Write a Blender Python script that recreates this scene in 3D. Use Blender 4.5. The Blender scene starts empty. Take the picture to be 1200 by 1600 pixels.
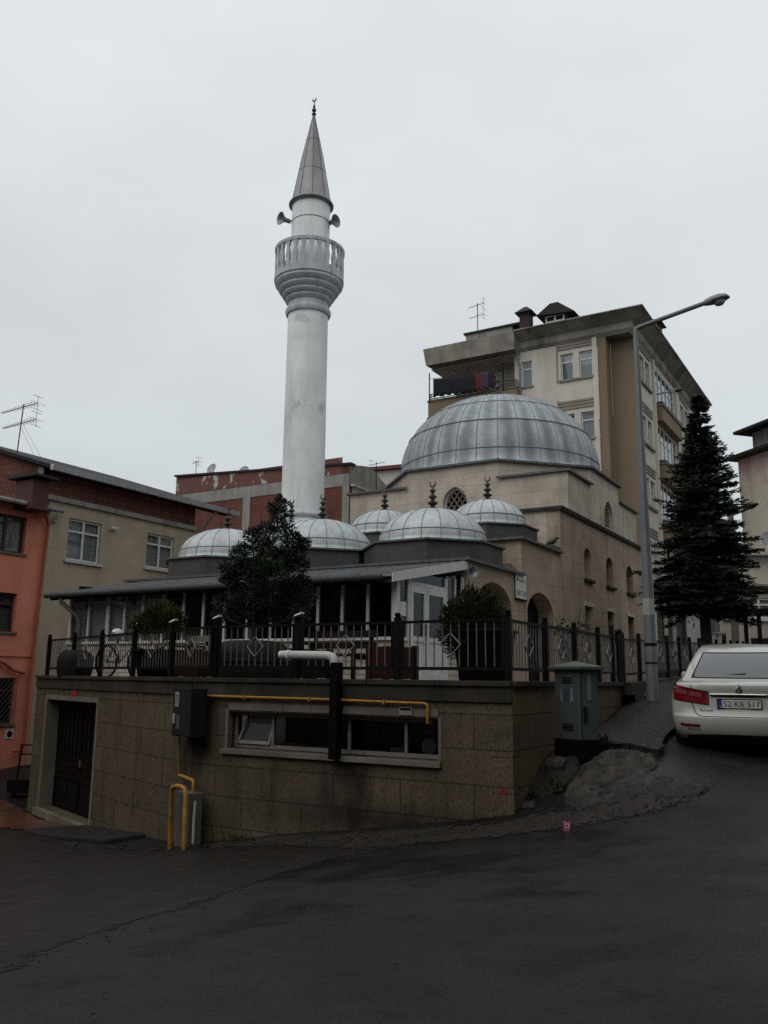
import bpy, bmesh, math, random
import numpy as np
from mathutils import Vector, Matrix, noise as mnoise
from mathutils.geometry import tessellate_polygon, delaunay_2d_cdt
random.seed(7)
rng = np.random.default_rng(11)
SC = bpy.context.scene
COL = SC.collection
R = math.radians
PI = math.pi

# ------------------------------------------------------------------ camera (eye at the origin, z up)
FPX, PITCH, ROLL, YAW = 1360.0, R(10.84), R(0.64), R(30.6)
fw = Vector((-math.sin(YAW) * math.cos(PITCH), math.cos(YAW) * math.cos(PITCH), math.sin(PITCH)))
r0 = Vector((math.cos(YAW), math.sin(YAW), 0))
u0 = r0.cross(fw)
rt = r0 * math.cos(ROLL) + u0 * math.sin(ROLL)
up = -r0 * math.sin(ROLL) + u0 * math.cos(ROLL)
cam = bpy.data.cameras.new('camera')
co = bpy.data.objects.new('camera', cam)
COL.objects.link(co)
m3 = Matrix((rt, up, -fw)).transposed()
co.matrix_world = m3.to_4x4()
cam.sensor_fit = 'VERTICAL'
cam.sensor_height = 36
cam.lens = FPX / 1600 * 36
cam.clip_start = 0.1
cam.clip_end = 2000
SC.camera = co

# ------------------------------------------------------------------ sky, sun, exposure
SUN_EL, SUN_AZ = R(50), R(256)          # direction the light comes from (x = cos az, y = sin az)
W = bpy.data.worlds.new('World')
SC.world = W
W.use_nodes = True
wn = W.node_tree
wn.nodes.clear()
def wnode(t, **k):
    n = wn.nodes.new(t)
    for a, b in k.items():
        setattr(n, a, b)
    return n
wo = wnode('ShaderNodeOutputWorld')
tc = wnode('ShaderNodeTexCoord')
sep = wnode('ShaderNodeSeparateXYZ')
wn.links.new(tc.outputs['Generated'], sep.inputs[0])
rmp = wnode('ShaderNodeValToRGB')
e = rmp.color_ramp.elements
e[0].position = 0.0; e[0].color = (.60, .655, .675, 1)
e[1].position = 1.0; e[1].color = (1.0, 1.03, 1.06, 1)
q = e.new(0.28); q.color = (.675, .725, .745, 1)
q = e.new(0.62); q.color = (.785, .82, .86, 1)
wn.links.new(sep.outputs[2], rmp.inputs[0])
nz = wnode('ShaderNodeTexNoise'); nz.inputs['Scale'].default_value = 2.3; nz.inputs['Detail'].default_value = 5
mp = wnode('ShaderNodeMapping'); mp.inputs['Scale'].default_value = (1, 1, 2.2)
wn.links.new(tc.outputs['Generated'], mp.inputs[0]); wn.links.new(mp.outputs[0], nz.inputs[0])
mr = wnode('ShaderNodeMapRange'); mr.inputs[3].default_value = .89; mr.inputs[4].default_value = 1.06
mr.inputs[1].default_value = .3; mr.inputs[2].default_value = .7
wn.links.new(nz.outputs[0], mr.inputs[0])
mul = wnode('ShaderNodeMixRGB', blend_type='MULTIPLY'); mul.inputs[0].default_value = 1
wn.links.new(rmp.outputs[0], mul.inputs[1]); wn.links.new(mr.outputs[0], mul.inputs[2])
b1 = wnode('ShaderNodeBackground'); b1.inputs[1].default_value = 0.93
wn.links.new(mul.outputs[0], b1.inputs[0])
sk = wnode('ShaderNodeTexSky', sky_type='NISHITA', sun_disc=False, sun_elevation=SUN_EL)
sk.sun_rotation = PI / 2 - SUN_AZ
sk.dust_density = 6
hs = wnode('ShaderNodeHueSaturation'); hs.inputs['Saturation'].default_value = .25
wn.links.new(sk.outputs[0], hs.inputs['Color'])
b2 = wnode('ShaderNodeBackground'); b2.inputs[1].default_value = 0.012
wn.links.new(hs.outputs[0], b2.inputs[0])
ad = wnode('ShaderNodeAddShader')
wn.links.new(b1.outputs[0], ad.inputs[0]); wn.links.new(b2.outputs[0], ad.inputs[1])
wn.links.new(ad.outputs[0], wo.inputs[0])
sl = bpy.data.lights.new('sun', 'SUN')
sl.energy = 0.7
sl.angle = R(60)
sl.color = (1, .97, .93)
so = bpy.data.objects.new('sun', sl)
COL.objects.link(so)
sd = Vector((math.cos(SUN_AZ) * math.cos(SUN_EL), math.sin(SUN_AZ) * math.cos(SUN_EL), math.sin(SUN_EL)))
so.rotation_euler = sd.to_track_quat('Z', 'Y').to_euler()
so.location = sd * 60
SC.view_settings.view_transform = 'Standard'
SC.view_settings.look = 'None'
SC.view_settings.exposure = 0.0
SC.view_settings.gamma = 1.0
SC.cycles.max_bounces = 5
SC.cycles.transparent_max_bounces = 12
SC.cycles.use_denoising = False

# ------------------------------------------------------------------ pixel of the 1200x1600 photograph -> a point at a real distance / on a real plane
def ray(px, py):
    return fw + rt * ((px - 600) / FPX) - up * ((py - 800) / FPX)
HF = Vector((-math.sin(YAW), math.cos(YAW), 0))
def at_d(px, py, d):
    v = ray(px, py); return v * (d / v.dot(HF))
def at_x(px, py, x):
    v = ray(px, py); return v * (x / v.x)
def at_y(px, py, y):
    v = ray(px, py); return v * (y / v.y)
def at_z(px, py, z):
    v = ray(px, py); return v * (z / v.z)
def yz(px, py, x):
    p = at_x(px, py, x); return (p.y, p.z)
def xz(px, py, y):
    p = at_y(px, py, y); return (p.x, p.z)

# ------------------------------------------------------------------ materials
class NT:
    def __init__(s, name):
        s.m = bpy.data.materials.new(name); s.m.use_nodes = True
        s.t = s.m.node_tree; s.n = s.t.nodes; s.l = s.t.links
        s.n.clear()
        s.out = s.n.new('ShaderNodeOutputMaterial')
        s.b = s.n.new('ShaderNodeBsdfPrincipled')
        s.l.new(s.b.outputs[0], s.out.inputs[0])
        s.tc = s.n.new('ShaderNodeTexCoord')
        s.obj = s.tc.outputs['Object']
    def link(s, a, b): s.l.new(a, b)
    def mapv(s, sc, src=None, rot=(0, 0, 0), loc=(0, 0, 0)):
        n = s.n.new('ShaderNodeMapping'); n.inputs['Scale'].default_value = sc
        n.inputs['Rotation'].default_value = rot; n.inputs['Location'].default_value = loc
        s.l.new(src or s.obj, n.inputs[0]); return n.outputs[0]
    def noise(s, scale, detail=4, src=None, rough=.55, dist=0):
        n = s.n.new('ShaderNodeTexNoise'); n.inputs['Scale'].default_value = scale
        n.inputs['Detail'].default_value = detail; n.inputs['Roughness'].default_value = rough
        n.inputs['Distortion'].default_value = dist
        s.l.new(src or s.obj, n.inputs[0]); return n.outputs[0]
    def ramp(s, fac, stops):
        n = s.n.new('ShaderNodeValToRGB'); el = n.color_ramp.elements
        while len(el) < len(stops): el.new(.5)
        for i, (p, c) in enumerate(stops):
            el[i].position = p
            el[i].color = (c, c, c, 1) if not hasattr(c, '__len__') else (*c, 1)
        s.l.new(fac, n.inputs[0]); return n.outputs[0]
    def mix(s, a, b, fac, mode='MIX'):
        n = s.n.new('ShaderNodeMixRGB'); n.blend_type = mode
        for i, v in ((0, fac), (1, a), (2, b)):
            if isinstance(v, (int, float)): n.inputs[i].default_value = v if i == 0 else (v, v, v, 1)
            elif isinstance(v, tuple): n.inputs[i].default_value = (*v, 1)
            else: s.l.new(v, n.inputs[i])
        return n.outputs[0]
    def math(s, op, a, b=0.0):
        n = s.n.new('ShaderNodeMath'); n.operation = op
        for i, v in ((0, a), (1, b)):
            if isinstance(v, (int, float)): n.inputs[i].default_value = v
            else: s.l.new(v, n.inputs[i])
        return n.outputs[0]
    def bump(s, h, strength=.3, dist=.02):
        n = s.n.new('ShaderNodeBump'); n.inputs['Strength'].default_value = strength
        n.inputs['Distance'].default_value = dist
        s.l.new(h, n.inputs['Height']); s.l.new(n.outputs[0], s.b.inputs['Normal'])
    def col(s, c):
        if isinstance(c, tuple): s.b.inputs['Base Color'].default_value = (*c, 1)
        else: s.l.new(c, s.b.inputs['Base Color'])
    def rough(s, v):
        if isinstance(v, (int, float)): s.b.inputs['Roughness'].default_value = v
        else: s.l.new(v, s.b.inputs['Roughness'])
    def spec(s, v): s.b.inputs['Specular IOR Level'].default_value = v
    def metal(s, v): s.b.inputs['Metallic'].default_value = v

def plain(name, c, rough=.6, metal=0., var=.18, scale=6., spec=.3, bump=.0):
    t = NT(name)
    n = t.noise(scale, 5)
    f = t.ramp(n, [(.3, 1 - var), (.7, 1 + var * .6)])
    t.col(t.mix(c, f, 1., 'MULTIPLY')); t.rough(rough); t.metal(metal); t.spec(spec)
    if bump: t.bump(t.noise(scale * 6, 3), bump, .01)
    return t.m

def grime(t, col, dark, amt=.6, zs=.22, xs=2.4, lo=.48, hi=.72):
    """vertical rain streaks and blotches"""
    s1 = t.noise(1., 5, t.mapv((xs, xs, zs)), .6)
    s2 = t.noise(.55, 5, None, .6)
    f = t.math('MULTIPLY', t.ramp(s1, [(lo, 0), (hi, 1)]), t.ramp(s2, [(.35, .25), (.65, 1)]))
    f = t.math('MULTIPLY', f, amt)
    return t.mix(col, dark, f)

def stone(name, c1, c2, mortar, row=.47, w=1.15, dark=(.05, .045, .04), amt=.65, offz=.08, rough=.75, bumpy=.5, soot=(), pits=0., msize=.009):
    t = NT(name)
    sp = t.n.new('ShaderNodeSeparateXYZ'); t.link(t.obj, sp.inputs[0])
    cb = t.n.new('ShaderNodeCombineXYZ')
    t.link(t.math('ADD', sp.outputs[0], sp.outputs[1]), cb.inputs[0])
    t.link(t.math('ADD', sp.outputs[2], offz), cb.inputs[1])
    br = t.n.new('ShaderNodeTexBrick')
    br.inputs['Color1'].default_value = (*c1, 1); br.inputs['Color2'].default_value = (*c2, 1)
    br.inputs['Mortar'].default_value = (*mortar, 1)
    br.inputs['Scale'].default_value = 1; br.inputs['Mortar Size'].default_value = msize
    br.inputs['Mortar Smooth'].default_value = .3; br.inputs['Bias'].default_value = 0
    br.inputs['Brick Width'].default_value = w; br.inputs['Row Height'].default_value = row
    t.link(cb.outputs[0], br.inputs['Vector'])
    n1 = t.noise(26, 6, None, .7)
    c = t.mix(br.outputs[0], t.ramp(n1, [(.3, .68), (.68, 1.2)]), 1., 'MULTIPLY')
    c = t.mix(c, t.ramp(t.noise(1.3, 4), [(.3, .8), (.7, 1.12)]), 1., 'MULTIPLY')
    if pits:
        pn = t.noise(19, 5, t.mapv((1.5, 1.5, .8)), .75)
        c = t.mix(c, t.ramp(pn, [(.36, 1 - pits), (.5, 1.), (.68, 1.25)]), 1., 'MULTIPLY')
    c = grime(t, c, dark, amt)
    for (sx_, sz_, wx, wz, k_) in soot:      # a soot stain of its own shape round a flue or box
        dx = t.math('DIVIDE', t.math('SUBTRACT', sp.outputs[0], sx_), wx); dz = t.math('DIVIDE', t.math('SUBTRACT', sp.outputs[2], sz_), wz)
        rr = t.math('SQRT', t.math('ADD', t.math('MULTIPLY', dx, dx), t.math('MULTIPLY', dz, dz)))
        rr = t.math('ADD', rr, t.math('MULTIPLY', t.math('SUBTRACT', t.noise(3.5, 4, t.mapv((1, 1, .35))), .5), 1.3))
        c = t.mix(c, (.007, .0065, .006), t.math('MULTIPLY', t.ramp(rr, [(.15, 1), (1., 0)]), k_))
    t.col(c); t.rough(rough); t.spec(.15)
    h = t.math('SUBTRACT', t.math('MULTIPLY', n1, .5), br.outputs['Fac'])
    t.bump(h, bumpy, .012)
    return t.m

def plaster(name, c, dark=(.07, .065, .06), amt=.5, rough=.85, var=.12, xs=2.4):
    t = NT(name)
    n = t.noise(1.1, 6, None, .65)
    k = t.mix(c, t.ramp(n, [(.3, 1 - var * 1.4), (.7, 1 + var)]), 1., 'MULTIPLY')
    k = t.mix(k, t.ramp(t.noise(30, 3), [(.3, .92), (.7, 1.06)]), 1., 'MULTIPLY')
    t.col(grime(t, k, dark, amt, xs=xs)); t.rough(rough); t.spec(.2)
    t.bump(t.noise(40, 4), .15, .01)
    return t.m

def brickwork(name, c1, c2, mortar, row=.2, w=.3, dark=(.03, .02, .018), amt=.6):
    return stone(name, c1, c2, mortar, row, w, dark, amt, 0, .85, .5, msize=.016)

def lead(name, c, var=.25, dark=(.1, .12, .15), rough=.5, amt=.5):
    t = NT(name)
    n = t.noise(1.4, 6, None, .65, .4)
    k = t.mix(c, t.ramp(n, [(.28, 1 - var), (.72, 1 + var * .6)]), 1., 'MULTIPLY')
    k = t.mix(k, t.ramp(t.noise(9, 5, None, .7), [(.3, .82), (.7, 1.12)]), 1., 'MULTIPLY')
    s1 = t.noise(1., 5, t.mapv((3.2, 3.2, .5)), .6)
    k = t.mix(k, dark, t.math('MULTIPLY', t.ramp(s1, [(.5, 0), (.75, 1)]), amt))
    t.col(k); t.rough(rough); t.metal(.15); t.spec(.4)
    t.bump(t.noise(7, 4), .25, .02)
    return t.m

def glass(name, tint=(.7, .75, .75), clear=.75, k_=1.):
    t = NT(name)
    t.n.remove(t.b)
    tr = t.n.new('ShaderNodeBsdfTransparent'); tr.inputs[0].default_value = (*tint, 1)
    gl = t.n.new('ShaderNodeBsdfGlossy'); gl.inputs['Roughness'].default_value = .03
    gl.inputs[0].default_value = (.85, .9, .95, 1)
    fr = t.n.new('ShaderNodeFresnel'); gi = t.n.new('ShaderNodeNewGeometry')
    t.link(t.math('ADD', 1.5, t.math('MULTIPLY', gi.outputs['Backfacing'], 1 / 1.5 - 1.5)), fr.inputs[0])
    k = t.math('MINIMUM', t.math('ADD', t.math('MULTIPLY', fr.outputs[0], k_), 1 - clear), 1.)
    mx = t.n.new('ShaderNodeMixShader')
    t.link(k, mx.inputs[0]); t.link(tr.outputs[0], mx.inputs[1]); t.link(gl.outputs[0], mx.inputs[2])
    t.link(mx.outputs[0], t.out.inputs[0])
    return t.m

def leafmat(name, c1, c2, rough=.6):
    t = NT(name)
    gi = t.n.new('ShaderNodeNewGeometry')
    f = gi.outputs['Random Per Island']
    k = t.mix(c1, c2, f)
    k = t.mix(k, t.ramp(t.noise(1.6, 3), [(.3, .6), (.7, 1.3)]), 1., 'MULTIPLY')
    t.col(k); t.rough(rough); t.spec(.25)
    return t.m

M = {}
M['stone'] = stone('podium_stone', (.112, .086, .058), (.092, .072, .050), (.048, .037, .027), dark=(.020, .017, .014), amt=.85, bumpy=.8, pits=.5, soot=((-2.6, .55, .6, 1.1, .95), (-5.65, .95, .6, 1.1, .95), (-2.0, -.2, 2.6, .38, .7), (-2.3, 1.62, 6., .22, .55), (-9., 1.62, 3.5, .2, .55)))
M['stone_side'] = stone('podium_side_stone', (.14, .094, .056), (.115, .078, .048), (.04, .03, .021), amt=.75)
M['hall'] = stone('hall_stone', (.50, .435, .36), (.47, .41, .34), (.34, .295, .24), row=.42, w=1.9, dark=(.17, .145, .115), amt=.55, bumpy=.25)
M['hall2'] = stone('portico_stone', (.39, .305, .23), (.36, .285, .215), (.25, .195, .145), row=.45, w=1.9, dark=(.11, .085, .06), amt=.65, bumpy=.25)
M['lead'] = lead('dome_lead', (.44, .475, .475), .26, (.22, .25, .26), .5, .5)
def lead_panels(name, base, pale, n, zr):
    t = NT(name)
    sp = t.n.new('ShaderNodeSeparateXYZ'); t.link(t.obj, sp.inputs[0])
    a = t.math('MULTIPLY', t.math('ADD', t.math('ARCTAN2', sp.outputs[1], sp.outputs[0]), PI), n / (2 * PI))
    ring = 0.
    for z in zr: ring = t.math('ADD', ring, t.math('GREATER_THAN', sp.outputs[2], z))
    cb = t.n.new('ShaderNodeCombineXYZ'); t.link(t.math('FLOOR', a), cb.inputs[0]); t.link(ring, cb.inputs[1])
    wnz = t.n.new('ShaderNodeTexWhiteNoise'); wnz.noise_dimensions = '3D'; t.link(cb.outputs[0], wnz.inputs[0])
    k = t.mix(base, t.ramp(wnz.outputs[0], [(0, .78), (1, 1.18)]), 1., 'MULTIPLY')
    n1 = t.noise(1.6, 6, None, .7, .3)
    edge_ = t.math('ABSOLUTE', t.math('SUBTRACT', t.math('FRACT', a), .5))
    f = t.math('ADD', t.math('MULTIPLY', edge_, 1.1), t.math('MULTIPLY', n1, .9))
    k = t.mix(k, pale, t.ramp(f, [(.55, 0), (1.02, 1)]))
    k = t.mix(k, t.ramp(t.noise(9, 5, None, .7), [(.3, .84), (.7, 1.12)]), 1., 'MULTIPLY')
    s1 = t.noise(1., 5, t.mapv((3.2, 3.2, .45)), .6)
    k = t.mix(k, (.12, .14, .165), t.math('MULTIPLY', t.ramp(s1, [(.5, 0), (.72, 1)]), .55))
    t.col(k); t.rough(.48); t.metal(.1); t.spec(.35); t.bump(t.noise(7, 4), .25, .02)
    return t.m
M['lead_main'] = lead_panels('main_dome_sheets', (.185, .21, .23), (.38, .41, .42), 32, (7.6, 8.66, 9.53))
M['seam'] = plain('lead_seam', (.20, .22, .23), .55, .1)
M['lead_pale'] = plain('lead_pale_seam', (.36, .39, .41), .5, .2)
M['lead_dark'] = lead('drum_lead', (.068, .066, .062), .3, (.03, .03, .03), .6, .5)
M['cornice'] = plain('cornice_lead', (.10, .10, .10), .55, .1, .3)
M['minaret'] = plaster('minaret_whitewash', (.74, .755, .745), (.24, .25, .25), .55, .7, .1, 1.6)
def flaking(m, zc, zw):
    """grey flaking patches of the whitewash round one height"""
    nt = m.node_tree; b = next(n for n in nt.nodes if n.type == 'BSDF_PRINCIPLED'); src = b.inputs['Base Color'].links[0].from_socket
    t = NT.__new__(NT); t.m = m; t.t = nt; t.n = nt.nodes; t.l = nt.links; t.b = b
    t.tc = nt.nodes.new('ShaderNodeTexCoord'); t.obj = t.tc.outputs['Object']
    sp = t.n.new('ShaderNodeSeparateXYZ'); t.link(t.obj, sp.inputs[0])
    f = t.noise(1.7, 7, t.mapv((1.5, 1.5, .9)), .72)
    for z_, w_ in zip(zc, zw): f = t.math('ADD', f, t.math('MULTIPLY', t.math('MAXIMUM', t.math('SUBTRACT', 1., t.math('DIVIDE', t.math('ABSOLUTE', t.math('SUBTRACT', sp.outputs[2], z_)), w_)), 0.), .17))
    t.col(t.mix(src, (.30, .31, .315), t.ramp(f, [(.67, 0), (.73, .45)])))
flaking(M['minaret'], (12.7, 9.4), (.8, 1.0))
M['balcony'] = plaster('balcony_grey_paint', (.43, .455, .475), (.10, .105, .11), .7, .6, .2, 4)
M['cone'] = lead('cone_sheet', (.225, .21, .215), .15, (.12, .11, .11), .4, .4)
M['horn'] = plain('horn_metal', (.22, .24, .26), .45, .4)
M['finial'] = plain('finial_bronze', (.06, .055, .05), .45, .5)
M['white'] = plain('white_pvc', (.44, .43, .41), .5, 0, .1)
M['white_frame'] = plain('white_frame_paint', (.56, .56, .55), .5, 0, .1)
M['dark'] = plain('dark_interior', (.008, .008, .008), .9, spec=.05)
M['room'] = plain('room_behind_glass', (.02, .02, .02), .9, spec=.05)
M['iron'] = plain('black_iron', (.005, .005, .005), .6, 0, .3, spec=.10)
M['iron_bar'] = plain('grey_iron_bar', (.11, .105, .10), .6, .0, .25, spec=.15)
M['yellow'] = plain('yellow_gas_pipe', (.30, .15, .022), .45, 0, .3, 9)
M['rustpipe'] = plain('brown_pipe', (.13, .075, .03), .5)
M['meter'] = plain('meter_box_dark', (.010, .011, .012), .6, 0, .3, spec=.12)
M['black'] = plain('black_soot', (.004, .004, .004), .8, spec=.06)
M['glass'] = glass('window_glass', clear=.95)
M['glass_dark'] = glass('tinted_glass', (.40, .43, .43), .99, .45)
M['sash_glass'] = glass('sash_glass', (.35, .37, .37), .995, .25)
M['curtain'] = plain('net_curtain', (.24, .24, .235), .9, 0, .3, 14)
M['concrete'] = plaster('raw_concrete', (.26, .25, .235), (.06, .055, .05), .75, .9, .2)
M['coping'] = plaster('coping_concrete', (.036, .031, .025), (.008, .0075, .007), .9, .8, .35)
M['shaded_frame'] = plain('shaded_white_frame', (.17, .16, .145), .6, 0, .25, spec=.15)  # white frame with the shade of its deep recess put into the colour
M['sill'] = plaster('sill_stone', (.15, .132, .112), (.05, .045, .04), .6, .8, .2)
M['fascia'] = plain('roof_fascia', (.032, .030, .028), .7, spec=.15)

# ------------------------------------------------------------------ object helpers
def tag(o, label=None, cat=None, group=None, kind=None):
    if label: o['label'] = label
    if cat: o['category'] = cat
    if group: o['group'] = group
    if kind: o['kind'] = kind
    return o
def thing(name, label, cat, loc=(0, 0, 0), rz=0, group=None):
    o = bpy.data.objects.new(name, None); COL.objects.link(o)
    o.empty_display_size = .2
    o.location = loc; o.rotation_euler = (0, 0, rz)
    return tag(o, label, cat, group)
def copy_tree(o, parent=None):
    c = o.copy(); COL.objects.link(c); c.parent = parent
    for ch in list(o.children): copy_tree(ch, c)
    return c
def root_loc(p):
    while p.parent: p = p.parent
    return Vector(p.location)

class MB:
    """collects faces; build() links them as ONE mesh object"""
    def __init__(s): s.v = []; s.f = []
    def quad(s, *pts):
        i = len(s.v); s.v += [tuple(p) for p in pts]; s.f.append(tuple(range(i, i + len(pts)))); return s
    def box(s, x0, x1, y0, y1, z0, z1):
        return s.hexa([(x0, y0, z0), (x1, y0, z0), (x1, y1, z0), (x0, y1, z0), (x0, y0, z1), (x1, y0, z1), (x1, y1, z1), (x0, y1, z1)])
    def hexa(s, p):
        i = len(s.v); s.v += [tuple(q) for q in p]
        for f in ((0, 3, 2, 1), (4, 5, 6, 7), (0, 1, 5, 4), (1, 2, 6, 5), (2, 3, 7, 6), (3, 0, 4, 7)):
            s.f.append(tuple(i + k for k in f))
        return s
    def fbox(s, F, u0_, u1_, v0, v1, n0, n1):
        return s.hexa([F(u0_, v0, n0), F(u1_, v0, n0), F(u1_, v0, n1), F(u0_, v0, n1), F(u0_, v1, n0), F(u1_, v1, n0), F(u1_, v1, n1), F(u0_, v1, n1)])
    def prism(s, poly, dirv):
        n = len(poly); i = len(s.v); d = Vector(dirv)
        s.v += [tuple(p) for p in poly] + [tuple(Vector(p) + d) for p in poly]
        s.f.append(tuple(range(i, i + n))); s.f.append(tuple(range(i + n, i + 2 * n))[::-1])
        for k in range(n):
            j = (k + 1) % n; s.f.append((i + k, i + j, i + n + j, i + n + k))
        return s
    def tube(s, pts, r, n=8, cap=True):
        pts = [Vector(p) for p in pts]; rs = r if hasattr(r, '__len__') else [r] * len(pts)
        i = len(s.v); prev = None
        for k, p in enumerate(pts):
            t = (pts[min(k + 1, len(pts) - 1)] - pts[max(k - 1, 0)]).normalized()
            if prev is None:
                a = t.orthogonal().normalized()
            else:
                a = (prev - t * prev.dot(t))
                a = a.normalized() if a.length > 1e-6 else t.orthogonal().normalized()
            prev = a; b = t.cross(a)
            for j in range(n):
                w = 2 * PI * (j + .5) / n
                s.v.append(tuple(p + (a * math.cos(w) + b * math.sin(w)) * rs[k]))
        for k in range(len(pts) - 1):
            for j in range(n):
                s.f.append((i + k * n + j, i + k * n + (j + 1) % n, i + (k + 1) * n + (j + 1) % n, i + (k + 1) * n + j))
        if cap:
            s.f.append(tuple(range(i, i + n))[::-1]); s.f.append(tuple(range(i + (len(pts) - 1) * n, i + len(pts) * n)))
        return s
    def lathe(s, c, prof, n=24, axis=None, cap=True, ph=0.):
        c = Vector(c); ax = Vector(axis).normalized() if axis else Vector((0, 0, 1))
        a = Vector((1, 0, 0)) if not axis else ax.orthogonal().normalized(); b = ax.cross(a)
        i = len(s.v)
        for r, z in prof:
            for j in range(n):
                w = 2 * PI * j / n + ph
                s.v.append(tuple(c + ax * z + (a * math.cos(w) + b * math.sin(w)) * max(r, .0005)))
        for k in range(len(prof) - 1):
            for j in range(n):
                s.f.append((i + k * n + j, i + k * n + (j + 1) % n, i + (k + 1) * n + (j + 1) % n, i + (k + 1) * n + j))
        if cap:
            s.f.append(tuple(range(i, i + n))[::-1]); s.f.append(tuple(range(i + (len(prof) - 1) * n, i + len(prof) * n)))
        return s
    def wall(s, F, outer, holes=(), depth=.2, back=True, rim=True):
        """a wall of thickness depth with real openings; outline and holes in (u, v)"""
        loops = [[Vector((a, b, 0)) for a, b in lp] for lp in [outer] + list(holes)]
        tris = tessellate_polygon(loops)
        flat = [p for lp in loops for p in lp]
        i = len(s.v)
        s.v += [tuple(F(p.x, p.y, 0)) for p in flat]
        for t in tris: s.f.append(tuple(i + k for k in t))
        nflat = len(flat)
        s.v += [tuple(F(p.x, p.y, -depth)) for p in flat]
        if back:
            for t in tris: s.f.append(tuple(i + nflat + k for k in t)[::-1])
        k0 = 0
        for li, lp in enumerate(loops):
            n = len(lp)
            if li or rim:
                for k in range(n):
                    j = (k + 1) % n
                    s.f.append((i + k0 + k, i + k0 + j, i + nflat + k0 + j, i + nflat + k0 + k))
            k0 += n
        return s
    def build(s, name, mat, parent=None, smooth=False, local=False, bevel=0, fixn=True):
        if parent is not None and not local:
            o0 = root_loc(parent)
            vs = [(a - o0.x, b - o0.y, c - o0.z) for a, b, c in s.v]
        else: vs = s.v
        me = bpy.data.meshes.new(name); me.from_pydata(vs, [], s.f)
        bm = bmesh.new(); bm.from_mesh(me)
        if smooth or bevel: bmesh.ops.remove_doubles(bm, verts=bm.verts, dist=1e-4)
        if fixn: bmesh.ops.recalc_face_normals(bm, faces=bm.faces)
        if bevel:
            bmesh.ops.bevel(bm, geom=[e_ for e_ in bm.edges if len(e_.link_faces) == 2 and e_.calc_face_angle(0) > .5], offset=bevel, segments=2, affect='EDGES', profile=.7)
        bm.to_mesh(me); bm.free()
        if smooth:
            me.polygons.foreach_set('use_smooth', [True] * len(me.polygons))
            try: me.set_sharp_from_angle(angle=R(40))
            except Exception: pass
        for mm in (mat if isinstance(mat, (list, tuple)) else [mat]): me.materials.append(mm)
        o = bpy.data.objects.new(name, me); COL.objects.link(o)
        if parent is not None: o.parent = parent
        return o

def FY(y):            # a wall facing the camera side (-y): u = x, v = z
    return lambda u, v, n=0.: Vector((u, y - n, v))
def FX(x):            # a wall facing right (+x): u = y, v = z
    return lambda u, v, n=0.: Vector((x + n, u, v))
def FD(o, d):         # oblique vertical wall through o, u along d, facing the viewer
    d = Vector((d[0], d[1], 0)).normalized(); nn = Vector((d.y, -d.x, 0)); o = Vector(o)
    if nn.dot(-o) < 0: nn = -nn
    return lambda u, v, n=0.: Vector((o.x + d.x * u + nn.x * n, o.y + d.y * u + nn.y * n, v))
def rect(a, b, c, d): return [(a, c), (b, c), (b, d), (a, d)]
def arch(a, b, v0, vs, va, n=9, pw=1.0):
    """pointed arch opening"""
    m = (a + b) / 2; L = []; w = b - a; h = va - vs
    Rr_ = (w * w / 4 + h * h) / w if h > w / 2 else None
    for k in range(n + 1):
        if Rr_:
            t = k / n * math.asin(min(1, h / Rr_)); L.append((a + Rr_ - Rr_ * math.cos(t), vs + Rr_ * math.sin(t)))
        else:
            t = k / n * PI / 2; L.append((a + (m - a) * (1 - math.cos(t)) ** pw, vs + h * math.sin(t)))
    Rr = [(2 * m - x, z) for x, z in L[:-1]][::-1]
    return [(a, v0)] + L + Rr + [(b, v0)]
def text_mesh(name, txt, F, u, v, h, mat, parent, n=.004, align='CENTER', width=None, flip=1):
    """lettering: a real text outline turned to a mesh, on frame F"""
    cu = bpy.data.curves.new(name, 'FONT'); cu.body = txt; cu.size = 1; cu.extrude = 0; cu.align_x = align
    t = bpy.data.objects.new('tmp', cu); COL.objects.link(t)
    dg = bpy.context.evaluated_depsgraph_get(); me0 = t.evaluated_get(dg).to_mesh()
    vs = [tuple(q.co) for q in me0.vertices]; fs = [tuple(q.vertices) for q in me0.polygons]
    t.evaluated_get(dg).to_mesh_clear(); bpy.data.objects.remove(t); bpy.data.curves.remove(cu)
    if not vs: return None
    xs = [q[0] for q in vs]; wd = max(xs) - min(xs)
    sx = h * 1.4 if width is None else width / wd
    mb = MB(); mb.v = [tuple(F(u + q[0] * sx * flip, v + q[1] * h * 1.4, n)) for q in vs]; mb.f = fs
    return mb.build(name, mat, parent, fixn=False)

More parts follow.
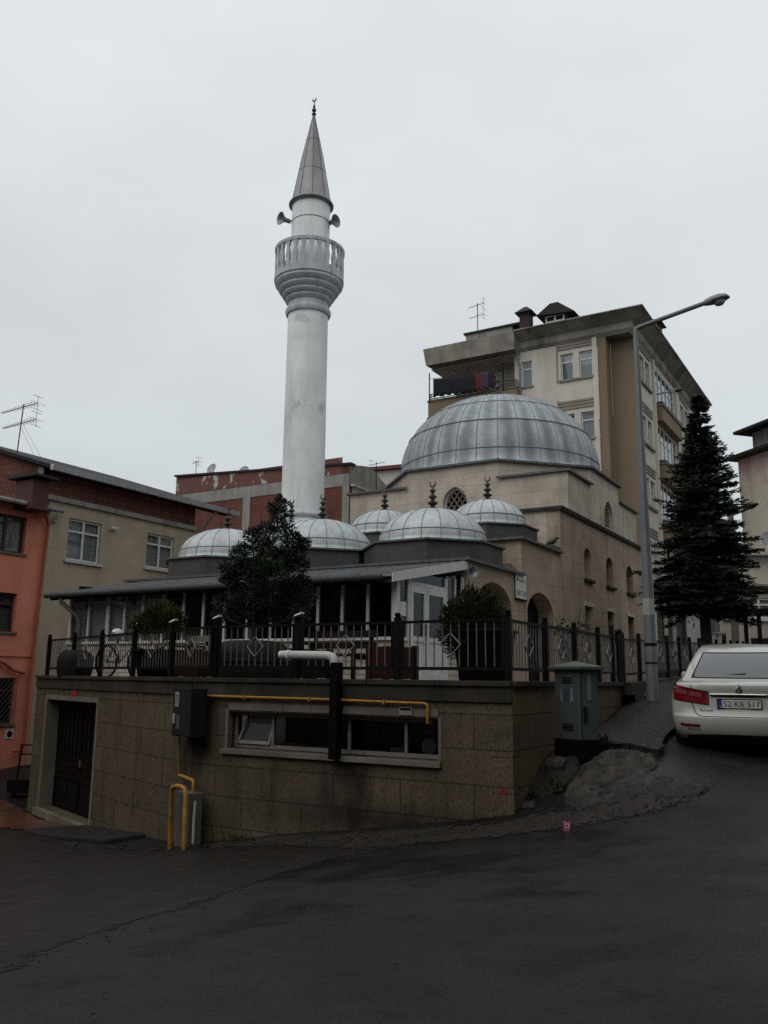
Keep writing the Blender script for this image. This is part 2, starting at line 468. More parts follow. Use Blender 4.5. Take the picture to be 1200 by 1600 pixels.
def window(parent, F, a, b, c, d, inset=.12, mull=(), trans=(), fw_=.06, frame='white_frame', curtain=None, sill=.0, name='window', glassm='glass', room='room', ft=.05, arched=None, deep=.45):
    """frame, pane, curtain and dark room behind an opening a..b x c..d (u, v) of wall frame F"""
    mb = MB(); n0, n1 = -inset - ft, -inset
    mb.fbox(F, a, b, c, c + fw_, n0, n1); mb.fbox(F, a, b, d - fw_, d, n0, n1)
    mb.fbox(F, a, a + fw_, c + fw_, d - fw_, n0, n1); mb.fbox(F, b - fw_, b, c + fw_, d - fw_, n0, n1)
    ms = sorted(mull)
    for m in ms: mb.fbox(F, m - fw_ * .6, m + fw_ * .6, c + fw_, d - fw_, n0, n1 + .004)
    xs = [a + fw_] + [x for m in ms for x in (m - fw_ * .6, m + fw_ * .6)] + [b - fw_]
    for t in trans:
        for k in range(0, len(xs), 2): mb.fbox(F, xs[k], xs[k + 1], t - fw_ * .5, t + fw_ * .5, n0, n1 - .002)
    w = mb.build(name, M[frame], parent)
    g = MB().quad(F(a, c, -inset - ft * .5), F(b, c, -inset - ft * .5), F(b, d, -inset - ft * .5), F(a, d, -inset - ft * .5))
    g.build('pane', M[glassm], w)
    if curtain:
        cm = MB(); c0, c1 = curtain if isinstance(curtain, tuple) else (c, d)
        N = max(8, int((b - a) / .05)); pts = []
        for k in range(N + 1):
            uu = a + (b - a) * k / N; pts.append((uu, -inset - ft - .05 - .02 * math.sin(k * 2.1) - .012 * math.sin(k * .9 + a)))
        for k in range(N):
            cm.quad(F(pts[k][0], c0, pts[k][1]), F(pts[k + 1][0], c0, pts[k + 1][1]), F(pts[k + 1][0], c1, pts[k + 1][1]), F(pts[k][0], c1, pts[k][1]))
        cm.build('curtain', M['curtain'], w, smooth=True)
    r_ = MB(); k = -inset - deep
    r_.quad(F(a, c, k), F(b, c, k), F(b, d, k), F(a, d, k))
    for p, q_ in (((a, c), (b, c)), ((b, c), (b, d)), ((b, d), (a, d)), ((a, d), (a, c))):
        r_.quad(F(*p, -inset - ft), F(*q_, -inset - ft), F(*q_, k), F(*p, k))
    r_.build('room', M[room], w)
    if sill:
        MB().fbox(F, a - .08, b + .08, c - .07, c - .003, -inset, sill).build('sill', M['sill'] if frame != 'white_frame' else M['white_frame'], w)
    return w

# ------------------------------------------------------------------ terrain (thin plate spline through surveyed points)
XC, YF = -4.60, 11.24                     # right face and front face of the terrace podium
_cp = []
def cpt(p): _cp.append((p.x, p.y, p.z))
def cxyz(x, y, z): _cp.append((x, y, z))
def foot(lat, d, z):
    v = r0 * lat + HF * d; cxyz(v.x, v.y, z)
foot(0, 0, -1.55); foot(0, 3.9, -1.56); foot(2.2, 3.4, -1.40); foot(-2.4, 4.4, -1.78); foot(0, -8, -1.45); foot(6, 3, -1.25); foot(-7, 3, -2.15); foot(-7, -8, -2.0); foot(7, -8, -1.2)
foot(12, 3, -.85)
cpt(at_y(802, 1274, YF)); cpt(at_y(550, 1296, YF)); cpt(at_y(303, 1316, YF)); cpt(at_y(680, 1287, YF))
BX = -10.30                               # where the podium front bends
DL = Vector((-0.932, 0.362, 0))
FW_ = FD((BX, YF, 0), DL)
def at_w(px, py):
    v = ray(px, py); nn = Vector((-DL.y, DL.x, 0)); return v * (Vector((BX, YF, 0)).dot(nn) / v.dot(nn))
def uw(px, py):
    p = at_w(px, py); return ((p - Vector((BX, YF, 0))).dot(DL), p.z)
cpt(at_w(140, 1292)); cpt(at_w(52, 1272)); cpt(at_w(220, 1306))
cpt(at_d(0, 1198, 28)); cpt(at_d(0, 1240, 23)); cpt(at_d(0, 1310, 17.2)); cpt(at_d(0, 1400, 11.5)); cpt(at_d(200, 1360, 12.2))
cpt(at_d(500, 1380, 9.3)); cpt(at_d(800, 1330, 10)); cpt(at_d(900, 1275, 11.4)); cpt(at_d(1000, 1250, 11.3)); cpt(at_d(1110, 1235, 11.0))
cpt(at_d(1060, 1192, 11.9)); cpt(at_d(1200, 1192, 11.9)); cpt(at_d(1300, 1192, 12)); cpt(at_d(1060, 1128, 15.4)); cpt(at_d(1240, 1122, 15.6))
cpt(at_d(900, 1170, 12.9)); cpt(at_d(1020, 1180, 12.3)); cpt(at_x(975, 1115, XC)); cpt(at_x(868, 1180, XC)); cpt(at_d(1020, 1092, 16.2))
cxyz(XC, 18.5, -.2); cxyz(XC + 1.2, 18.5, -.15); cxyz(XC, 24, .1); cxyz(XC + 4, 24, .25); cxyz(XC, 34, .9); cxyz(XC + 5, 34, 1.1); cxyz(XC, 48, 2.1); cxyz(3, 48, 2.2)
cxyz(-30, 30, -2.6); cxyz(-40, 10, -3.2); cxyz(-25, 45, 0.); cxyz(-60, 60, 1); cxyz(25, 40, 2.4); cxyz(22, 10, .4); cxyz(60, 70, 3); cxyz(-60, -60, -3); cxyz(60, -60, 0); cxyz(-30, -10, -3)
_P = np.array(_cp)
def _phi(r2): return .5 * r2 * np.log(r2 + 1e-9)
def _tps(P):
    n = len(P); d2 = ((P[:, None, :2] - P[None, :, :2]) ** 2).sum(-1)
    A = np.zeros((n + 3, n + 3)); A[:n, :n] = _phi(d2) + np.eye(n) * .35
    A[:n, n] = 1; A[:n, n + 1:] = P[:, :2]; A[n, :n] = 1; A[n + 1:, :n] = P[:, :2].T
    return np.linalg.solve(A, np.concatenate([P[:, 2], np.zeros(3)]))
_wt = _tps(_P)
def hts(xy):
    xy = np.asarray(xy, float).reshape(-1, 2)
    d2 = ((xy[:, None, :] - _P[None, :, :2]) ** 2).sum(-1)
    z = _phi(d2) @ _wt[:len(_P)] + _wt[len(_P)] + xy @ _wt[len(_P) + 1:]
    return np.clip(z, -5.5, 5.)
def hz(x, y): return float(hts([(x, y)])[0])
def at_g(px, py, dz=0.):
    """where the line of sight meets the ground"""
    v = ray(px, py); t0, t1 = 2., 60.; prev = None
    ds = np.linspace(2.5, 60, 900); pts = np.array([tuple(v * (d / v.dot(HF))) for d in ds])
    g = pts[:, 2] - hts(pts[:, :2]) - dz
    k = int(np.argmax(g < 0)); return Vector(pts[k])
def snoise(x, y, s):
    return math.sin(x * s + 1.3 * math.sin(y * s * .7)) * math.cos(y * s * 1.1 + 1.7 * math.sin(x * s * .6 + 2))

gx = np.concatenate([np.linspace(-160, -34, 24), np.arange(-33, -16, .8), np.arange(-16, XC - .2, .3), [XC - .16, XC, XC + .16], np.arange(XC + .45, 10, .3), np.arange(10.5, 30, 1.2), np.linspace(32, 160, 24)])
gy = np.concatenate([np.linspace(-120, -6, 20), np.arange(-5, 20, .3), np.arange(20.5, 50, .8), np.linspace(52, 200, 26)])
GX, GY = np.meshgrid(gx, gy)
XY = np.stack([GX.ravel(), GY.ravel()], 1)
zs = np.concatenate([hts(XY[i:i + 4000]) for i in range(0, len(XY), 4000)])
inside = (XY[:, 0] < XC - .1) & (XY[:, 0] > -17.5) & (XY[:, 1] > YF + .3) & (XY[:, 1] < 40)
inside &= ~((XY[:, 0] < BX) & (XY[:, 1] < YF + .3 + (BX - XY[:, 0]) * .39 + .2))
zs = np.where(inside, np.minimum(zs, -.9), zs)
zs += np.array([.012 * snoise(x, y, 1.9) + .002 * snoise(x, y, 5.3) for x, y in XY])
ny, nx = GX.shape
ZG = zs.reshape(GX.shape)
def gz_at(xy):
    """height of the road mesh itself"""
    xy = np.asarray(xy, float).reshape(-1, 2)
    i = np.clip(np.searchsorted(gx, xy[:, 0]) - 1, 0, len(gx) - 2); j = np.clip(np.searchsorted(gy, xy[:, 1]) - 1, 0, len(gy) - 2)
    a = (xy[:, 0] - gx[i]) / (gx[i + 1] - gx[i]); b = (xy[:, 1] - gy[j]) / (gy[j + 1] - gy[j])
    return ZG[j, i] * (1 - a) * (1 - b) + ZG[j, i + 1] * a * (1 - b) + ZG[j + 1, i] * (1 - a) * b + ZG[j + 1, i + 1] * a * b
fs = [(j * nx + i, j * nx + i + 1, (j + 1) * nx + i + 1, (j + 1) * nx + i) for j in range(ny - 1) for i in range(nx - 1)]
def asphalt():
    t = NT('wet_asphalt')
    n = t.noise(75, 4, None, .8); n2 = t.noise(.8, 5, None, .6); n3 = t.noise(5, 5, None, .7)
    c = t.mix((.0072, .0070, .0068), t.ramp(n, [(.32, .3), (.70, 2.4)]), 1., 'MULTIPLY')
    c = t.mix(c, t.ramp(n2, [(.3, .72), (.7, 1.25)]), 1., 'MULTIPLY')
    c = t.mix(c, t.ramp(n3, [(.36, .45), (.46, 1.)]), 1., 'MULTIPLY')
    c = t.mix(c, t.ramp(t.noise(24, 5, None, .85), [(.38, .25), (.47, 1.), (.62, 1.1), (.74, 2.6)]), 1., 'MULTIPLY')
    st = t.noise(1., 5, t.mapv((.35, 2.2, 1), rot=(0, 0, R(-32))), .6)
    c = t.mix(c, t.ramp(st, [(.35, .8), (.65, 1.25)]), 1., 'MULTIPLY')
    vo = t.n.new('ShaderNodeTexVoronoi'); vo.feature = 'DISTANCE_TO_EDGE'; vo.inputs['Scale'].default_value = .55
    t.link(t.mix(t.obj, t.noise(2.5, 4), .18), vo.inputs['Vector'])
    c = t.mix(c, t.ramp(vo.outputs['Distance'], [(.0, .35), (.012, 1.)]), t.math('MULTIPLY', t.ramp(t.noise(.5, 2), [(.5, 0), (.6, 1)]), .8), 'MULTIPLY')
    t.col(c); t.rough(t.ramp(n2, [(.38, .24), (.60, .68)])); t.spec(.17)
    t.bump(t.math('ADD', t.math('MULTIPLY', n, .6), n3), .55, .012)
    return t.m
mb = MB(); mb.v = [(x, y, z) for (x, y), z in zip(XY.tolist(), zs.tolist())]; mb.f = fs
tag(mb.build('road', asphalt(), smooth=True), 'dark wet asphalt road sloping across the foreground', 'road', kind='structure')

def patch(name, poly, mat, label, dz=.006, sp=.3, kind='structure', cat='ground', bumpz=0., fade=0.):
    """a sheet of ground laid on the terrain inside a world (x, y) outline"""
    P2 = []
    n = len(poly)
    for k in range(n):
        a, b = Vector(poly[k]), Vector(poly[(k + 1) % n]); m = max(1, int((b - a).length / (sp * .5)))
        for j in range(m):
            p = a.lerp(b, j / m); jit = sp * .22
            P2.append(Vector((p.x + random.uniform(-jit, jit), p.y + random.uniform(-jit, jit))))
    nb = len(P2)
    xs = [p.x for p in P2]; ys = [p.y for p in P2]
    g = []
    x = min(xs)
    while x < max(xs):
        y = min(ys)
        while y < max(ys):
            g.append(Vector((x + random.uniform(-.2, .2) * sp, y + random.uniform(-.2, .2) * sp))); y += sp
        x += sp
    vs, es, fs_, *_ = delaunay_2d_cdt(P2 + g, [(k, (k + 1) % nb) for k in range(nb)], [list(range(nb))], 1, 1e-4)
    # keep the faces inside the outline
    z = gz_at([(v.x, v.y) for v in vs])
    mb = MB(); mb.v = [(v.x, v.y, float(h) + dz + bumpz * (snoise(v.x, v.y, 3.1) * .6 + snoise(v.x, v.y, 7.7) * .4)) for v, h in zip(vs, z)]
    mb.f = [tuple(f) if (vs[f[1]] - vs[f[0]]).cross(vs[f[2]] - vs[f[0]]) > 0 else tuple(f)[::-1] for f in fs_]
    o_ = mb.build(name, mat, fixn=False)
    me = o_.data; me.polygons.foreach_set('use_smooth', [True] * len(me.polygons))
    if fade:
        B = np.array([(q.x, q.y) for q in P2]); V = np.array([(v.co.x, v.co.y) for v in me.vertices])
        dist = np.array([np.sqrt(((B - q) ** 2).sum(1).min()) for q in V])
        at = me.attributes.new('edge', 'FLOAT', 'POINT'); at.data.foreach_set('value', np.clip(dist / fade, 0, 1).astype(np.float32))
    return tag(o_, label, cat, kind=kind)
def pxpoly(pts): return [tuple(at_g(*p).xy) for p in pts]

def worn_edge(t, sc=9.):
    """the sheet wears through in a ragged fringe towards its outline"""
    at = t.n.new('ShaderNodeAttribute'); at.attribute_name = 'edge'
    f = t.math('ADD', at.outputs['Fac'], t.math('MULTIPLY', t.math('SUBTRACT', t.noise(sc, 5, None, .7), .5), 1.5))
    tr = t.n.new('ShaderNodeBsdfTransparent'); mx = t.n.new('ShaderNodeMixShader')
    t.link(t.ramp(f, [(.30, 0), (.42, 1)]), mx.inputs[0]); t.link(tr.outputs[0], mx.inputs[1]); t.link(t.b.outputs[0], mx.inputs[2]); t.link(mx.outputs[0], t.out.inputs[0])
def pavers():
    t = NT('wet_block_paving')
    v = t.mapv((1, 1, 1), rot=(0, 0, R(-25)))
    br = t.n.new('ShaderNodeTexBrick')
    br.inputs['Color1'].default_value = (.021, .0165, .014, 1); br.inputs['Color2'].default_value = (.010, .0085, .0075, 1)
    br.inputs['Mortar'].default_value = (.004, .0036, .0034, 1); br.inputs['Scale'].default_value = 1
    br.inputs['Mortar Size'].default_value = .014; br.inputs['Brick Width'].default_value = .22; br.inputs['Row Height'].default_value = .11
    br.inputs['Mortar Smooth'].default_value = .5
    t.link(t.mix(v, t.n.new('ShaderNodeTexNoise').outputs['Color'], .012), br.inputs['Vector'])
    n = t.noise(60, 4); n2 = t.noise(.7, 5, None, .65)
    c = t.mix(br.outputs[0], t.ramp(n, [(.3, .7), (.7, 1.25)]), 1., 'MULTIPLY')
    c = t.mix(c, (.010, .0094, .0088), t.ramp(n2, [(.46, 0), (.70, .8)]))
    t.col(c); t.rough(t.ramp(n2, [(.35, .45), (.7, .75)])); t.spec(.14)
    t.bump(t.math('SUBTRACT', t.math('MULTIPLY', n, .25), br.outputs['Fac']), .5, .012)
    worn_edge(t)
    return t.m
def dirt(name, c1, c2, rough=.65, worn=False, sc=3.2):
    t = NT(name)
    n = t.noise(sc, 10, None, .75); n2 = t.noise(45, 4, None, .7)
    c = t.mix(c1, c2, t.ramp(n, [(.35, 0), (.65, 1)]))
    c = t.mix(c, t.ramp(n2, [(.3, .6), (.7, 1.4)]), 1., 'MULTIPLY')
    t.col(c); t.rough(rough); t.spec(.25); t.bump(t.math('ADD', n2, n), .7, .03)
    if worn: worn_edge(t, 12.)
    return t.m
DIRT = dirt('dark_earth', (.010, .009, .008), (.026, .020, .015))
DIRTW = dirt('muddy_gutter', (.010, .009, .008), (.028, .021, .016), worn=True)
edge = [(0, 1531), (60, 1512), (150, 1471), (205, 1450), (262, 1432), (330, 1413), (352, 1404), (400, 1386), (455, 1366), (520, 1346), (590, 1334), (640, 1326), (720, 1316)]
back = [(800, 1302), (720, 1303), (560, 1304), (380, 1320), (250, 1322), (140, 1312), (60, 1300), (0, 1290)]
P = pxpoly(edge + back)
left = [(-27., 15.), (-27, 4), (-14, -3)]
patch('cobbled_street', P + left, pavers(), 'brown wet block paving of the side street at left', .004, .3, cat='street', fade=.5)
P = pxpoly([(310, 1330), (420, 1327), (560, 1330), (680, 1322), (780, 1314), (880, 1300), (980, 1284), (1060, 1264), (1110, 1246), (1120, 1234), (1080, 1226), (1040, 1215), (960, 1250), (870, 1262), (812, 1268)])
P += [(XC - .02, YF - .06), (-6.5, YF - .02), (-8.5, YF - .02), (-10.3, YF - .02)]
patch('muddy_gutter', P, DIRTW, 'muddy strip of washed grit along the foot of the stone wall', .008, .2, cat='gutter', bumpz=.0, fade=.45)

# ------------------------------------------------------------------ terrace podium
pod = thing('terrace_podium', 'stained stone block podium with a basement window and dark door, carrying the railed terrace', 'podium', (XC, YF, -1.8))
F1, FR = FY(YF), FX(XC)
xa, za = xz(357.4, 1111, YF); xb, zb = xz(685.7, 1188.5, YF); _, zc = xz(357.4, 1170, YF)
WX0, WX1, WZ0, WZ1 = xa, xb, (zb + zc) / 2, za
COPZ = -.01
hole = rect(WX0, WX1, WZ0, WZ1)
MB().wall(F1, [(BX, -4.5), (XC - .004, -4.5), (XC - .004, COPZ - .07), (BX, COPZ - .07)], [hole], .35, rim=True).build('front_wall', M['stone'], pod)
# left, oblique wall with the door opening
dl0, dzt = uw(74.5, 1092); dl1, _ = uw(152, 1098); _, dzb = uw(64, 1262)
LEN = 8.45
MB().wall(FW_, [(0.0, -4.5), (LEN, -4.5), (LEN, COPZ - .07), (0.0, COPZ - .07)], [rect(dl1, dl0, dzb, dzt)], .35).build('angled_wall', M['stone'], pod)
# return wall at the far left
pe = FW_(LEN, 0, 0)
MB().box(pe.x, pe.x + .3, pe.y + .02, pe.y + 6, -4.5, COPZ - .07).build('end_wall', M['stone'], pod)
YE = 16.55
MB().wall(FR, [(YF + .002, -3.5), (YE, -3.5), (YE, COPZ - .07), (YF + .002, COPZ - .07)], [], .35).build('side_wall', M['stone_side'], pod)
# coping slabs: front, left, right
mb = MB()
seg = 1.18
def coping_run(F, a, b):
    n = max(1, round(abs(b - a) / seg))
    for k in range(n):
        u_, w_ = a + (b - a) * k / n, a + (b - a) * (k + 1) / n
        g = .004 * (1 if w_ > u_ else -1)
        mb.fbox(F, u_ + g, w_ - g, COPZ - .075 + random.uniform(-.003, .003), COPZ + random.uniform(-.004, .002), -.42, .07 + random.uniform(-.006, .006))
coping_run(F1, BX, XC); coping_run(FW_, 0, LEN); coping_run(FR, YF, YE)
mb.build('coping', M['coping'], pod, bevel=.012)
MB().fbox(F1, BX, XC - .003, -.30, -.09, 0.003, .035).fbox(FW_, .03, LEN, -.30, -.09, .003, .035).build('band_course', M['coping'], pod)
# quoin stones at the corner: pale worn edge
mb = MB(); z = -.56
for k in range(3):
    w_ = (.34, .30, .36)[k]
    mb.box(XC - w_, XC + .006, YF - .008, YF + w_ * .8, z - .465, z - .005); z -= .47
mb.build('quoin', M['stone'], pod, bevel=.015)
# terrace floor
mb = MB()
mb.prism([(XC - .38, YF + .38, -.06), (XC - .38, 24.2, -.06), (-18.2, 24.2, -.06), (-18.2, 14.3, -.06), (-17.6, 14.3, -.06), (BX, YF + .38, -.06)], (0, 0, -.15))
mb.build('terrace_floor', plaster('terrace_tiles', (.22, .20, .18), amt=.6), pod)
# basement window
mb = MB(); fi = -.16
X = [WX0 + .02, xz(417, 1130, YF)[0], xz(517, 1130, YF)[0], xz(537, 1130, YF)[0], xz(626, 1150, YF)[0], WX1 - .02]
t_ = .045
for a, b in ((X[0], WX1 - .02),):
    mb.fbox(F1, a, b, WZ0 + .01, WZ0 + .07, fi - .05, fi); mb.fbox(F1, a, b, WZ1 - .07, WZ1 - .01, fi - .05, fi)
for x in (X[0] + t_ / 2, X[1], X[2], X[3], X[4], X[5] - t_ / 2):
    mb.fbox(F1, x - t_ / 2, x + t_ / 2, WZ0 + .07, WZ1 - .07, fi - .05, fi + .002)
bw = mb.build('basement_window', M['shaded_frame'], pod)
MB().quad(F1(X[1], WZ0, fi - .03), F1(WX1, WZ0, fi - .03), F1(WX1, WZ1, fi - .03), F1(X[1], WZ1, fi - .03)).build('pane', M['glass_dark'], bw)
# tilted vent sash at the left
mb = MB(); a, b = X[0] + .05, X[1] - .04; lean = .16
def FT(u_, v_, n=0.): return F1(u_, v_, fi + .01 + lean * (v_ - WZ0 - .07) / (WZ1 - WZ0 - .14) * -1 + .02 + n)
c, d = WZ0 + .075, WZ1 - .08
sx = .10
mb.fbox(FT, a, b, c, c + .05, -.03, 0); mb.fbox(FT, a + sx, b, d - .045, d, -.03, 0)
mb.hexa([FT(a, c, -.03), FT(a + .045, c, -.03), FT(a + .045, c, 0), FT(a, c, 0), FT(a + sx, d, -.03), FT(a + sx + .045, d, -.03), FT(a + sx + .045, d, 0), FT(a + sx, d, 0)])
mb.fbox(FT, b - .045, b, c + .05, d - .045, -.03, 0)
vs_ = mb.build('vent_sash', M['shaded_frame'], bw)
MB().quad(FT(a + .03, c + .03, -.015), FT(b, c + .03, -.015), FT(b, d, -.015), FT(a + sx, d, -.015)).build('pane', M['sash_glass'], vs_)
MB().fbox(F1, WX0, WX1, WZ0, WZ1, -1.6, -1.55).build('room', M['dark'], bw)
mb = MB().fbox(F1, xz(347, 1173, YF)[0], xz(690, 1193, YF)[0], WZ0 - .085, WZ0 - .004, -.2, .06)
mb.build('sill', M['sill'], bw, bevel=.01)
mb = MB(); jw = .045
mb.fbox(F1, WX0 - jw, WX0 + .004, WZ0, WZ1 + .02, -.1, .012).fbox(F1, WX1 - .004, WX1 + jw, WZ0, WZ1 + .02, -.1, .012)
n = 7
for k in range(n):
    a, b = WX0 + (WX1 - WX0) * k / n, WX0 + (WX1 - WX0) * (k + 1) / n
    mb.fbox(F1, a + .004, b - .004, WZ1 + .022, WZ1 + .13, -.1, .014)
mb.build('surround', M['sill'], bw)
# kitchen plates standing behind the right pane
mb = MB()
p = F1(xz(655, 1165, YF)[0], WZ0 + .17, -.32); mb.lathe(p, [(.0, 0), (.1, .0), (.12, .02), (.0, .025)], 20, (0, -1, .15))
p = F1(xz(654, 1140, YF)[0], WZ0 + .44, -.34); mb.lathe(p, [(.0, 0), (.09, .0), (.11, .02), (.0, .025)], 20, (0, -1, .15))
mb.fbox(F1, xz(603, 1165, YF)[0] - .1, xz(603, 1165, YF)[0] + .12, WZ0 + .02, WZ0 + .13, -.5, -.3)
mb.build('shelf_ware', plain('stored_ware', (.14, .12, .10), .5), bw)
# basement door: stone jambs, iron leaf with bars and panels, threshold
mb = MB()
mb.fbox(FW_, dl0 - .003, dl0 + .10, dzb - .06, dzt + .1, -.3, .012)
mb.fbox(FW_, dl1 - .10, dl1 + .003, dzb - .06, dzt + .1, -.3, .012)
for k in range(4):
    a, b = dl1 + (dl0 - dl1) * k / 4, dl1 + (dl0 - dl1) * (k + 1) / 4
    mb.fbox(FW_, a + .004, b - .004, dzt - .003, dzt + .1, -.3, .014)
bd = mb.build('basement_door', M['sill'], pod)
mb = MB(); n0 = -.31
mb.fbox(FW_, dl1, dl0, dzb, dzt, n0 - .04, n0)
W_ = dl0 - dl1
for k in range(2):
    a = dl1 + W_ * k / 2 + .03; b = dl1 + W_ * (k + 1) / 2 - .03
    for v0, v1 in ((dzb + .08, dzb + .72), (dzb + .84, dzb + 1.02), (dzb + 1.12, dzt - .1)):
        mb.fbox(FW_, a, b, v0, v0 + .04, n0, n0 + .03); mb.fbox(FW_, a, b, v1 - .04, v1, n0, n0 + .03)
        mb.fbox(FW_, a, a + .04, v0 + .04, v1 - .04, n0, n0 + .03); mb.fbox(FW_, b - .04, b, v0 + .04, v1 - .04, n0, n0 + .03)
    for j in range(1, 6):
        u_ = a + (b - a) * j / 6
        mb.fbox(FW_, u_ - .008, u_ + .008, dzb + 1.16, dzt - .14, n0, n0 + .025)
    c_ = FW_((a + b) / 2, dzb + .4, n0)
    mb.lathe(c_, [(.0, .0), (.12, .0), (.14, .015), (.10, .02), (.05, .035), (0, .04)], 16, FW_(0, 0, 1) - FW_(0, 0, 0))
lf = mb.build('door_leaf', M['iron'], bd)
mb = MB(); c_ = FW_((dl0 + dl1) / 2 - .07, dzb + 1.07, n0 + .03)
mb.fbox(FW_, (dl0 + dl1) / 2 - .1, (dl0 + dl1) / 2 - .06, dzb + 1.0, dzb + 1.16, n0 + .0, n0 + .05)
mb.build('handle', M['iron_bar'], bd)
MB().fbox(FW_, dl1 - .1, dl0 + .1, dzb - .16, dzb - .002, -.32, .12).build('threshold', M['sill'], bd, bevel=.01)
tag(MB().fbox(FW_, uw(121, 1082)[0], uw(112, 1082)[0], uw(116, 1087)[1], uw(116, 1079)[1], .003, .02).build('house_number_plate', plain('red_enamel', (.25, .02, .02), .4)), 'tiny red number plate above the dark basement door', 'plate')

# terracotta apron and concrete step in front of the door
tc_ = NT('wet_terracotta'); n_ = tc_.noise(1.5, 6, None, .65)
tc_.col(tc_.mix((.105, .045, .022), (.05, .028, .018), tc_.ramp(n_, [(.4, 0), (.62, 1)]))); tc_.rough(.22); tc_.spec(.4)
P = [tuple(FW_(u_, 0, n_).xy) for u_, n_ in ((4.25, .12), (8.4, .1), (9.6, .2), (10.6, .7), (9.6, 1.3), (8.1, 1.3), (6.4, 1.25), (4.7, .75))]
patch('door_apron', P, tc_.m, 'wet reddish tiled apron before the basement door', .012, .3, cat='pavement')
mb = MB()
P = [FW_(u_, 0, n_) for u_, n_ in ((1.5, .05), (4.2, .1), (4.9, .75), (5.0, 1.15), (3.6, 1.15), (1.7, .75))]
zz = [hz(p.x, p.y) + random.uniform(.05, .09) for p in P]
mb.prism([(p.x, p.y, z) for p, z in zip(P, zz)], (0, 0, -.5))
tag(mb.build('concrete_step', dirt('dark_wet_concrete', (.008, .008, .0075), (.018, .017, .015), .55), bevel=.03), 'low dark broken concrete step at the foot of the wall beside the door', 'step', kind='structure')

def pw(px, py, n):
    """point on the oblique wall plane moved n outwards"""
    o = FW_(0, 0, n); v = ray(px, py); nn = Vector((-DL.y, DL.x, 0)); return v * (o.dot(nn) / v.dot(nn))
def pu(px, py, n):
    p = pw(px, py, n); return ((p - FW_(0, 0, n)).dot(DL), p.z)
# ------------------------------------------------------------------ gas meter box, pipes, flue, small notices
u1, v1 = pu(268.5, 1149, .27); u2, v2 = pu(301, 1076, .27)
gm = thing('gas_meter_box', 'dark gas meter box with paper notices on the wall bend', 'meter box', FW_((u1 + u2) / 2, v1, .1))
MB().fbox(FW_, u2, u1, v1, v2, .0, .27).build('case', M['meter'], gm, bevel=.008)
MB().fbox(FW_, u2 + .01, u1 - .01, v1 + .02, v2 - .02, .272, .285).build('front_lid', plain('meter_lid', (.016, .017, .018), .6, spec=.12), gm)
NP = plain('notice_paper', (.22, .22, .22), .8)
mb = MB().fbox(FW_, u1 - .24, u1 - .09, v2 - .30, v2 - .06, .287, .290); mb.build('notice', NP, gm)
MB().fbox(FW_, u1 - .12, u1 - .02, v1 + .2, v1 + .36, .287, .290).build('notice', NP, gm)
MB().fbox(FW_, u1 - .3, u1 - .17, v1 + .12, v1 + .34, .287, .290).build('meter_glass', plain('meter_dial_glass', (.06, .07, .07), .15), gm)
mb = MB()
for k in range(5): mb.fbox(FW_, u1 - .22, u1 - .11, v2 - .12 - k * .035, v2 - .112 - k * .035, .2905, .292)
mb.build('print', M['black'], gm)
gp = thing('gas_pipe', 'yellow gas pipe running from the meter box over the basement window', 'pipe', F1(-9, -1, 0))
pts = [F1(xz(x, y, YF)[0], xz(x, y, YF)[1], .06) for x, y in ((312, 1087), (400, 1089.5), (515, 1093), (600, 1096.5), (666, 1099))]
e1 = F1(xz(671, 1102, YF)[0], xz(671, 1104, YF)[1], .06); e2 = F1(e1.x, xz(671, 1129, YF)[1], .06)
mb = MB().tube(pts + [(pts[-1] + e1) / 2 + Vector((.012, 0, .012)), e1, e2, e2 + Vector((0, .3, -.02))], .022, 10)
mb.build('run', M['yellow'], gp, smooth=True)
mb = MB()
for x, y in ((387, 1089), (488, 1092), (604, 1096.5)):
    c_ = F1(xz(x, y, YF)[0], xz(x, y, YF)[1], 0); mb.box(c_.x - .012, c_.x + .012, c_.y - .095, c_.y + .02, c_.z - .035, c_.z + .035)
mb.build('pipe_clip', M['yellow'], gp)
gu = thing('gas_riser', 'brown and yellow gas riser bent in steps below the meter box', 'pipe', FW_(.5, -2.5, .1))
P = [pw(x, y, .10) for x, y in ((280, 1148), (280, 1211))]
MB().tube(P, .026, 10).build('upper_pipe', M['rustpipe'], gu, smooth=True)
Q = [pw(x, y, n_) for x, y, n_ in ((280, 1211, .10), (301, 1219, .12), (302, 1221, .12), (302, 1246, .12), (293, 1247, .14))]
MB().tube(Q, .028, 10).build('lower_pipe', M['yellow'], gu, smooth=True)
MB().lathe(FW_(*uw(295, 1246), .1), [(0, -.08), (.07, -.08), (.07, .08), (0, .08)], 14, FW_(0, 0, 1) - FW_(0, 0, 0)).build('valve', M['meter'], gu)
gl_ = thing('pipe_guard', 'upturned yellow pipe loop standing at the wall foot before a pale slab', 'pipe', FW_(1, -2.8, .4))
P = [pw(x, y, .42) for x, y in ((267, 1312), (268, 1236), (270, 1230), (276, 1228), (283, 1229), (288, 1232), (290, 1238), (288.5, 1318))]
P[0].z -= .4; P[-1].z -= .4
MB().tube(P, .036, 12).build('loop', M['yellow'], gl_, smooth=True)
MB().fbox(FW_, pu(301, 1240, .2)[0], pu(276, 1240, .26)[0], -3.2, pu(286, 1238, .26)[1], .02, .26).build('slab', plaster('pale_slab', (.10, .095, .085), amt=.7), gl_, bevel=.01)
MB().tube([pw(305, 1252, .2), pw(303, 1280, .2), pw(301.5, 1318, .2)], .022, 8).build('plastic_pipe', M['white'], gl_, smooth=True)
fl = thing('flue', 'sooty black flue box rising from the window to a white elbow pipe above the coping', 'flue', F1(-7.3, -1, .1))
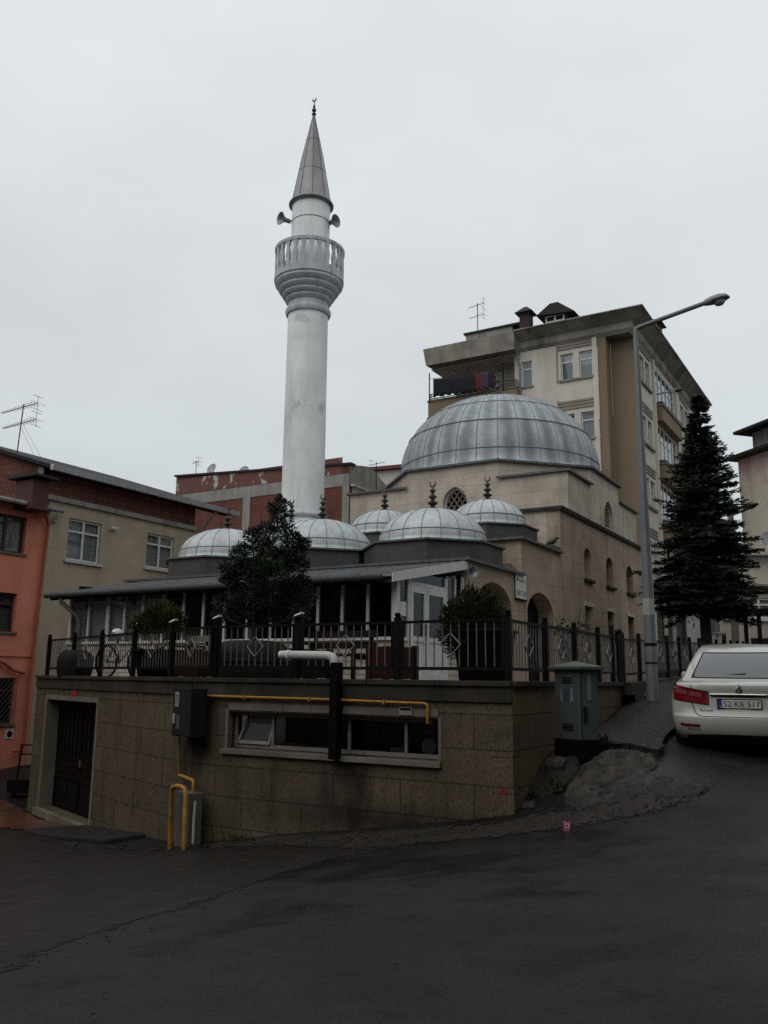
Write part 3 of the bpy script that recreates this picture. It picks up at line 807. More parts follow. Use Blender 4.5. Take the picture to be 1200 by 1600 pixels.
fx0, ft_ = xz(515.5, 1035, YF - .19); fx1, fb_ = xz(533.5, 1186, YF - .03)
MB().box(fx0, fx1, YF - .19, YF - .03, fb_, ft_).build('duct', M['black'], fl, bevel=.01)
P0 = at_y(522, 1033, YF - .11); r_ = .066
ptl = at_y(442, 1023, YF - .11); ptr = at_y(512, 1024.5, YF - .11)
MB().tube([P0 + Vector((0, 0, -.06)), P0 + Vector((0, 0, .02)), P0 + Vector((-.025, 0, .06)), ptr + Vector((.0, 0, 0)), ptl], r_, 16).build('white_pipe', M['white'], fl, smooth=True)
MB().lathe(ptl, [(.0, 0), (.06, 0), (.06, .05), (0, .05)], 14, (-1, 0, 0)).lathe((ptl + ptr) / 2 + Vector((-.3, 0, 0)), [(.082, -.02), (.082, .02)], 16, (1, 0, 0)).build('collar', M['white_frame'], fl)
np_ = thing('wall_notice', 'small pale notice plate with a dark headline above the basement window', 'notice', F1(*xz(635, 1110, YF), 0))
a, b = xz(625, 1117, YF); c, d = xz(645.5, 1104.5, YF)
MB().fbox(F1, a, c, b, d, .02, .028).build('plate', plain('notice_plate', (.20, .19, .175), .7), np_)
MB().fbox(F1, a + .02, c - .02, d - .05, d - .02, .0285, .030).build('headline', M['black'], np_)
rm = thing('painted_mark', 'red ring mark sprayed low on the podium corner', 'painted mark', F1(*xz(789, 1237, YF), 0))
c_ = F1(*xz(788, 1237, YF), .010)
MB().lathe(c_, [(.022, 0), (.042, 0), (.042, .003), (.022, .003)], 18, (0, -1, 0)).build('ring', plain('red_spray', (.22, .012, .02), .5), rm)

# ------------------------------------------------------------------ iron railings with diamond ornaments
def rail_panel(parent, F, a, b, z0a, z0b, nb, off=-.17, h=.86, diamond=True, first=True, endpost=True, lo=.13, cap=True):
    L = b - a
    zb = lambda u_: z0a + (z0b - z0a) * (u_ - a) / L
    def G(u_, v_, n_=0.): return F(u_, zb(u_) + v_, off + n_)
    s = 1 if b > a else -1
    pw = .042
    for pos, do in ((a, first), (b, endpost)):
        if do:
            mb = MB().fbox(lambda u_, v_, n_: F(u_, zb(pos) + v_, off + n_), pos - pw, pos + pw, -.03, h + .03, -pw, pw)
            p_ = mb.build('post', M['iron'], parent, bevel=.006)
            MB().lathe(F(pos, zb(pos) + h + .03, off), [(.055, 0), (.06, .01), (.03, .022), (.045, .04), (.05, .06), (.035, .085), (0, .092)], 12).build('post_cap', M['iron'], p_, smooth=True)
    i0, i1 = a + s * (pw + .03), b - s * (pw + .03)
    mb = MB()
    mb.fbox(G, i0, i1, h - .05, h - .01, -.02, .02); mb.fbox(G, i0, i1, lo, lo + .045, -.02, .02)
    mb.fbox(G, i0 - s * .0, i0 + s * .035, lo + .045, h - .05, -.018, .018); mb.fbox(G, i1 - s * .035, i1, lo + .045, h - .05, -.018, .018)
    for q_ in (i0, i1):
        mb.fbox(G, q_ - s * .03, q_ + s * .03, lo - .2 if q_ == 0 else lo + .01, lo + .03, -.01, .01)
    mb.build('rails', M['iron'], parent)
    mb = MB()
    for k in range(nb):
        u_ = i0 + (i1 - i0) * (k + 1) / (nb + 1)
        mb.fbox(G, u_ - .007, u_ + .007, lo + .05, h - .055, -.007, .007)
    mb.build('bars', M['iron_bar'], parent)
    if diamond:
        c = (i0 + i1) / 2; w = min(.165, abs(L) * .2); hh = .165; vc = (lo + h) / 2
        q = [(c - w, vc), (c, vc + hh), (c + w, vc), (c, vc - hh)]; mb = MB(); t = .011
        for k in range(4):
            (x0, y0), (x1, y1) = q[k], q[(k + 1) % 4]
            mb.hexa([G(x0 - t, y0, .012), G(x1 - t, y1, .012), G(x1 + t, y1, .012), G(x0 + t, y0, .012), G(x0 - t, y0, .03), G(x1 - t, y1, .03), G(x1 + t, y1, .03), G(x0 + t, y0, .03)])
        mb.build('diamond', M['iron_bar2'], parent)
M['iron_bar2'] = plain('pale_iron_bar', (.165, .16, .155), .6, 0, .25)
rf = thing('railing', 'black iron railing with pale diamonds along the front edge of the terrace', 'railing', F1(-7.5, 0, -.17), group='terrace railings')
fx = [F1(at_y(x, 1000, YF + .17).x, 0).x for x in (338, 466, 621, 794)]
for k in range(3): rail_panel(rf, F1, fx[k], fx[k + 1], 0, 0, (11, 11, 11)[k], first=(k == 0))
rl = thing('railing', 'black iron railing with closely set bars on the receding left edge of the terrace', 'railing', FW_(4, 0, -.17), group='terrace railings')
def uw2(px, py):
    o = FW_(0, 0, -.17); v = ray(px, py); nn = Vector((-DL.y, DL.x, 0)); p = v * (o.dot(nn) / v.dot(nn)); return (p - o).dot(DL)
lx = [uw2(x, 1010) for x in (334, 269, 210, 159, 116, 77)]
for k in range(5): rail_panel(rl, FW_, lx[k], lx[k + 1], 0, 0, 12, first=(k > 0 and False), endpost=True)
for F_, u_ in ((FW_, lx[1]), (FW_, lx[2]), (F1, fx[0]), (F1, fx[1])):
    c_ = F_(u_, .985, -.17); own = rl if F_ is FW_ else rf
    MB().hexa([c_ + Vector((-.07, -.05, -.02)), c_ + Vector((.07, -.05, .02)), c_ + Vector((.07, .05, .02)), c_ + Vector((-.07, .05, -.02)), c_ + Vector((-.05, -.04, .01)), c_ + Vector((.07, -.04, .05)), c_ + Vector((.07, .05, .05)), c_ + Vector((-.05, .05, .01))]).build('post_light', M['white_frame'], own)
rr = thing('railing', 'black iron railing on the right edge of the terrace above the metal cabinet', 'railing', FR(14, 0, -.17), group='terrace railings')
rx = [at_x(x, 1000, XC - .17).y for x in (794, 852, 897, 934, 964)]
for k in range(4): rail_panel(rr, FR, rx[k], rx[k + 1], 0, 0, 11, first=False)
# street railing beyond the gate, on a low kerb wall that climbs with the street
rs = thing('railing', 'black iron street railing on a low kerb climbing past the lamp post', 'railing', FR(22, .2, -.17), group='terrace railings')
ys = [17.35 + 1.28 * k for k in range(13)]
zb_ = lambda y: max(-.02, (y - 18.) * .03)
for k in range(12): rail_panel(rs, FR, ys[k], ys[k + 1], zb_(ys[k]), zb_(ys[k + 1]), 8, first=(k == 0))
mb = MB()
for k in range(12):
    a, b = ys[k] - .1, ys[k + 1] - .1
    za, zb2 = zb_(a + .1), zb_(b + .1)
    mb.hexa([FR(a, -2, -.36), FR(b, -2, -.36), FR(b, -2, 0), FR(a, -2, 0), FR(a, za - .01, -.36), FR(b, zb2 - .01, -.36), FR(b, zb2 - .01, 0), FR(a, za - .01, 0)])
tag(mb.build('kerb_wall', M['coping']), 'low dark concrete kerb wall carrying the street railing', 'wall')
# gate
gt = thing('gate', 'narrow iron gate with a green sheet between the railings', 'gate', FR(16.9, 0, -.17))
mb = MB().fbox(lambda u_, v_, n_: FR(u_, v_, -.17 + n_), 16.62, 16.70, -.4, 1.05, -.04, .04); mb.fbox(lambda u_, v_, n_: FR(u_, v_, -.17 + n_), 17.16, 17.24, -.4, 1.0, -.04, .04)
mb.build('gate_post', M['iron'], gt)
MB().fbox(lambda u_, v_, n_: FR(u_, v_, -.17 + n_), 16.72, 17.14, -.25, .72, -.01, .01).build('sheet', plain('green_sheet', (.02, .07, .055), .5), gt)
st = thing('gate_steps', 'dark stone steps up to the gate at the end of the podium', 'steps', FR(16.9, -.4, .3))
mb = MB()
for k in range(3): mb.box(XC - .35, XC + .75 - .25 * k, 16.57, 17.22, -.75, -.42 + .17 * k)
mb.build('treads', M['coping'], st)

# ------------------------------------------------------------------ glazed porch of the mosque
XP = -8.40
YP = at_x(620, 950, XP).y
YB = 17.73
po = thing('glazed_porch', 'long glazed porch with white frames, pale brick plinth and a grey lean-to metal roof', 'porch', (-13, YP, -.05))
FP, FPR = FY(YP), FX(XP)
GM = [110, 138, 168, 194, 222, 254, 286, 317, 350, 386, 422, 458, 496, 534, 574, 615]
gxs = [xz(p, 960, YP)[0] for p in GM]
SILL, GTOP = .80, 1.93
mb = MB().fbox(FP, gxs[0] - .05, XP, -.06, SILL - .06, -.2, 0); mb.build('plinth', stone('white_split_brick', (.52, .47, .39), (.44, .40, .33), (.24, .21, .17), .125, .34, (.2, .18, .15), .3, 0, .8, 1.), po)
mb = MB().fbox(FP, gxs[0] - .05, XP + .02, SILL - .06, SILL, -.2, .05); mb.build('window_sill', M['white_frame'], po)
mb = MB()
for k, x in enumerate(gxs):
    w = .032 if k not in (2, 5, 15) else .055
    mb.fbox(FP, x - w, x + w, SILL, GTOP, -.06, .0)
mb.fbox(FP, gxs[0], XP, GTOP, GTOP + .06, -.06, .002)
mb.build('window_frame', M['white'], po)
MB().quad(FP(gxs[5], SILL, -.03), FP(XP, SILL, -.03), FP(XP, GTOP, -.03), FP(gxs[5], GTOP, -.03)).build('pane', M['glass_dark'], po)
MB().quad(FP(gxs[0], SILL, -.03), FP(gxs[5], SILL, -.03), FP(gxs[5], GTOP, -.03), FP(gxs[0], GTOP, -.03)).build('pane', M['glass'], po)
mb = MB().fbox(FP, gxs[0], gxs[5], SILL, GTOP, -.16, -.12); mb.build('roller_blind', plain('grey_blind', (.26, .24, .21), .95, spec=.1), po)
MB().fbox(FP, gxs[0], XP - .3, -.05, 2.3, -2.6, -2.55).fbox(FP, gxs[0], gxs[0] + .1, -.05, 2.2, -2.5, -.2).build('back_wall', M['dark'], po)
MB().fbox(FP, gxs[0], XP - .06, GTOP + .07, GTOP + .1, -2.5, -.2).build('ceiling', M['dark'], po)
# right side with the double door
ya, yb_ = YP + .02, YB - .02
DY = [at_x(p, 1000, XP).y for p in (641, 651, 664.5, 667.5, 688.5, 697)]
top = .06
mb = MB()
mb.fbox(FPR, ya, ya + .10, -.05, GTOP + .1, -.07, 0)
mb.fbox(FPR, ya + .10, DY[0], SILL - .06, SILL, -.07, .01)
mb.fbox(FPR, DY[0] - .09, DY[0], -.05, 2.14, -.07, .004)
mb.fbox(FPR, DY[5] - .03, DY[5] + .07, -.05, 2.14, -.07, .004)
mb.fbox(FPR, DY[0], DY[5] - .03, 1.86, 1.94, -.07, .0)
mb.fbox(FPR, yb_ - .38, yb_ - .33, .8, 2.2, -.07, .0)
mb.build('side_frame', M['white_frame'], po)
for a_, b_ in ((ya + .10, DY[0] - .09), (DY[5] + .07, yb_)): MB().fbox(FPR, a_, b_, -.05, SILL - .06, -.2, 0).build('side_plinth', bpy.data.materials['white_split_brick'], po)
MB().quad(FPR(ya, SILL, -.04), FPR(DY[0], SILL, -.04), FPR(DY[0], 2.1, -.04), FPR(ya, 2.0, -.04)).quad(FPR(DY[0], 1.94, -.04), FPR(DY[5], 1.94, -.04), FPR(DY[5], 2.16, -.04), FPR(DY[0], 2.1, -.04)).quad(FPR(DY[5] + .07, SILL, -.04), FPR(yb_, SILL, -.04), FPR(yb_, 2.3, -.04), FPR(DY[5] + .07, 2.2, -.04)).build('side_pane', M['glass_dark'], po)
for a, b in ((DY[0] + .005, (DY[2] + DY[3]) / 2 - .004), ((DY[2] + DY[3]) / 2 + .004, DY[5] - .035)):
    mb = MB(); f = .10
    mb.fbox(FPR, a, a + f, -.04, 1.855, -.05, .012); mb.fbox(FPR, b - f, b, -.04, 1.855, -.05, .012)
    mb.fbox(FPR, a + f, b - f, -.04, .09, -.05, .012); mb.fbox(FPR, a + f, b - f, 1.72, 1.855, -.05, .012); mb.fbox(FPR, a + f, b - f, .74, .84, -.05, .012)
    mb.fbox(FPR, a + f, b - f, .09, .74, -.04, -.008)
    d_ = mb.build('door', M['white_frame'], po)
    MB().quad(FPR(a + f, .84, -.02), FPR(b - f, .84, -.02), FPR(b - f, 1.72, -.02), FPR(a + f, 1.72, -.02)).build('pane', M['glass_dark'], d_)
MB().fbox(FPR, (DY[2] + DY[3]) / 2 - .09, (DY[2] + DY[3]) / 2 - .05, .86, 1.1, .012, .05).build('door_handle', M['iron_bar'], po)
MB().fbox(FPR, ya + .16, ya + .40, 1.22, 1.5, -.03, -.028).build('paper_notice', plain('paper_white', (.6, .6, .58), .8), po)
# white corner post and portico drain
MB().fbox(FP, gxs[15] - .02, XP + .012, -.05, GTOP + .05, -.05, .012).build('corner_post', M['white_frame'], po)
MB().tube([Vector((XP + .02, YB - .09, 2.25)), Vector((XP + .02, YB - .09, -.05))], .05, 10).build('drain_pipe', M['white'], po, smooth=True)
# canopy roof
ev = YP - .38
zR = at_y(622, 895, ev).z; zL = at_y(75, 930, ev).z; xl = at_y(75, 930, ev).x
zE = (zR + zL) / 2; zt = 2.60; XR_ = XP + .10
def RO(x, t, dz=0.): return Vector((x, ev + (YB - ev) * t, zE + (zt - zE) * t + dz))
mb = MB().hexa([RO(xl, 0, -.03), RO(XR_, 0, -.03), RO(XR_, 1, -.03), RO(xl, 1, -.03), RO(xl, 0), RO(XR_, 0), RO(XR_, 1), RO(xl, 1)])
n = int((XR_ - xl) / .22)
for k in range(n + 1):
    x = xl + (XR_ - xl - .03) * k / n
    mb.hexa([RO(x, 0, .001), RO(x + .03, 0, .001), RO(x + .03, 1, .001), RO(x, 1, .001), RO(x + .005, 0, .05), RO(x + .028, 0, .05), RO(x + .028, 1, .05), RO(x + .005, 1, .05)])
mb.build('canopy_roof', lead('canopy_sheet', (.21, .215, .22), .25, (.05, .052, .055), .5, .5), po)
mb = MB().tube([Vector((xl - .05, ev - .05, zE - .05)), Vector((XR_ - .2, ev - .05, zE - .05))], .055, 8)
mb.build('gutter', M['fascia'], po)
MB().hexa([RO(xl, .02, -.16), RO(XR_, .02, -.16), RO(XR_, .06, -.16), RO(xl, .06, -.16), RO(xl, .02, -.032), RO(XR_, .02, -.032), RO(XR_, .06, -.032), RO(xl, .06, -.032)]).build('fascia', M['fascia'], po)
MB().hexa([RO(XR_ + .002, -.0, -.14), RO(XR_ + .03, -.0, -.14), RO(XR_ + .03, .99, -.16), RO(XR_ + .002, .99, -.16), RO(XR_ + .002, 0, .03), RO(XR_ + .03, 0, .03), RO(XR_ + .03, .99, .03), RO(XR_ + .002, .99, .03)]).build('barge_board', M['white_frame'], po)
a = at_y(95, 940, ev); 
MB().tube([Vector((a.x, ev, zE - .08)), Vector((a.x + .02, ev, zE - .22)), Vector((a.x + .35, ev + .25, zE - .55)), Vector((a.x + .38, ev + .3, zE - .75)), Vector((a.x + .38, ev + .3, -.05))], .055, 10).build('downpipe', M['cornice'], po, smooth=True)
# side return wall of the porch at the far left
MB().box(gxs[0] - .06, gxs[0] - .003, YP + .01, YB, -.06, 2.0).build('end_frame', M['white'], po)

# ------------------------------------------------------------------ things standing on the terrace
TZ = -.055
def on_terrace(px, d): p = at_d(px, 1055, d); return Vector((p.x, p.y, TZ))
WOOD = plain('dark_brown_wood', (.012, .008, .007), .7, 0, .3, 12, spec=.1)
WOODR = plain('reddish_brown_wood', (.030, .012, .009), .7, 0, .3, 12, spec=.1)
def bench(px0, px1, d0, label, wood, hback=.86):
    a, b = on_terrace(px0, d0), on_terrace(px1, d0); c = Vector(((a.x + b.x) / 2, a.y, TZ)); L = abs(b.x - a.x)
    t = thing('bench', label, 'bench', c, group='benches before the porch')
    F = lambda u_, v_, n_=0.: Vector((c.x + u_, c.y - n_, TZ + v_))
    for k, (z0, z1) in enumerate(((.56, .66), (.74, .86))):
        MB().hexa([F(-L / 2, z0, -.26 - z0 * .08), F(L / 2, z0, -.26 - z0 * .08), F(L / 2, z0, -.22 - z0 * .08), F(-L / 2, z0, -.22 - z0 * .08), F(-L / 2, z1, -.26 - z1 * .08), F(L / 2, z1, -.26 - z1 * .08), F(L / 2, z1, -.22 - z1 * .08), F(-L / 2, z1, -.22 - z1 * .08)]).build('back_slat', wood, t, bevel=.006)
    for k in range(3): MB().fbox(F, -L / 2, L / 2, .42, .46, -.2 + .15 * k, -.2 + .15 * k + .125).build('seat_slat', wood, t, bevel=.006)
    for s in (-1, 1):
        mb = MB(); x = s * (L / 2 - .12)
        mb.hexa([F(x - .03, .42, -.33), F(x + .03, .42, -.33), F(x + .03, .42, -.28), F(x - .03, .42, -.28), F(x - .03, .88, -.37), F(x + .03, .88, -.37), F(x + .03, .88, -.335), F(x - .03, .88, -.335)])
        mb.fbox(F, x - .03, x + .03, 0, .42, -.33, -.27); mb.fbox(F, x - .03, x + .03, 0, .42, .2, .26); mb.fbox(F, x - .03, x + .03, .36, .418, -.27, .2)
        mb.fbox(F, x - .03, x + .03, .46, .62, .2, .25); mb.fbox(F, x - .035, x + .035, .62, .66, -.3, .28)
        mb.build('bench_frame', M['iron'], t)
    return t
bench(466, 612, 15.3, 'dark slatted bench standing before the porch windows right of the potted conifer', WOOD)
bench(272, 330, 17.6, 'slatted bench with pale boards behind the left railing', plain('pale_board', (.20, .18, .16), .7), .8)
def wood_planter(px, d, w, h, label, mat):
    c = on_terrace(px, d)
    t = thing('planter_box', label, 'planter', c, group='wooden planter boxes')
    F = lambda u_, v_, n_=0.: Vector((c.x + u_, c.y - n_, TZ + v_))
    for s in (-1, 1):
        MB().fbox(F, -w / 2, w / 2, .05, h, s * w / 2 - .02, s * w / 2 + .02).build('side_board', mat, t, bevel=.006)
        MB().fbox(F, s * w / 2 - .02, s * w / 2 + .02, .05, h, -w / 2 + .021, w / 2 - .021).build('side_board', mat, t, bevel=.006)
        for q in (-1, 1): MB().fbox(F, s * w / 2 - .045, s * w / 2 + .045, 0, h + .03, q * w / 2 - .045, q * w / 2 + .045).build('corner_post', mat, t, bevel=.006)
    MB().fbox(F, -w / 2, w / 2, h - .08, h - .06, -w / 2 + .021, w / 2 - .021).build('soil', DIRT, t)
wood_planter(484, 14.6, .46, .5, 'dark brown planter box in front of the left end of the bench', WOOD)
wood_planter(613, 13.8, .52, .54, 'reddish brown planter box beside the porch door', WOODR)
wood_planter(306, 16.6, .60, .52, 'brown planter box behind the left railing beside the barrel planter', WOODR)
c = on_terrace(392, 15.75)
bp = thing('barrel_planter', 'large dark round bellied planter under the potted conifer', 'planter', c)
MB().lathe(c, [(.54, 0), (.63, .03), (.67, .10), (.68, .22), (.68, .44), (.66, .54), (.60, .62), (.52, .67), (.42, .69), (.36, .69), (.36, .60)], 36).build('pot', plain('dark_stoneware', (.020, .018, .016), .75, 0, .3, spec=.12), bp, smooth=True)
MB().lathe(c, [(.682, .29), (.692, .30), (.692, .33), (.682, .34)], 36, cap=False).build('band', M['iron'], bp, smooth=True)
MB().lathe(c, [(.365, .62), (.0, .64)], 20).build('soil', DIRT, bp)
c = on_terrace(247, 17.5)
gp2 = thing('flower_pot', 'wide dark pot behind the left railing under the golden shrub', 'flower pot', c)
MB().lathe(c, [(.36, 0), (.40, .05), (.44, .3), (.47, .5), (.49, .52), (.49, .57), (.44, .57), (.43, .5)], 28).build('pot', M['black'], gp2, smooth=True)
MB().lathe(c, [(.435, .53), (0, .54)], 20).build('soil', DIRT, gp2)
c = on_terrace(116, 20.3)
dp = thing('flower_pot', 'dark grey rounded tub behind the far left corner of the railing', 'flower pot', c)
MB().lathe(c, [(.30, 0), (.36, .03), (.40, .2), (.40, .4), (.36, .54), (.26, .62), (.0, .64)], 28).build('tub', plain('grey_tub', (.012, .012, .013), .7, spec=.1), dp, smooth=True)
c = on_terrace(757, 13.15)
sp = thing('square_planter', 'large black square planter at the terrace corner under the bushy conifer', 'planter', c)
F = lambda u_, v_, n_=0.: Vector((c.x + u_, c.y - n_, TZ + v_))
mb = MB(); mb.hexa([F(-.28, 0, -.28), F(.28, 0, -.28), F(.28, 0, .28), F(-.28, 0, .28), F(-.36, .74, -.36), F(.36, .74, -.36), F(.36, .74, .36), F(-.36, .74, .36)])
mb.build('tub', M['black'], sp, bevel=.02)
MB().fbox(F, -.39, .39, .742, .79, -.39, .39).build('rim', M['iron'], sp, bevel=.01)
# bicycle
b0 = on_terrace(190, 19.2)
bk = thing('bicycle', 'dark bicycle parked behind the left railing with a white cover over its saddle', 'bicycle', b0, math.atan2(HF.y, HF.x) - R(22))
def BV(x, z, y=0.): return Vector((x, y, z))
for xw in (-.52, .52):
    mb = MB(); rr_ = .33
    circ = [BV(xw + rr_ * math.cos(a), .345 + rr_ * math.sin(a)) for a in np.linspace(0, 2 * PI, 29)]
    mb.tube(circ, .024, 6, cap=False); w = mb.build('wheel', M['black'], bk, smooth=True, local=True)
    mb = MB()
    for a in np.linspace(0, 2 * PI, 17)[:-1]: mb.tube([BV(xw, .345), BV(xw + .31 * math.cos(a), .345 + .31 * math.sin(a))], .003, 4)
    mb.build('spokes', M['iron_bar'], w, local=True)
FRM = plain('blue_black_frame', (.012, .016, .035), .4, .2)
mb = MB()
for p in ([BV(-.52, .345), BV(-.12, .33), BV(.42, .78), BV(-.2, .82), BV(-.12, .33)], [BV(-.52, .345), BV(-.2, .82)], [BV(.52, .345), BV(.44, .66), BV(.40, .93)]): mb.tube(p, .018, 8)
mb.build('frame', FRM, bk, local=True)
mb = MB().tube([BV(.36, 1.0, -.30), BV(.38, .98, -.1), BV(.40, .95, 0), BV(.38, .98, .1), BV(.36, 1.0, .30)], .015, 8); mb.build('handlebar', M['black'], bk, local=True)
MB().lathe(BV(.46, .95), [(0, 0), (.045, 0), (.05, .03), (.02, .07)], 12, (-1, 0, 0)).build('headlamp', M['white_frame'], bk, local=True)
mb = MB().tube([BV(-.34, .93), BV(-.3, .95), BV(-.22, .955), BV(-.12, .945), BV(-.02, .92)], [.06, .1, .105, .08, .04], 12)
mb.build('saddle', M['white_frame'], bk, smooth=True, local=True)
mb = MB().tube([BV(-.2, .82), BV(-.2, .9)], .014, 8).tube([BV(-.5, .72), BV(-.2, .72)], .01, 6); mb.build('seat_post', M['iron_bar'], bk, local=True)

def horn(name, label, tip, aim, r, L, group=None, mount=None, mat='horn'):
    tip, aim = Vector(tip), Vector(aim).normalized()
    t = thing(name, label, 'loudspeaker', tip - aim * L, group=group)
    mb = MB().lathe(tip - aim * L, [(.0, 0), (r * .28, 0), (r * .30, L * .35), (r * .34, L * .42), (r * .45, L * .6), (r * .7, L * .82), (r, L), (r * .97, L * 1.01), (r * .62, L * .82), (r * .36, L * .6), (r * .1, L * .5)], 24, aim, cap=False)
    mb.build('bell', M[mat], t, smooth=True)
    MB().lathe(tip - aim * L * 1.0, [(.0, -.0), (r * .34, -.0), (r * .34, L * .3), (0, L * .3)], 16, aim).build('driver', M['horn'], t, smooth=True)
    MB().lathe(tip, [(.0, -L * .42), (r * .16, -L * .38), (r * .1, -L * .2), (0, -L * .18)], 10, aim).build('phase_plug', M['horn'], t, smooth=True)
    if mount is not None: MB().tube([tip - aim * L * .8, Vector(mount)], .03, 8).build('bracket', M['horn'], t)
    return t
p = at_x(739, 893, -8.31 + .16)
horn('loudspeaker', 'round grey horn loudspeaker on the portico wall above the right arch', p, (.8, -.6, -.1), .13, .22, mount=(-8.31, p.y + .12, p.z))
p = at_y(190, 936, YP - .18)
horn('loudspeaker', 'dark horn loudspeaker under the left end of the porch roof', p, (.3, -.9, -.1), .13, .2, mount=(p.x, YP, p.z + .05))

# ------------------------------------------------------------------ the mosque
XR = -8.31
HY0, HY1, HX0 = 24.13, 34.2, -16.5
ms = thing('mosque', 'stone mosque with a big lead dome on an octagonal drum and rows of small domes', 'mosque', (-12.385, 29.30, 0))
FRm = FX(XR)
def ribbed_dome(parent, name, c, prof, nrib, rings, mat, seam, rr_=.022, ph=0., sk=0., sides=None):
    """a lead dome with standing seams; prof is a list of (r, z)"""
    n = sides or nrib * 4
    d = MB().lathe(c, prof, n, cap=True, ph=ph).build(name, mat, parent, smooth=True)
    mb = MB(); c = Vector(c)
    for k in range(nrib):
        w = 2 * PI * k / nrib + ph
        mb.tube([c + Vector((math.cos(w) * r, math.sin(w) * r, z)) for r, z in prof[:-1]] , rr_, 5)
    m_ = mb.build('seams', seam, d)
    if rings:
        mb = MB()
        for (r, z) in rings:
            mb.tube([c + Vector((math.cos(w) * (r + .004), math.sin(w) * (r + .004), z)) for w in np.linspace(0, 2 * PI, nrib * 2 + 1)], rr_ * .8, 5, cap=False)
        mb.build('ring_seams', seam, d)
    return d
def finial(parent, base, H, s=1., slim=None):
    b = Vector(base); k = H / 1.0
    prof = slim or [(.15 * s, 0), (.155 * s, .04), (.08 * s, .09), (.04 * s, .13), (.045 * s, .16), (.10 * s, .21), (.105 * s, .25), (.055 * s, .31), (.03 * s, .35), (.04 * s, .38), (.085 * s, .43), (.085 * s, .46), (.045 * s, .52), (.028 * s, .56), (.036 * s, .59), (.065 * s, .64), (.065 * s, .66), (.03 * s, .72), (.022 * s, .80), (.0, .82)]
    mb = MB().lathe(b, [(r, z * k) for r, z in prof], 14)
    R_ = .062 * s; cz = .80 * k + R_ * .9
    an = np.linspace(R(-90 - 142), R(-90 + 142), 17)
    pts = [b + Vector((math.cos(a) * R_, 0, cz + math.sin(a) * R_)) for a in an]
    mb.tube(pts, [.006 + .018 * s * math.sin(PI * i / 16) for i in range(17)], 6)
    return mb.build('finial', M['finial'], parent, smooth=True)
# hall: right wall with its two rows of windows
def yspan(a, b, py): return at_x(a, py, XR).y, at_x(b, py, XR).y
ups = [(912.8, 924, 857, 904), (947.3, 958.3, 871.5, 917), (979, 988.8, 884.5, 927.5)]
lows = [(915, 926.5, 947), (950, 960, 956), (982, 991.4, 965)]
zt_u = sum(at_x((a + b) / 2, c, XR).z for a, b, c, d in ups) / 3; zb_u = sum(at_x((a + b) / 2, d, XR).z for a, b, c, d in ups) / 3
zt_l = sum(at_x((a + b) / 2, c, XR).z for a, b, c in lows) / 3; zb_l = .95
holes = []; uh = []; lh = []
for a, b, c, d in ups:
    y0, y1 = yspan(a, b, (c + d) / 2); uh.append((y0, y1)); holes.append(arch(y0, y1, zb_u, zt_u - (y1 - y0) * .42, zt_u, 6))
for a, b, c in lows:
    y0, y1 = yspan(a, b, c + 20); lh.append((y0, y1)); holes.append(rect(y0, y1, zb_l, zt_l))
HZ = 5.0
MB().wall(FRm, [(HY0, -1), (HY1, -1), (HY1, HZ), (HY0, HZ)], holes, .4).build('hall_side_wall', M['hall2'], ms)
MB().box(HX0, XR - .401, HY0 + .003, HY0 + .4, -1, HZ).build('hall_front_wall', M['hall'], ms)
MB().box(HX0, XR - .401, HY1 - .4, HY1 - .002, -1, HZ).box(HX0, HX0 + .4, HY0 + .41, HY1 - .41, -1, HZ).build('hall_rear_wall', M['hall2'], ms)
for (y0, y1) in uh:
    w = MB().fbox(FRm, y0 - .07, y1 + .07, zb_u - .10, zb_u - .002, -.2, .10).build('window_sill', M['coping'], ms, bevel=.01)
    window(ms, FRm, y0 - .02, y1 + .02, zb_u + .002, zt_u + .02, .28, fw_=.05, frame='brownframe' if 'brownframe' in M else 'sill', name='arched_window', glassm='glass_dark', deep=.35)
for (y0, y1) in lh:
    window(ms, FRm, y0 - .02, y1 + .02, zb_l, zt_l + .02, .28, fw_=.05, frame='sill', trans=(zb_l + (zt_l - zb_l) * .5,), name='window', glassm='glass_dark', deep=.35)
    MB().fbox(FRm, y0 - .1, y1 + .1, zt_l + .003, zt_l + .12, -.1, .02).build('window_lintel', M['hall'], ms)
# cornice and lead roof apron
def cornice(name, pts, z, out=.14, h=.10, parent=ms, mat='cornice'):
    """a moulding along a polyline of (x, y), sticking outwards to the right of travel"""
    mb = MB()
    for k in range(len(pts) - 1):
        a, b = Vector((*pts[k], 0)), Vector((*pts[k + 1], 0)); d = (b - a).normalized(); n_ = Vector((d.y, -d.x, 0))
        A = a - d * .0; B = b + d * .0
        if k > 0: A = a - d * 0 + n_ * 0
        ext0 = d * (out if k == 0 else 0); 
        p0, p1 = a + n_ * .003, b + n_ * .003
        q0, q1 = a + n_ * out - d * (out if k > 0 else 0), b + n_ * out + d * (out if k < len(pts) - 2 else 0)
        mb.hexa([p0 + Vector((0, 0, z - h)), p1 + Vector((0, 0, z - h)), q1 * .6 + p1 * .4 + Vector((0, 0, z - h)), q0 * .6 + p0 * .4 + Vector((0, 0, z - h)),
                 p0 + Vector((0, 0, z + .03)), p1 + Vector((0, 0, z + .03)), q1 + Vector((0, 0, z)), q0 + Vector((0, 0, z))])
        mb.hexa([q0 * .6 + p0 * .4 + Vector((0, 0, z - h)), q1 * .6 + p1 * .4 + Vector((0, 0, z - h)), q1 + Vector((0, 0, z - .03)), q0 + Vector((0, 0, z - .03)), q0 * .6 + p0 * .4 + Vector((0, 0, z - .002)), q1 * .6 + p1 * .4 + Vector((0, 0, z - .002)), q1 + Vector((0, 0, z - .001)), q0 + Vector((0, 0, z - .001))])
    return mb.build(name, M[mat], parent)
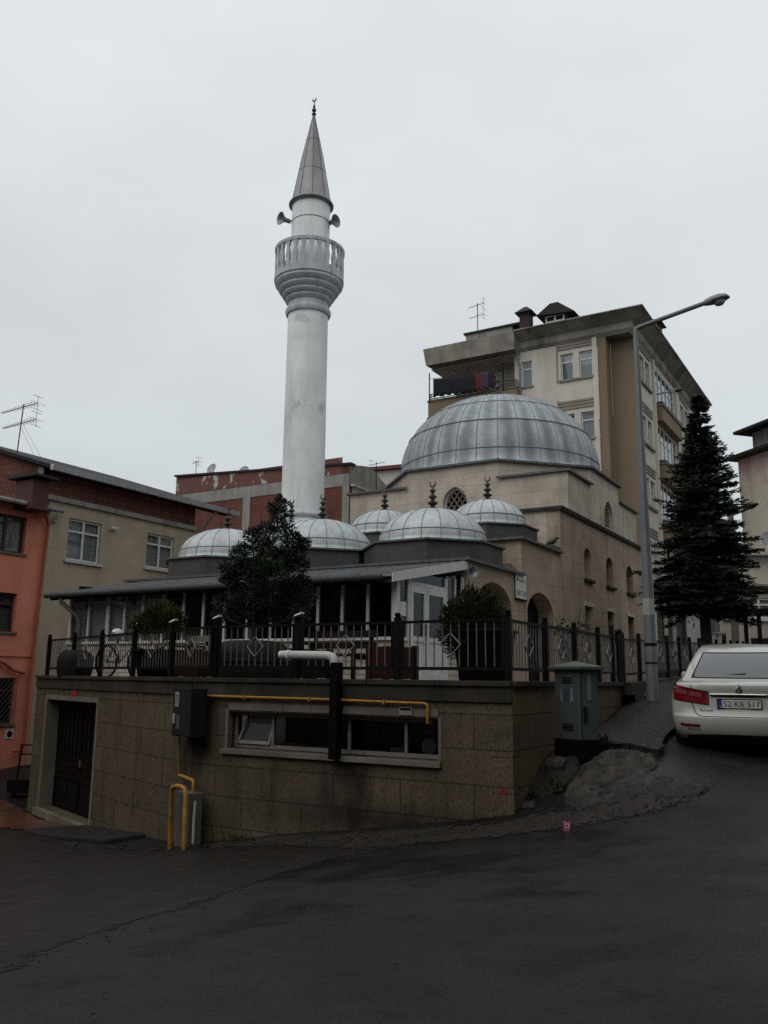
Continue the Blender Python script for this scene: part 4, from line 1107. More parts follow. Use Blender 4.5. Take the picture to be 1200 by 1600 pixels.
cornice('hall_cornice', [(HX0, HY0), (XR, HY0), (XR, HY1)], HZ + .02)
UX0, UX1, UY0, UY1 = -16.35, -8.42, 25.30, 33.3
ZT, ZO = 6.36, 6.92
mb = MB()
o = [(HX0, HY0), (XR, HY0), (XR, HY1), (HX0, HY1)]; i_ = [(UX0, UY0), (UX1, UY0), (UX1, UY1), (UX0, UY1)]
for k in range(4):
    j = (k + 1) % 4
    mb.quad((*o[k], HZ + .03), (*o[j], HZ + .03), (*i_[j], HZ + .14), (*i_[k], HZ + .14))
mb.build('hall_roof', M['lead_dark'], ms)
ch = (UX1 - UX0) * .293; cy = (UY1 - UY0) * .293
# octagon drum walls
oc = [(UX0 + ch, UY0), (UX1 - ch, UY0), (UX1, UY0 + cy), (UX1, UY1 - cy), (UX1 - ch, UY1), (UX0 + ch, UY1), (UX0, UY1 - cy), (UX0, UY0 + cy)]
def lattice(parent, F, y0, y1, z0, z1):
    w = MB(); zs_ = z1 - (y1 - y0) * .62; t = .03
    # frame ring follows the arch
    A = arch(y0, y1, z0, zs_, z1, 7); B = arch(y0 + .05, y1 - .05, z0 + .05, zs_, z1 - .06, 7)
    for k in range(len(A)):
        j = (k + 1) % len(A)
        w.hexa([F(*A[k], -.16), F(*A[j], -.16), F(*B[j], -.16), F(*B[k], -.16), F(*A[k], -.10), F(*A[j], -.10), F(*B[j], -.10), F(*B[k], -.10)])
    fr = w.build('lattice_window', M['white_frame'], parent)
    mb = MB(); s = .17; c = (y0 + y1) / 2; hh = (y1 - y0) / 2
    for sg in (-1, 1):
        for k in range(-12, 13):
            # line u - c = sg * (v - v0)
            v0 = z0 + k * s * 1.414 * 1.15
            pts = []
            for v in np.linspace(z0, z1, 40):
                u_ = c + sg * (v - v0) * .72
                lim = hh if v <= zs_ else hh * math.sqrt(max(0, 1 - ((v - zs_) / (z1 - zs_ + .01)) ** 1.6))
                if abs(u_ - c) <= lim: pts.append((u_, v))
            if len(pts) > 1:
                (ua, va), (ub, vb) = pts[0], pts[-1]
                mb.hexa([F(ua - t, va, -.15 + .004 * sg), F(ua + t, va, -.15 + .004 * sg), F(ub + t, vb, -.15 + .004 * sg), F(ub - t, vb, -.15 + .004 * sg), F(ua - t, va, -.12 + .004 * sg), F(ua + t, va, -.12 + .004 * sg), F(ub + t, vb, -.12 + .004 * sg), F(ub - t, vb, -.12 + .004 * sg)])
    mb.build('lattice', M['sill'], fr)
    MB().quad(F(y0, z0, -.2), F(y1, z0, -.2), F(y1, z1, -.2), F(y0, z1, -.2)).build('pane', M['dark'], fr)
FU, FUR = FY(UY0), FX(UX1)
p = at_y(711.5, 782, UY0); lw = .43
lz1 = at_y(711, 762, UY0).z; lz0 = lz1 - 1.35
front_h = [arch(p.x - lw, p.x + lw, lz0, lz1 - lw * 1.24, lz1, 7)]
pr_ = at_x(951, 800, UX1); rz1 = at_x(946, 781, UX1).z
right_h = [arch(pr_.y - .52, pr_.y + .52, 5.2, rz1 - .62, rz1, 7)]
mb = MB()
mb.wall(FU, [(UX0 + ch, HZ), (UX1 - ch, HZ), (UX1 - ch, ZO), (UX0 + ch, ZO)], front_h, .35)
mb.wall(FUR, [(UY0 + cy, HZ), (UY1 - cy, HZ), (UY1 - cy, ZO), (UY0 + cy, ZO)], right_h, .35)
for k in (1, 3, 4, 5, 6, 7):
    a, b = Vector((*oc[k], 0)), Vector((*oc[(k + 1) % 8], 0)); d = (b - a).normalized(); nn = Vector((-d.y, d.x, 0)) * .35
    mb.hexa([a + Vector((0, 0, HZ)), b + Vector((0, 0, HZ)), b + nn + Vector((0, 0, HZ)), a + nn + Vector((0, 0, HZ)), a + Vector((0, 0, ZO)), b + Vector((0, 0, ZO)), b + nn + Vector((0, 0, ZO)), a + nn + Vector((0, 0, ZO))])
mb.build('drum', M['hall'], ms)
lattice(ms, FU, p.x - lw, p.x + lw, lz0, lz1); lattice(ms, FUR, pr_.y - .52, pr_.y + .52, 5.2, rz1)
# arched stone surround of the front lattice
A = arch(p.x - lw - .02, p.x + lw + .02, lz0, lz1 - lw * 1.24, lz1 + .02, 7); B = arch(p.x - lw - .17, p.x + lw + .17, lz0, lz1 - lw * 1.24, lz1 + .17, 7)
mb = MB()
for k in range(len(A) - 1): mb.hexa([FU(*A[k], .002), FU(*A[k + 1], .002), FU(*B[k + 1], .002), FU(*B[k], .002), FU(*A[k], .03), FU(*A[k + 1], .03), FU(*B[k + 1], .03), FU(*B[k], .03)])
mb.build('window_surround', M['hall'], ms)
# corner turrets
for (cx, cyy, sx, sy) in ((UX1, UY0, -1, 1), (UX0, UY0, 1, 1), (UX1, UY1, -1, -1), (UX0, UY1, 1, -1)):
    e_ = .004
    tri = [(cx, cyy), (cx + sx * (ch - e_), cyy), (cx, cyy + sy * (cy - e_))]
    MB().prism([(x, y, HZ) for x, y in tri], (0, 0, ZT - HZ)).build('corner_turret', M['hall'], ms)
    t2 = [(cx - sx * .11, cyy - sy * .11), (cx + sx * (ch + .02), cyy - sy * .11), (cx - sx * .11, cyy + sy * (cy + .02))]
    MB().prism([(x, y, ZT - .02) for x, y in t2], (0, 0, .07)).build('turret_coping', M['cornice'], ms)
# drum cornice and lead skirt
cx_, cy_ = (UX0 + UX1) / 2, (UY0 + UY1) / 2
mb = MB(); f = 1.032
o8 = [(cx_ + (x - cx_) * f, cy_ + (y - cy_) * f) for x, y in oc]
mb.prism([(x, y, ZO) for x, y in o8], (0, 0, .07)).build('drum_cornice', M['cornice'], ms)
Rm = 3.64
prof = [(3.90, 7.0), (3.80, 7.04), (3.71, 7.14), (3.655, 7.32)]
for k in range(0, 19):
    t = k / 18 * PI / 2
    prof.append((Rm * math.cos(t) ** .96, 7.45 + 2.92 * math.sin(t)))
prof[-1] = (.06, 10.37)
md = ribbed_dome(ms, 'main_dome', (cx_, cy_, 0), prof, 32, [(3.64, 7.6), (3.35, 8.66), (2.60, 9.53)], M['lead_main'], M['seam'], .021)
mb = MB()
for k in range(8):                          # lead skirt from the octagon corners to the round dome foot
    a, b = o8[k], o8[(k + 1) % 8]
    pts = []
    for j in range(7):
        w = j / 6; x = a[0] + (b[0] - a[0]) * w; y = a[1] + (b[1] - a[1]) * w
        d = math.hypot(x - cx_, y - cy_); pts.append(((x, y, ZO + .072), (cx_ + (x - cx_) / d * 3.80, cy_ + (y - cy_) / d * 3.74, 7.15)))
    for j in range(6): mb.quad(pts[j][0], pts[j + 1][0], pts[j + 1][1], pts[j][1])
mb.build('dome_skirt', M['lead_main'], ms, smooth=True)
finial(md, (cx_, cy_, 10.34), 1.25, 1.35)
# portico: two stepped bays seen from the right, domes on low lead drums
PX0 = -19.0
YB2, Z1, Z2 = 21.05, 2.64, 3.60
def archhole(F_y, apx, right, spring):
    ap = at_x(*apx, XR); rgt = at_x(right[0], right[1], XR).y; hw = rgt - ap.y
    return (ap.y - hw, ap.y + hw, at_x(*spring, XR).z, ap.z)
a1 = archhole(None, (771, 910.5), (798, 946), (798, 952)); a2 = archhole(None, (843, 926.5), (863.3, 958), (863.3, 962))
a1 = (max(a1[0], YB + .25), a1[1], a1[2], a1[3])
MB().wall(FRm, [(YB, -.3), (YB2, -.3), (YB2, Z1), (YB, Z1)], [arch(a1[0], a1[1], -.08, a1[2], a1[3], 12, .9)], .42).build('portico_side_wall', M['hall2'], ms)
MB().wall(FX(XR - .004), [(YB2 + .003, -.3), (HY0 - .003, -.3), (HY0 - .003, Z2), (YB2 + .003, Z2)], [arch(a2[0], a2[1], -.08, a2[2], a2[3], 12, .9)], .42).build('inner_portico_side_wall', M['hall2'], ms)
for a in (a1, a2):
    A = arch(a[0], a[1], -.08, a[2], a[3], 12, .9); B = arch(a[0] - .12, a[1] + .12, -.08, a[2], a[3] + .13, 12, .9)
    mb = MB()
    for k in range(len(A) - 1): mb.hexa([FRm(*A[k], .003), FRm(*A[k + 1], .003), FRm(*B[k + 1], .003), FRm(*B[k], .003), FRm(*A[k], .025), FRm(*A[k + 1], .025), FRm(*B[k + 1], .025), FRm(*B[k], .025)])
    mb.build('arch_moulding', M['hall2'], ms)
    MB().fbox(FRm, a[0] - .1, a[1] + .1, -.08, a[3] + .1, -.50, -.45).build('arch_glazing', M['room'], ms)
MB().box(PX0, XR - .43, YB, YB + .35, 1.9, Z1).build('portico_front_wall', M['hall2'], ms)
MB().box(PX0, PX0 + .3, YB + .36, HY0 - .01, -.2, Z1 - .01).build('portico_end_wall', M['hall2'], ms)
MB().box(PX0, XR - .43, YB2 + .003, YB2 + .3, Z1 - .2, Z2 - .003).build('inner_portico_front_wall', M['hall2'], ms)
MB().box(PX0 - .1, XR + .12, YB - .14, YB2 + .0, Z1 + .002, Z1 + .06).build('portico_roof', M['cornice'], ms)
MB().box(PX0 - .1, XR + .11, YB2 - .13, HY0 - .004, Z2 + .002, Z2 + .06).build('inner_portico_roof', M['cornice'], ms)
MB().hexa([(PX0, YB2 - .01, Z1 + .062), (XR - .02, YB2 - .01, Z1 + .062), (XR - .02, YB2 - .6, Z1 + .062), (PX0, YB2 - .6, Z1 + .062), (PX0, YB2 - .01, Z1 + .34), (XR - .3, YB2 - .01, Z1 + .34), (XR - .3, YB2 - .1, Z1 + .34), (PX0, YB2 - .1, Z1 + .34)]).build('lead_apron', M['lead_dark'], ms)
def small_dome(x, y, z0, zd, Rd, H, Ro, hfin, ph):
    mb = MB()
    o_ = [(x + Ro / math.cos(PI / 8) * math.cos(PI / 4 * k + PI / 8), y + Ro / math.cos(PI / 8) * math.sin(PI / 4 * k + PI / 8)) for k in range(8)]
    mb.prism([(a, b, z0) for a, b in o_], (0, 0, zd - z0))
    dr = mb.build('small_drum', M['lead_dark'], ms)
    f = 1.045
    MB().prism([(x + (a - x) * f, y + (b - y) * f, zd + .001) for a, b in o_], (0, 0, .045)).build('drum_rim', M['cornice'], dr)
    prof = [(Rd + .12, zd + .046), (Rd + .05, zd + .075), (Rd, zd + .17)]
    for k in range(0, 13):
        t = k / 12 * PI / 2; prof.append((Rd * math.cos(t), zd + .20 + (H - .2) * math.sin(t)))
    prof[-1] = (.05, zd + H)
    d = ribbed_dome(ms, 'small_dome', (x, y, 0), prof, 18, [(Rd * .985, zd + .36)], M['lead'], M['seam'], .013, ph)
    finial(d, (x, y, zd + H - .02), hfin, 1.25)
YD1, YD2 = 19.38, 22.62
for k, x in enumerate((-10.02, -13.42, -16.8)): small_dome(x, YD1, Z1 + .06, 3.20, 1.36, 1.05, 1.62, .78, .1 + .07 * k)
for k, x in enumerate((-9.92, -13.35, -16.9)): small_dome(x, YD2, Z2 + .06, 4.15, 1.08, .92, 1.28, .74, .05 + .1 * k)
MB().prism([(XR + .03, 23.35, Z2 + .062), (XR + .03, 24.1, Z2 + .062), (XR - .4, 24.1, Z2 + .062), (XR - .4, 23.35, Z2 + .062)], (0, 0, .12)).build('roof_upstand', M['cornice'], ms)
# name board
y0, z1 = yz(803.5, 914, XR); y1, z2 = yz(820, 941, XR)
sg = thing('name_board', 'white board with dark lettering between the two portico arches', 'sign', FRm((y0 + y1) / 2, (z1 + z2) / 2, 0))
zlo = z2 + .06
MB().fbox(FRm, y0, y1, zlo, zlo + .62, .03, .05).build('board', M['white_frame'], sg)
MB().fbox(FRm, y0 - .02, y1 + .02, zlo + .623, zlo + .66, .02, .055).fbox(FRm, y0 - .02, y1 + .02, zlo - .05, zlo - .003, .02, .055).build('frame', M['iron'], sg)
DB = plain('dark_blue_paint', (.02, .03, .07), .5)
text_mesh('lettering', 'ELBEYT CAD', FRm, (y0 + y1) / 2, zlo + .08, .13, DB, sg, .053, width=(y1 - y0) * .9)
text_mesh('small_lettering', 'MAHALLESİ', FRm, (y0 + y1) / 2 + .06, zlo + .42, .06, DB, sg, .053, width=(y1 - y0) * .6)
MB().lathe(FRm(y0 + .1, zlo + .48, .051), [(.0, 0), (.05, 0), (.05, .002), (0, .003)], 14, (1, 0, 0)).build('emblem', plain('sign_red', (.3, .03, .03), .5), sg)
# crow
p = at_x(862, 834, XR - .02); p.z = Z2 + .064
p.z = max(p.z, Z2 + .062)
cr = thing('crow', 'dark crow perched on the edge of the lead portico roof', 'bird', p, R(-59))
def cv(x, z): return Vector((0, x, z))
mb = MB().tube([cv(-.26, .08), cv(-.18, .11), cv(-.10, .15), cv(-.02, .19), (0, .06, .235), (0, .105, .285), (0, .135, .315), (0, .16, .325), (0, .185, .32), (0, .235, .31)], [.012, .03, .06, .078, .066, .042, .04, .036, .016, .003], 12)
bd_ = mb.build('body', plain('crow_feathers', (.016, .015, .018), .5), cr, smooth=True, local=True)
for s in (-1, 1): MB().tube([(s * .03, .0, .13), (s * .03, .02, .06), (s * .03, .01, 0)], .006, 5).build('leg', M['black'], cr, local=True)

# ------------------------------------------------------------------ the minaret
mc = at_d(472.5, 800, 30.); MX, MY = mc.x, mc.y
mn = thing('minaret', 'tall whitewashed round minaret with one grey balcony and a pointed sheet metal cone', 'minaret', (MX, MY, 0))
MB().lathe((MX, MY, 0), [(1.0, -.2), (1.0, 4.5), (.95, 4.9), (.80, 5.35), (.80, 5.46)], 16, ph=.2).build('base', M['minaret'], mn)
MB().lathe((MX, MY, 0), [(.76, 5.40), (.86, 5.44), (.88, 5.52), (.84, 5.60), (.76, 5.64)], 40, cap=False).build('base_ring', M['balcony'], mn, smooth=True)
MB().lathe((MX, MY, 0), [(.755, 5.4), (.73, 13.0), (.73, 13.6)], 48, cap=False).build('shaft', M['minaret'], mn, smooth=True)
MB().lathe((MX, MY, 0), [(.73, 12.98), (.80, 13.0), (.835, 13.08), (.835, 13.16), (.80, 13.24), (.745, 13.27), (.74, 13.44), (.80, 13.47), (.86, 13.56), (.84, 13.63), (.92, 13.66), (.98, 13.75), (.96, 13.82), (1.04, 13.85), (1.11, 13.95), (1.09, 14.02), (1.17, 14.06), (1.245, 14.17), (1.23, 14.25), (1.28, 14.29), (1.28, 14.45), (.70, 14.45)], 48, cap=False).build('corbel', M['balcony'], mn, smooth=True)
bl = MB().lathe((MX, MY, 0), [(1.20, 15.43), (1.29, 15.44), (1.30, 15.56), (1.20, 15.57), (1.20, 15.43)], 48, cap=False).build('balcony_rail', M['balcony'], mn, smooth=True)
for k in range(26):
    w = 2 * PI * (k + .3) / 26
    c = Vector((MX + 1.225 * math.cos(w), MY + 1.225 * math.sin(w), 0)); tdir = Vector((-math.sin(w), math.cos(w), 0)); nd = Vector((math.cos(w), math.sin(w), 0))
    outl = [(.10, 14.43), (.10, 14.50), (.055, 14.66), (.08, 14.82), (.09, 14.94), (.06, 15.10), (.045, 15.22), (.08, 15.34), (.095, 15.45)]
    poly = [c + tdir * a + Vector((0, 0, z)) for a, z in outl] + [c - tdir * a + Vector((0, 0, z)) for a, z in outl[::-1]]
    MB().prism([q - nd * .045 for q in poly], nd * .09).build('baluster', M['balcony'], bl)
MB().lathe((MX, MY, 0), [(.71, 14.4), (.71, 17.6)], 48, cap=False).build('upper_shaft', M['minaret'], mn, smooth=True)
zc_ = 16.68
MB().lathe((MX, MY, 0), [(.712, zc_ - .012), (.722, zc_ - .012), (.722, zc_ + .012), (.712, zc_ + .012)], 40, cap=False).build('clamp_band', plain('rusty_band', (.16, .12, .09), .6), mn)
zk = 17.46; za_ = at_d(488, 180, 30).z
cn = MB().lathe((MX, MY, 0), [(.70, zk - .12), (.80, zk - .10), (.82, zk - .03), (.80, zk + .03), (.72, zk + .12), (.40, zk + (za_ - zk) * .52), (.03, za_)], 48, cap=False).build('cone', M['cone'], mn, smooth=True)
mb = MB()
for k in range(9):
    w = 2 * PI * k / 9 + .5
    mb.tube([Vector((MX + math.cos(w) * r, MY + math.sin(w) * r, z)) for r, z in ((.725, zk + .12), (.403, zk + (za_ - zk) * .52), (.035, za_ - .02))], .011, 5)
for q in (.345, .70):
    r = .72 + (.03 - .72) * q; r = .72 - .69 * (q * (za_ - zk) - .12) / ((za_ - zk) - .12)
    mb.tube([Vector((MX + math.cos(w) * (r + .012), MY + math.sin(w) * (r + .012), zk + (za_ - zk) * q)) for w in np.linspace(0, 2 * PI, 33)], .016, 5, cap=False)
mb.build('cone_seams', M['cornice'], cn)
MB().lathe((MX, MY, 0), [(.80, zk - .10), (.84, zk - .06), (.84, zk - .02), (.80, zk + .02)], 48, cap=False).build('cone_rim', M['cornice'], cn, smooth=True)
finial(cn, (MX, MY, za_ - .03), .80, 1.3, [(.03, 0), (.04, .04), (.085, .07), (.085, .12), (.04, .16), (.03, .22), (.085, .27), (.085, .33), (.035, .38), (.05, .46), (.05, .52), (.02, .60), (.018, .8)])
for (px, py, lab, aim) in ((438, 341, 'grey horn loudspeaker on the left of the minaret shaft facing left', (-.35, -.93, -.05)), (525, 345, 'grey horn loudspeaker on the right of the minaret shaft facing right', (.86, -.1, -.05))):
    p = at_d(px, py, 29.75)
    horn('loudspeaker', lab, p, aim, .25, .42, mount=Vector((MX, MY, p.z - .05)) + (Vector((p.x - MX, p.y - MY, 0)).normalized() * .7), group='minaret loudspeakers')

# ------------------------------------------------------------------ apartment block behind the mosque
YA, XA = 38.44, -9.65
ap = thing('apartment_block', 'tall cream apartment block with brown bays and stained attic parapet behind the main dome', 'apartment block', (-14, 45, 1))
M['cream'] = plaster('cream_render', (.54, .50, .44), (.26, .235, .20), .5, .85, .06, 1.5)
M['brownr'] = plaster('brown_render', (.20, .148, .098), (.10, .075, .05), .4, .85, .06, 1.5)
M['attic'] = plaster('attic_concrete', (.27, .245, .21), (.035, .032, .03), .95, .9, .25, 1.1)
FA, FAR = FY(YA), FX(XA)
SOF = at_y(950, 522, YA).z - .05            # soffit height
FL = 3.0
xm = xz(812, 600, YA)[0]                    # left end of the flush front wall
xb0 = xz(930, 560, YA)[0]; xb1 = xz(947, 560, YA)[0]
def XA_(px, py): return xz(px, py, YA)[0]
zw1, zw0 = xz(886, 553, YA)[1], xz(886, 593, YA)[1]
cols = [(XA_(876, 570), XA_(895.5, 570)), (XA_(905, 570), XA_(926, 570))]
single = (XA_(815, 585), XA_(831.5, 585))
holes = []; wins = []
for k in range(4):
    for a, b in cols + [single]:
        z0 = zw0 - FL * k; z1 = zw1 - FL * k
        if k > 1: continue
        holes.append(rect(a, b, z0, z1)); wins.append((a, b, z0, z1))
MB().wall(FA, [(xm, -.5), (xb0, -.5), (xb0, SOF), (xm, SOF)], holes, .3).build('front_wall', M['cream'], ap)
for a, b, z0, z1 in wins:
    window(ap, FA, a, b, z0, z1, .1, trans=(z0 + (z1 - z0) * .70,), fw_=.06, frame='white_frame', curtain=(z0, z0 + (z1 - z0) * .93), name='window')
SILLM = plaster('apartment_sill', (.24, .21, .18), (.08, .07, .06), .6, .8, .2)
GB = plaster('grooved_band', (.25, .225, .19), amt=.5)
for k in range(2):
    a, b = cols[0][0] - .1, cols[1][1] + .08; z = zw0 - FL * k
    MB().fbox(FA, a, b, z - .11, z - .003, 0.003, .08).build('window_sill', SILLM, ap)
    MB().fbox(FA, single[0] - .08, single[1] + .06, zw0 - FL * k - .1, zw0 - FL * k - .003, .003, .06).build('window_sill', SILLM, ap)
for k in range(2):
    mb = MB()
    a, b = cols[0][0] - .14, cols[1][1] + .06; z = zw1 - FL * k + .22
    for j in range(3): mb.fbox(FA, a, b, z + j * .16, z + j * .16 + .1, .003, .05)
    mb.fbox(FA, a - .06, a - .005, zw0 - .1 - FL * k, z + .5, .003, .05)
    mb.build('moulding', GB, ap)
mb = MB().fbox(FA, xb0 - .12, xb0 + .10, -.5, SOF - .003, .004, .07); mb.build('pilaster', M['cream'], ap)
mb = MB().box(xb0 + .105, xb1, YA + .01, YA + .8, -.5, SOF - .004); mb.build('bay', M['brownr'], ap)
MB().box(xb1 + .003, XA - .001, YA + .8, YA + 1.1, -.5, SOF - .006).build('recessed_bay', M['brownr'], ap)
# right face
def YR(px, py): return at_x(px, py, XA).y
r0a, r0b = YR(1000, 580), YR(1015, 590)
b2a, b2b = YR(1023, 610), YR(1052, 630)
r3a, r3b = YR(1064, 660), YR(1076, 670)
YEND = YR(1088, 660)
holes = []; rw = []
zt0, zb0 = zw1 + .05, zw0 - .02
zg1, zg0 = SOF - .25, SOF - 2.15
for k in range(4):
    m0 = (r0a + r0b) / 2; m3 = (r3a + r3b) / 2
    for a, b in ((r0a, m0 - .12), (m0 + .12, r0b), (r3a, m3 - .12), (m3 + .12, r3b)): rw.append((a, b, zb0 - FL * k, zt0 - FL * k, 'w'))
    rw.append((b2a, b2b, zg0 - FL * k, zg1 - FL * k, 'g'))
holes = [rect(a, b, c, d) for a, b, c, d, e_ in rw]
shop = (YR(1026, 960), YR(1052, 960)); shop2 = (YR(1055, 960), YR(1070, 960))
sz1 = at_x(1030, 938, XA).z; 
holes += [rect(*shop, .6, sz1), rect(*shop2, .6, sz1)]
MB().wall(FAR, [(YA + 1.103, -.5), (YEND, -.5), (YEND, SOF), (YA + 1.103, SOF)], holes, .3).build('side_wall', M['cream'], ap)
for a, b, c, d, kd in rw:
    if kd == 'w': window(ap, FAR, a, b, c, d, .12, trans=(c + (d - c) * .7,), fw_=.06, curtain=(c, d - .1), name='window')
    else:
        n = 5
        window(ap, FAR, a, b, c, d, .02, mull=[a + (b - a) * j / n for j in range(1, n)], trans=(c + (d - c) * .62,), fw_=.06, curtain=(c, d - .05), name='balcony_glazing')
for a, b in (shop, shop2):
    mb = MB()
    nn = 14
    for j in range(nn): mb.fbox(FAR, a, b, .6 + (sz1 - .6) * j / nn, .6 + (sz1 - .6) * (j + .9) / nn, -.12, -.08)
    mb.build('roller_shutter', plain('brown_shutter', (.075, .065, .06), .6), ap)
LEDG = plaster('ledge_grey', (.17, .155, .14), amt=.6)
for k in range(4):
    z = zg0 - FL * k; mb = MB(); mp_ = MB()
    mb.fbox(FAR, b2a - .15, b2b + .15, z - 1.0, z - .25, .004, .35)
    mp_.fbox(FAR, b2a - .2, b2b + .2, z - .245, z - .14, .004, .42); mp_.fbox(FAR, b2a - .2, b2b + .2, z - .10, z - .03, .004, .40)
    mb.build('balcony_front', M['brownr'], ap); mp_.build('ledge', LEDG, ap)
    for a, b in ((r0a, r0b), (r3a, r3b)):
        z = zb0 - FL * k
        mg = MB(); MB().fbox(FAR, a - .1, b + .1, z - .12, z - .003, .004, .1).build('window_sill', LEDG, ap)
        for j in range(3): mg.fbox(FAR, a - .1, b + .1, zt0 - FL * k + .2 + j * .16, zt0 - FL * k + .3 + j * .16, .004, .05)
        mg.build('moulding', GB, ap)
MB().fbox(FAR, b2a - .5, b2a - .28, 2, SOF - .01, .004, .12).fbox(FAR, b2b + .28, b2b + .5, 2, SOF - .01, .004, .12).build('pilaster', M['cream'], ap)
MB().fbox(FAR, YA + 1.2, YEND, 4.05, 4.35, .004, .3).build('storey_band', plaster('band_dark', (.10, .09, .08)), ap)
MB().box(-24, XA - .31, YEND - .3, YEND - .01, -.5, SOF - .01).build('rear_wall', M['cream'], ap)
# attic parapet: a cove leaning outwards
TOPZ = at_y(994, 478.5, YA - .7).z; OUT = .85
xL = xz(812, 520, YA)[0]
B0 = (xL, YA, SOF); B1 = (XA, YA, SOF); B2 = (XA, YEND + .4, SOF)
mid = lambda x, y, z: (x, y, z)
mb = MB()
prof = [(.0, SOF - .05), (.16, SOF + .12), (.16, SOF + .42), (OUT - .12, TOPZ - .08), (OUT, TOPZ - .05), (OUT, TOPZ), (-.2, TOPZ + .01)]
for (a0, h0), (a1_, h1) in zip(prof[:-1], prof[1:]):
    mb.quad((xL, YA - a0, h0), (XA + a0, YA - a0, h0), (XA + a1_, YA - a1_, h1), (xL, YA - a1_, h1))
    mb.quad((XA + a0, YA - a0, h0), (XA + a0, YEND + .5 + a0 * .4, h0), (XA + a1_, YEND + .5 + a1_ * .4, h1), (XA + a1_, YA - a1_, h1))
    mb.quad((XA + a0, YEND + .5 + a0 * .4, h0), (-22, YEND + .5 + a0 * .4, h0), (-22, YEND + .5 + a1_ * .4, h1), (XA + a1_, YEND + .5 + a1_ * .4, h1))
mb.build('attic_parapet', M['attic'], ap)
MB().box(xb0 - .3, XA + .05, YA - .05, YA + 1.2, SOF - .002, SOF + .1).build('soffit', M['attic'], ap)
# balcony side, left
YW = YA + 1.7; YO = YA - .55
xl2 = at_y(661, 547, YO - .3).x; zl_t = at_y(661, 546, YO - .3).z; zl_b = at_y(663, 571, YO - .3).z
xe = XA_(690, 600)
MB().wall(FY(YW), [(xe, -.5), (xm + .0, -.5), (xm + .0, SOF), (xe, SOF)], [rect(XA_(783, 590) + .0, XA_(803, 590) + .2, zw0 - .9, zw1)], .25).build('balcony_wall', M['cream'], ap)
a, b = XA_(783, 590) + .0, XA_(803, 590) + .2
window(ap, FY(YW), a, b, zw0 - .9, zw1, .08, trans=(zw1 - .45,), curtain=(zw0 - .9, zw1 - .1), name='balcony_door')
MB().box(xm - .26, xm - .003, YA + .02, YW - .003, -.5, SOF).build('return_wall', M['cream'], ap)
MB().box(xe - .002, xe + .25, YW + .26, YEND - .31, -.5, SOF).build('left_wall', M['cream'], ap)
MB().hexa([(xl2 + .12, YO - .2, zl_b), (xL - .003, YO - .2, zl_b), (xL - .003, YW + 1, zl_b + .0), (xl2 + .5, YW + 1, zl_b), (xl2, YO - .3, zl_t - .0), (xL - .003, YO - .3, zl_t), (xL - .003, YW + 1, zl_t), (xl2, YW + 1, zl_t)]).build('balcony_roof', M['attic'], ap)
MB().box(xl2 + .1, xL - .1, YO + .4, YW - .01, zl_b - .03, zl_b - .004).build('balcony_ceiling', M['cream'], ap)
for k in range(4):
    xa_ = at_y(669, 632, YO).x; z1 = at_y(740, 617, YO).z - FL * k; z0 = z1 - .82
    xr_ = XA_(810, 610) + .15
    mb = MB().box(xa_, xr_, YO, YO + .15, z0, z1).box(xa_, xa_ + .15, YO + .152, YW - .003, z0, z1).box(xr_ - .15, xr_, YO + .152, YA - .003, z0, z1)
    mb.build('balcony_front', M['brownr'], ap)
    mb = MB().box(xa_ - .05, xr_ + .05, YO - .05, YW - .003, z0 - .18, z0 - .003).box(xa_ - .04, xr_ + .04, YO - .04, YO + .18, z1 + .003, z1 + .09); mb.build('balcony_slab', M['sill'], ap)
    mb = MB()
    for j in range(3):
        zz = z1 + .18 + .13 * j
        mb.tube([Vector((xa_ + .07, YW, zz)), Vector((xa_ + .07, YO + .07, zz)), Vector((xr_ - .07, YO + .07, zz)), Vector((xr_ - .07, YA, zz))], .025, 6)
    for j in range(7):
        x = xa_ + .07 + (xr_ - xa_ - .14) * j / 6
        mb.box(x - .02, x + .02, YO + .05, YO + .09, z1 + .09, z1 + .46)
    mb.build('balcony_railing', plain('dark_rail', (.06, .055, .05), .6) if 'dark_rail' not in bpy.data.materials else bpy.data.materials['dark_rail'], ap)
    if k == 0: ZB, XB0, XB1 = z1, xa_, xr_
# roof things (parts of the block)
p0, p1 = at_y(728, 530, YA + 1.5), at_y(800, 512, YA + 1.5)
MB().box(p0.x, p1.x, YA + 1.5, YA + 4, SOF, p1.z + .1).build('roof_room', M['concrete'], ap)
MB().box(p0.x - .1, p1.x + .6, YA + 1.4, YA + 4.1, p1.z + .103, p1.z + .2).build('roof_room_slab', M['fascia'], ap)
a, b = at_y(853, 506, YA + .6), at_y(882, 489, YA + .6)
dm = MB().box(a.x - .1, b.x + .15, YA + .6, YA + 3, TOPZ - .3, b.z + .12).build('dormer', M['fascia'], ap)
c = (a.x + b.x) / 2; hw = (b.x - a.x) / 2
MB().hexa([(c - hw - .4, YA + .3, b.z + .02), (c + hw + .6, YA + .3, b.z - .12), (c + hw + .6, YA + 3.2, b.z - .12), (c - hw - .4, YA + 3.2, b.z + .02), (c - .15, YA + .3, b.z + .52), (c + .25, YA + .3, b.z + .52), (c + .25, YA + 3.2, b.z + .52), (c - .15, YA + 3.2, b.z + .52)]).build('dormer_roof', M['fascia'], dm)
window(dm, FY(YA + .59), a.x, b.x, a.z, b.z, -.03, mull=(c,), fw_=.07, name='dormer_window', deep=.02)
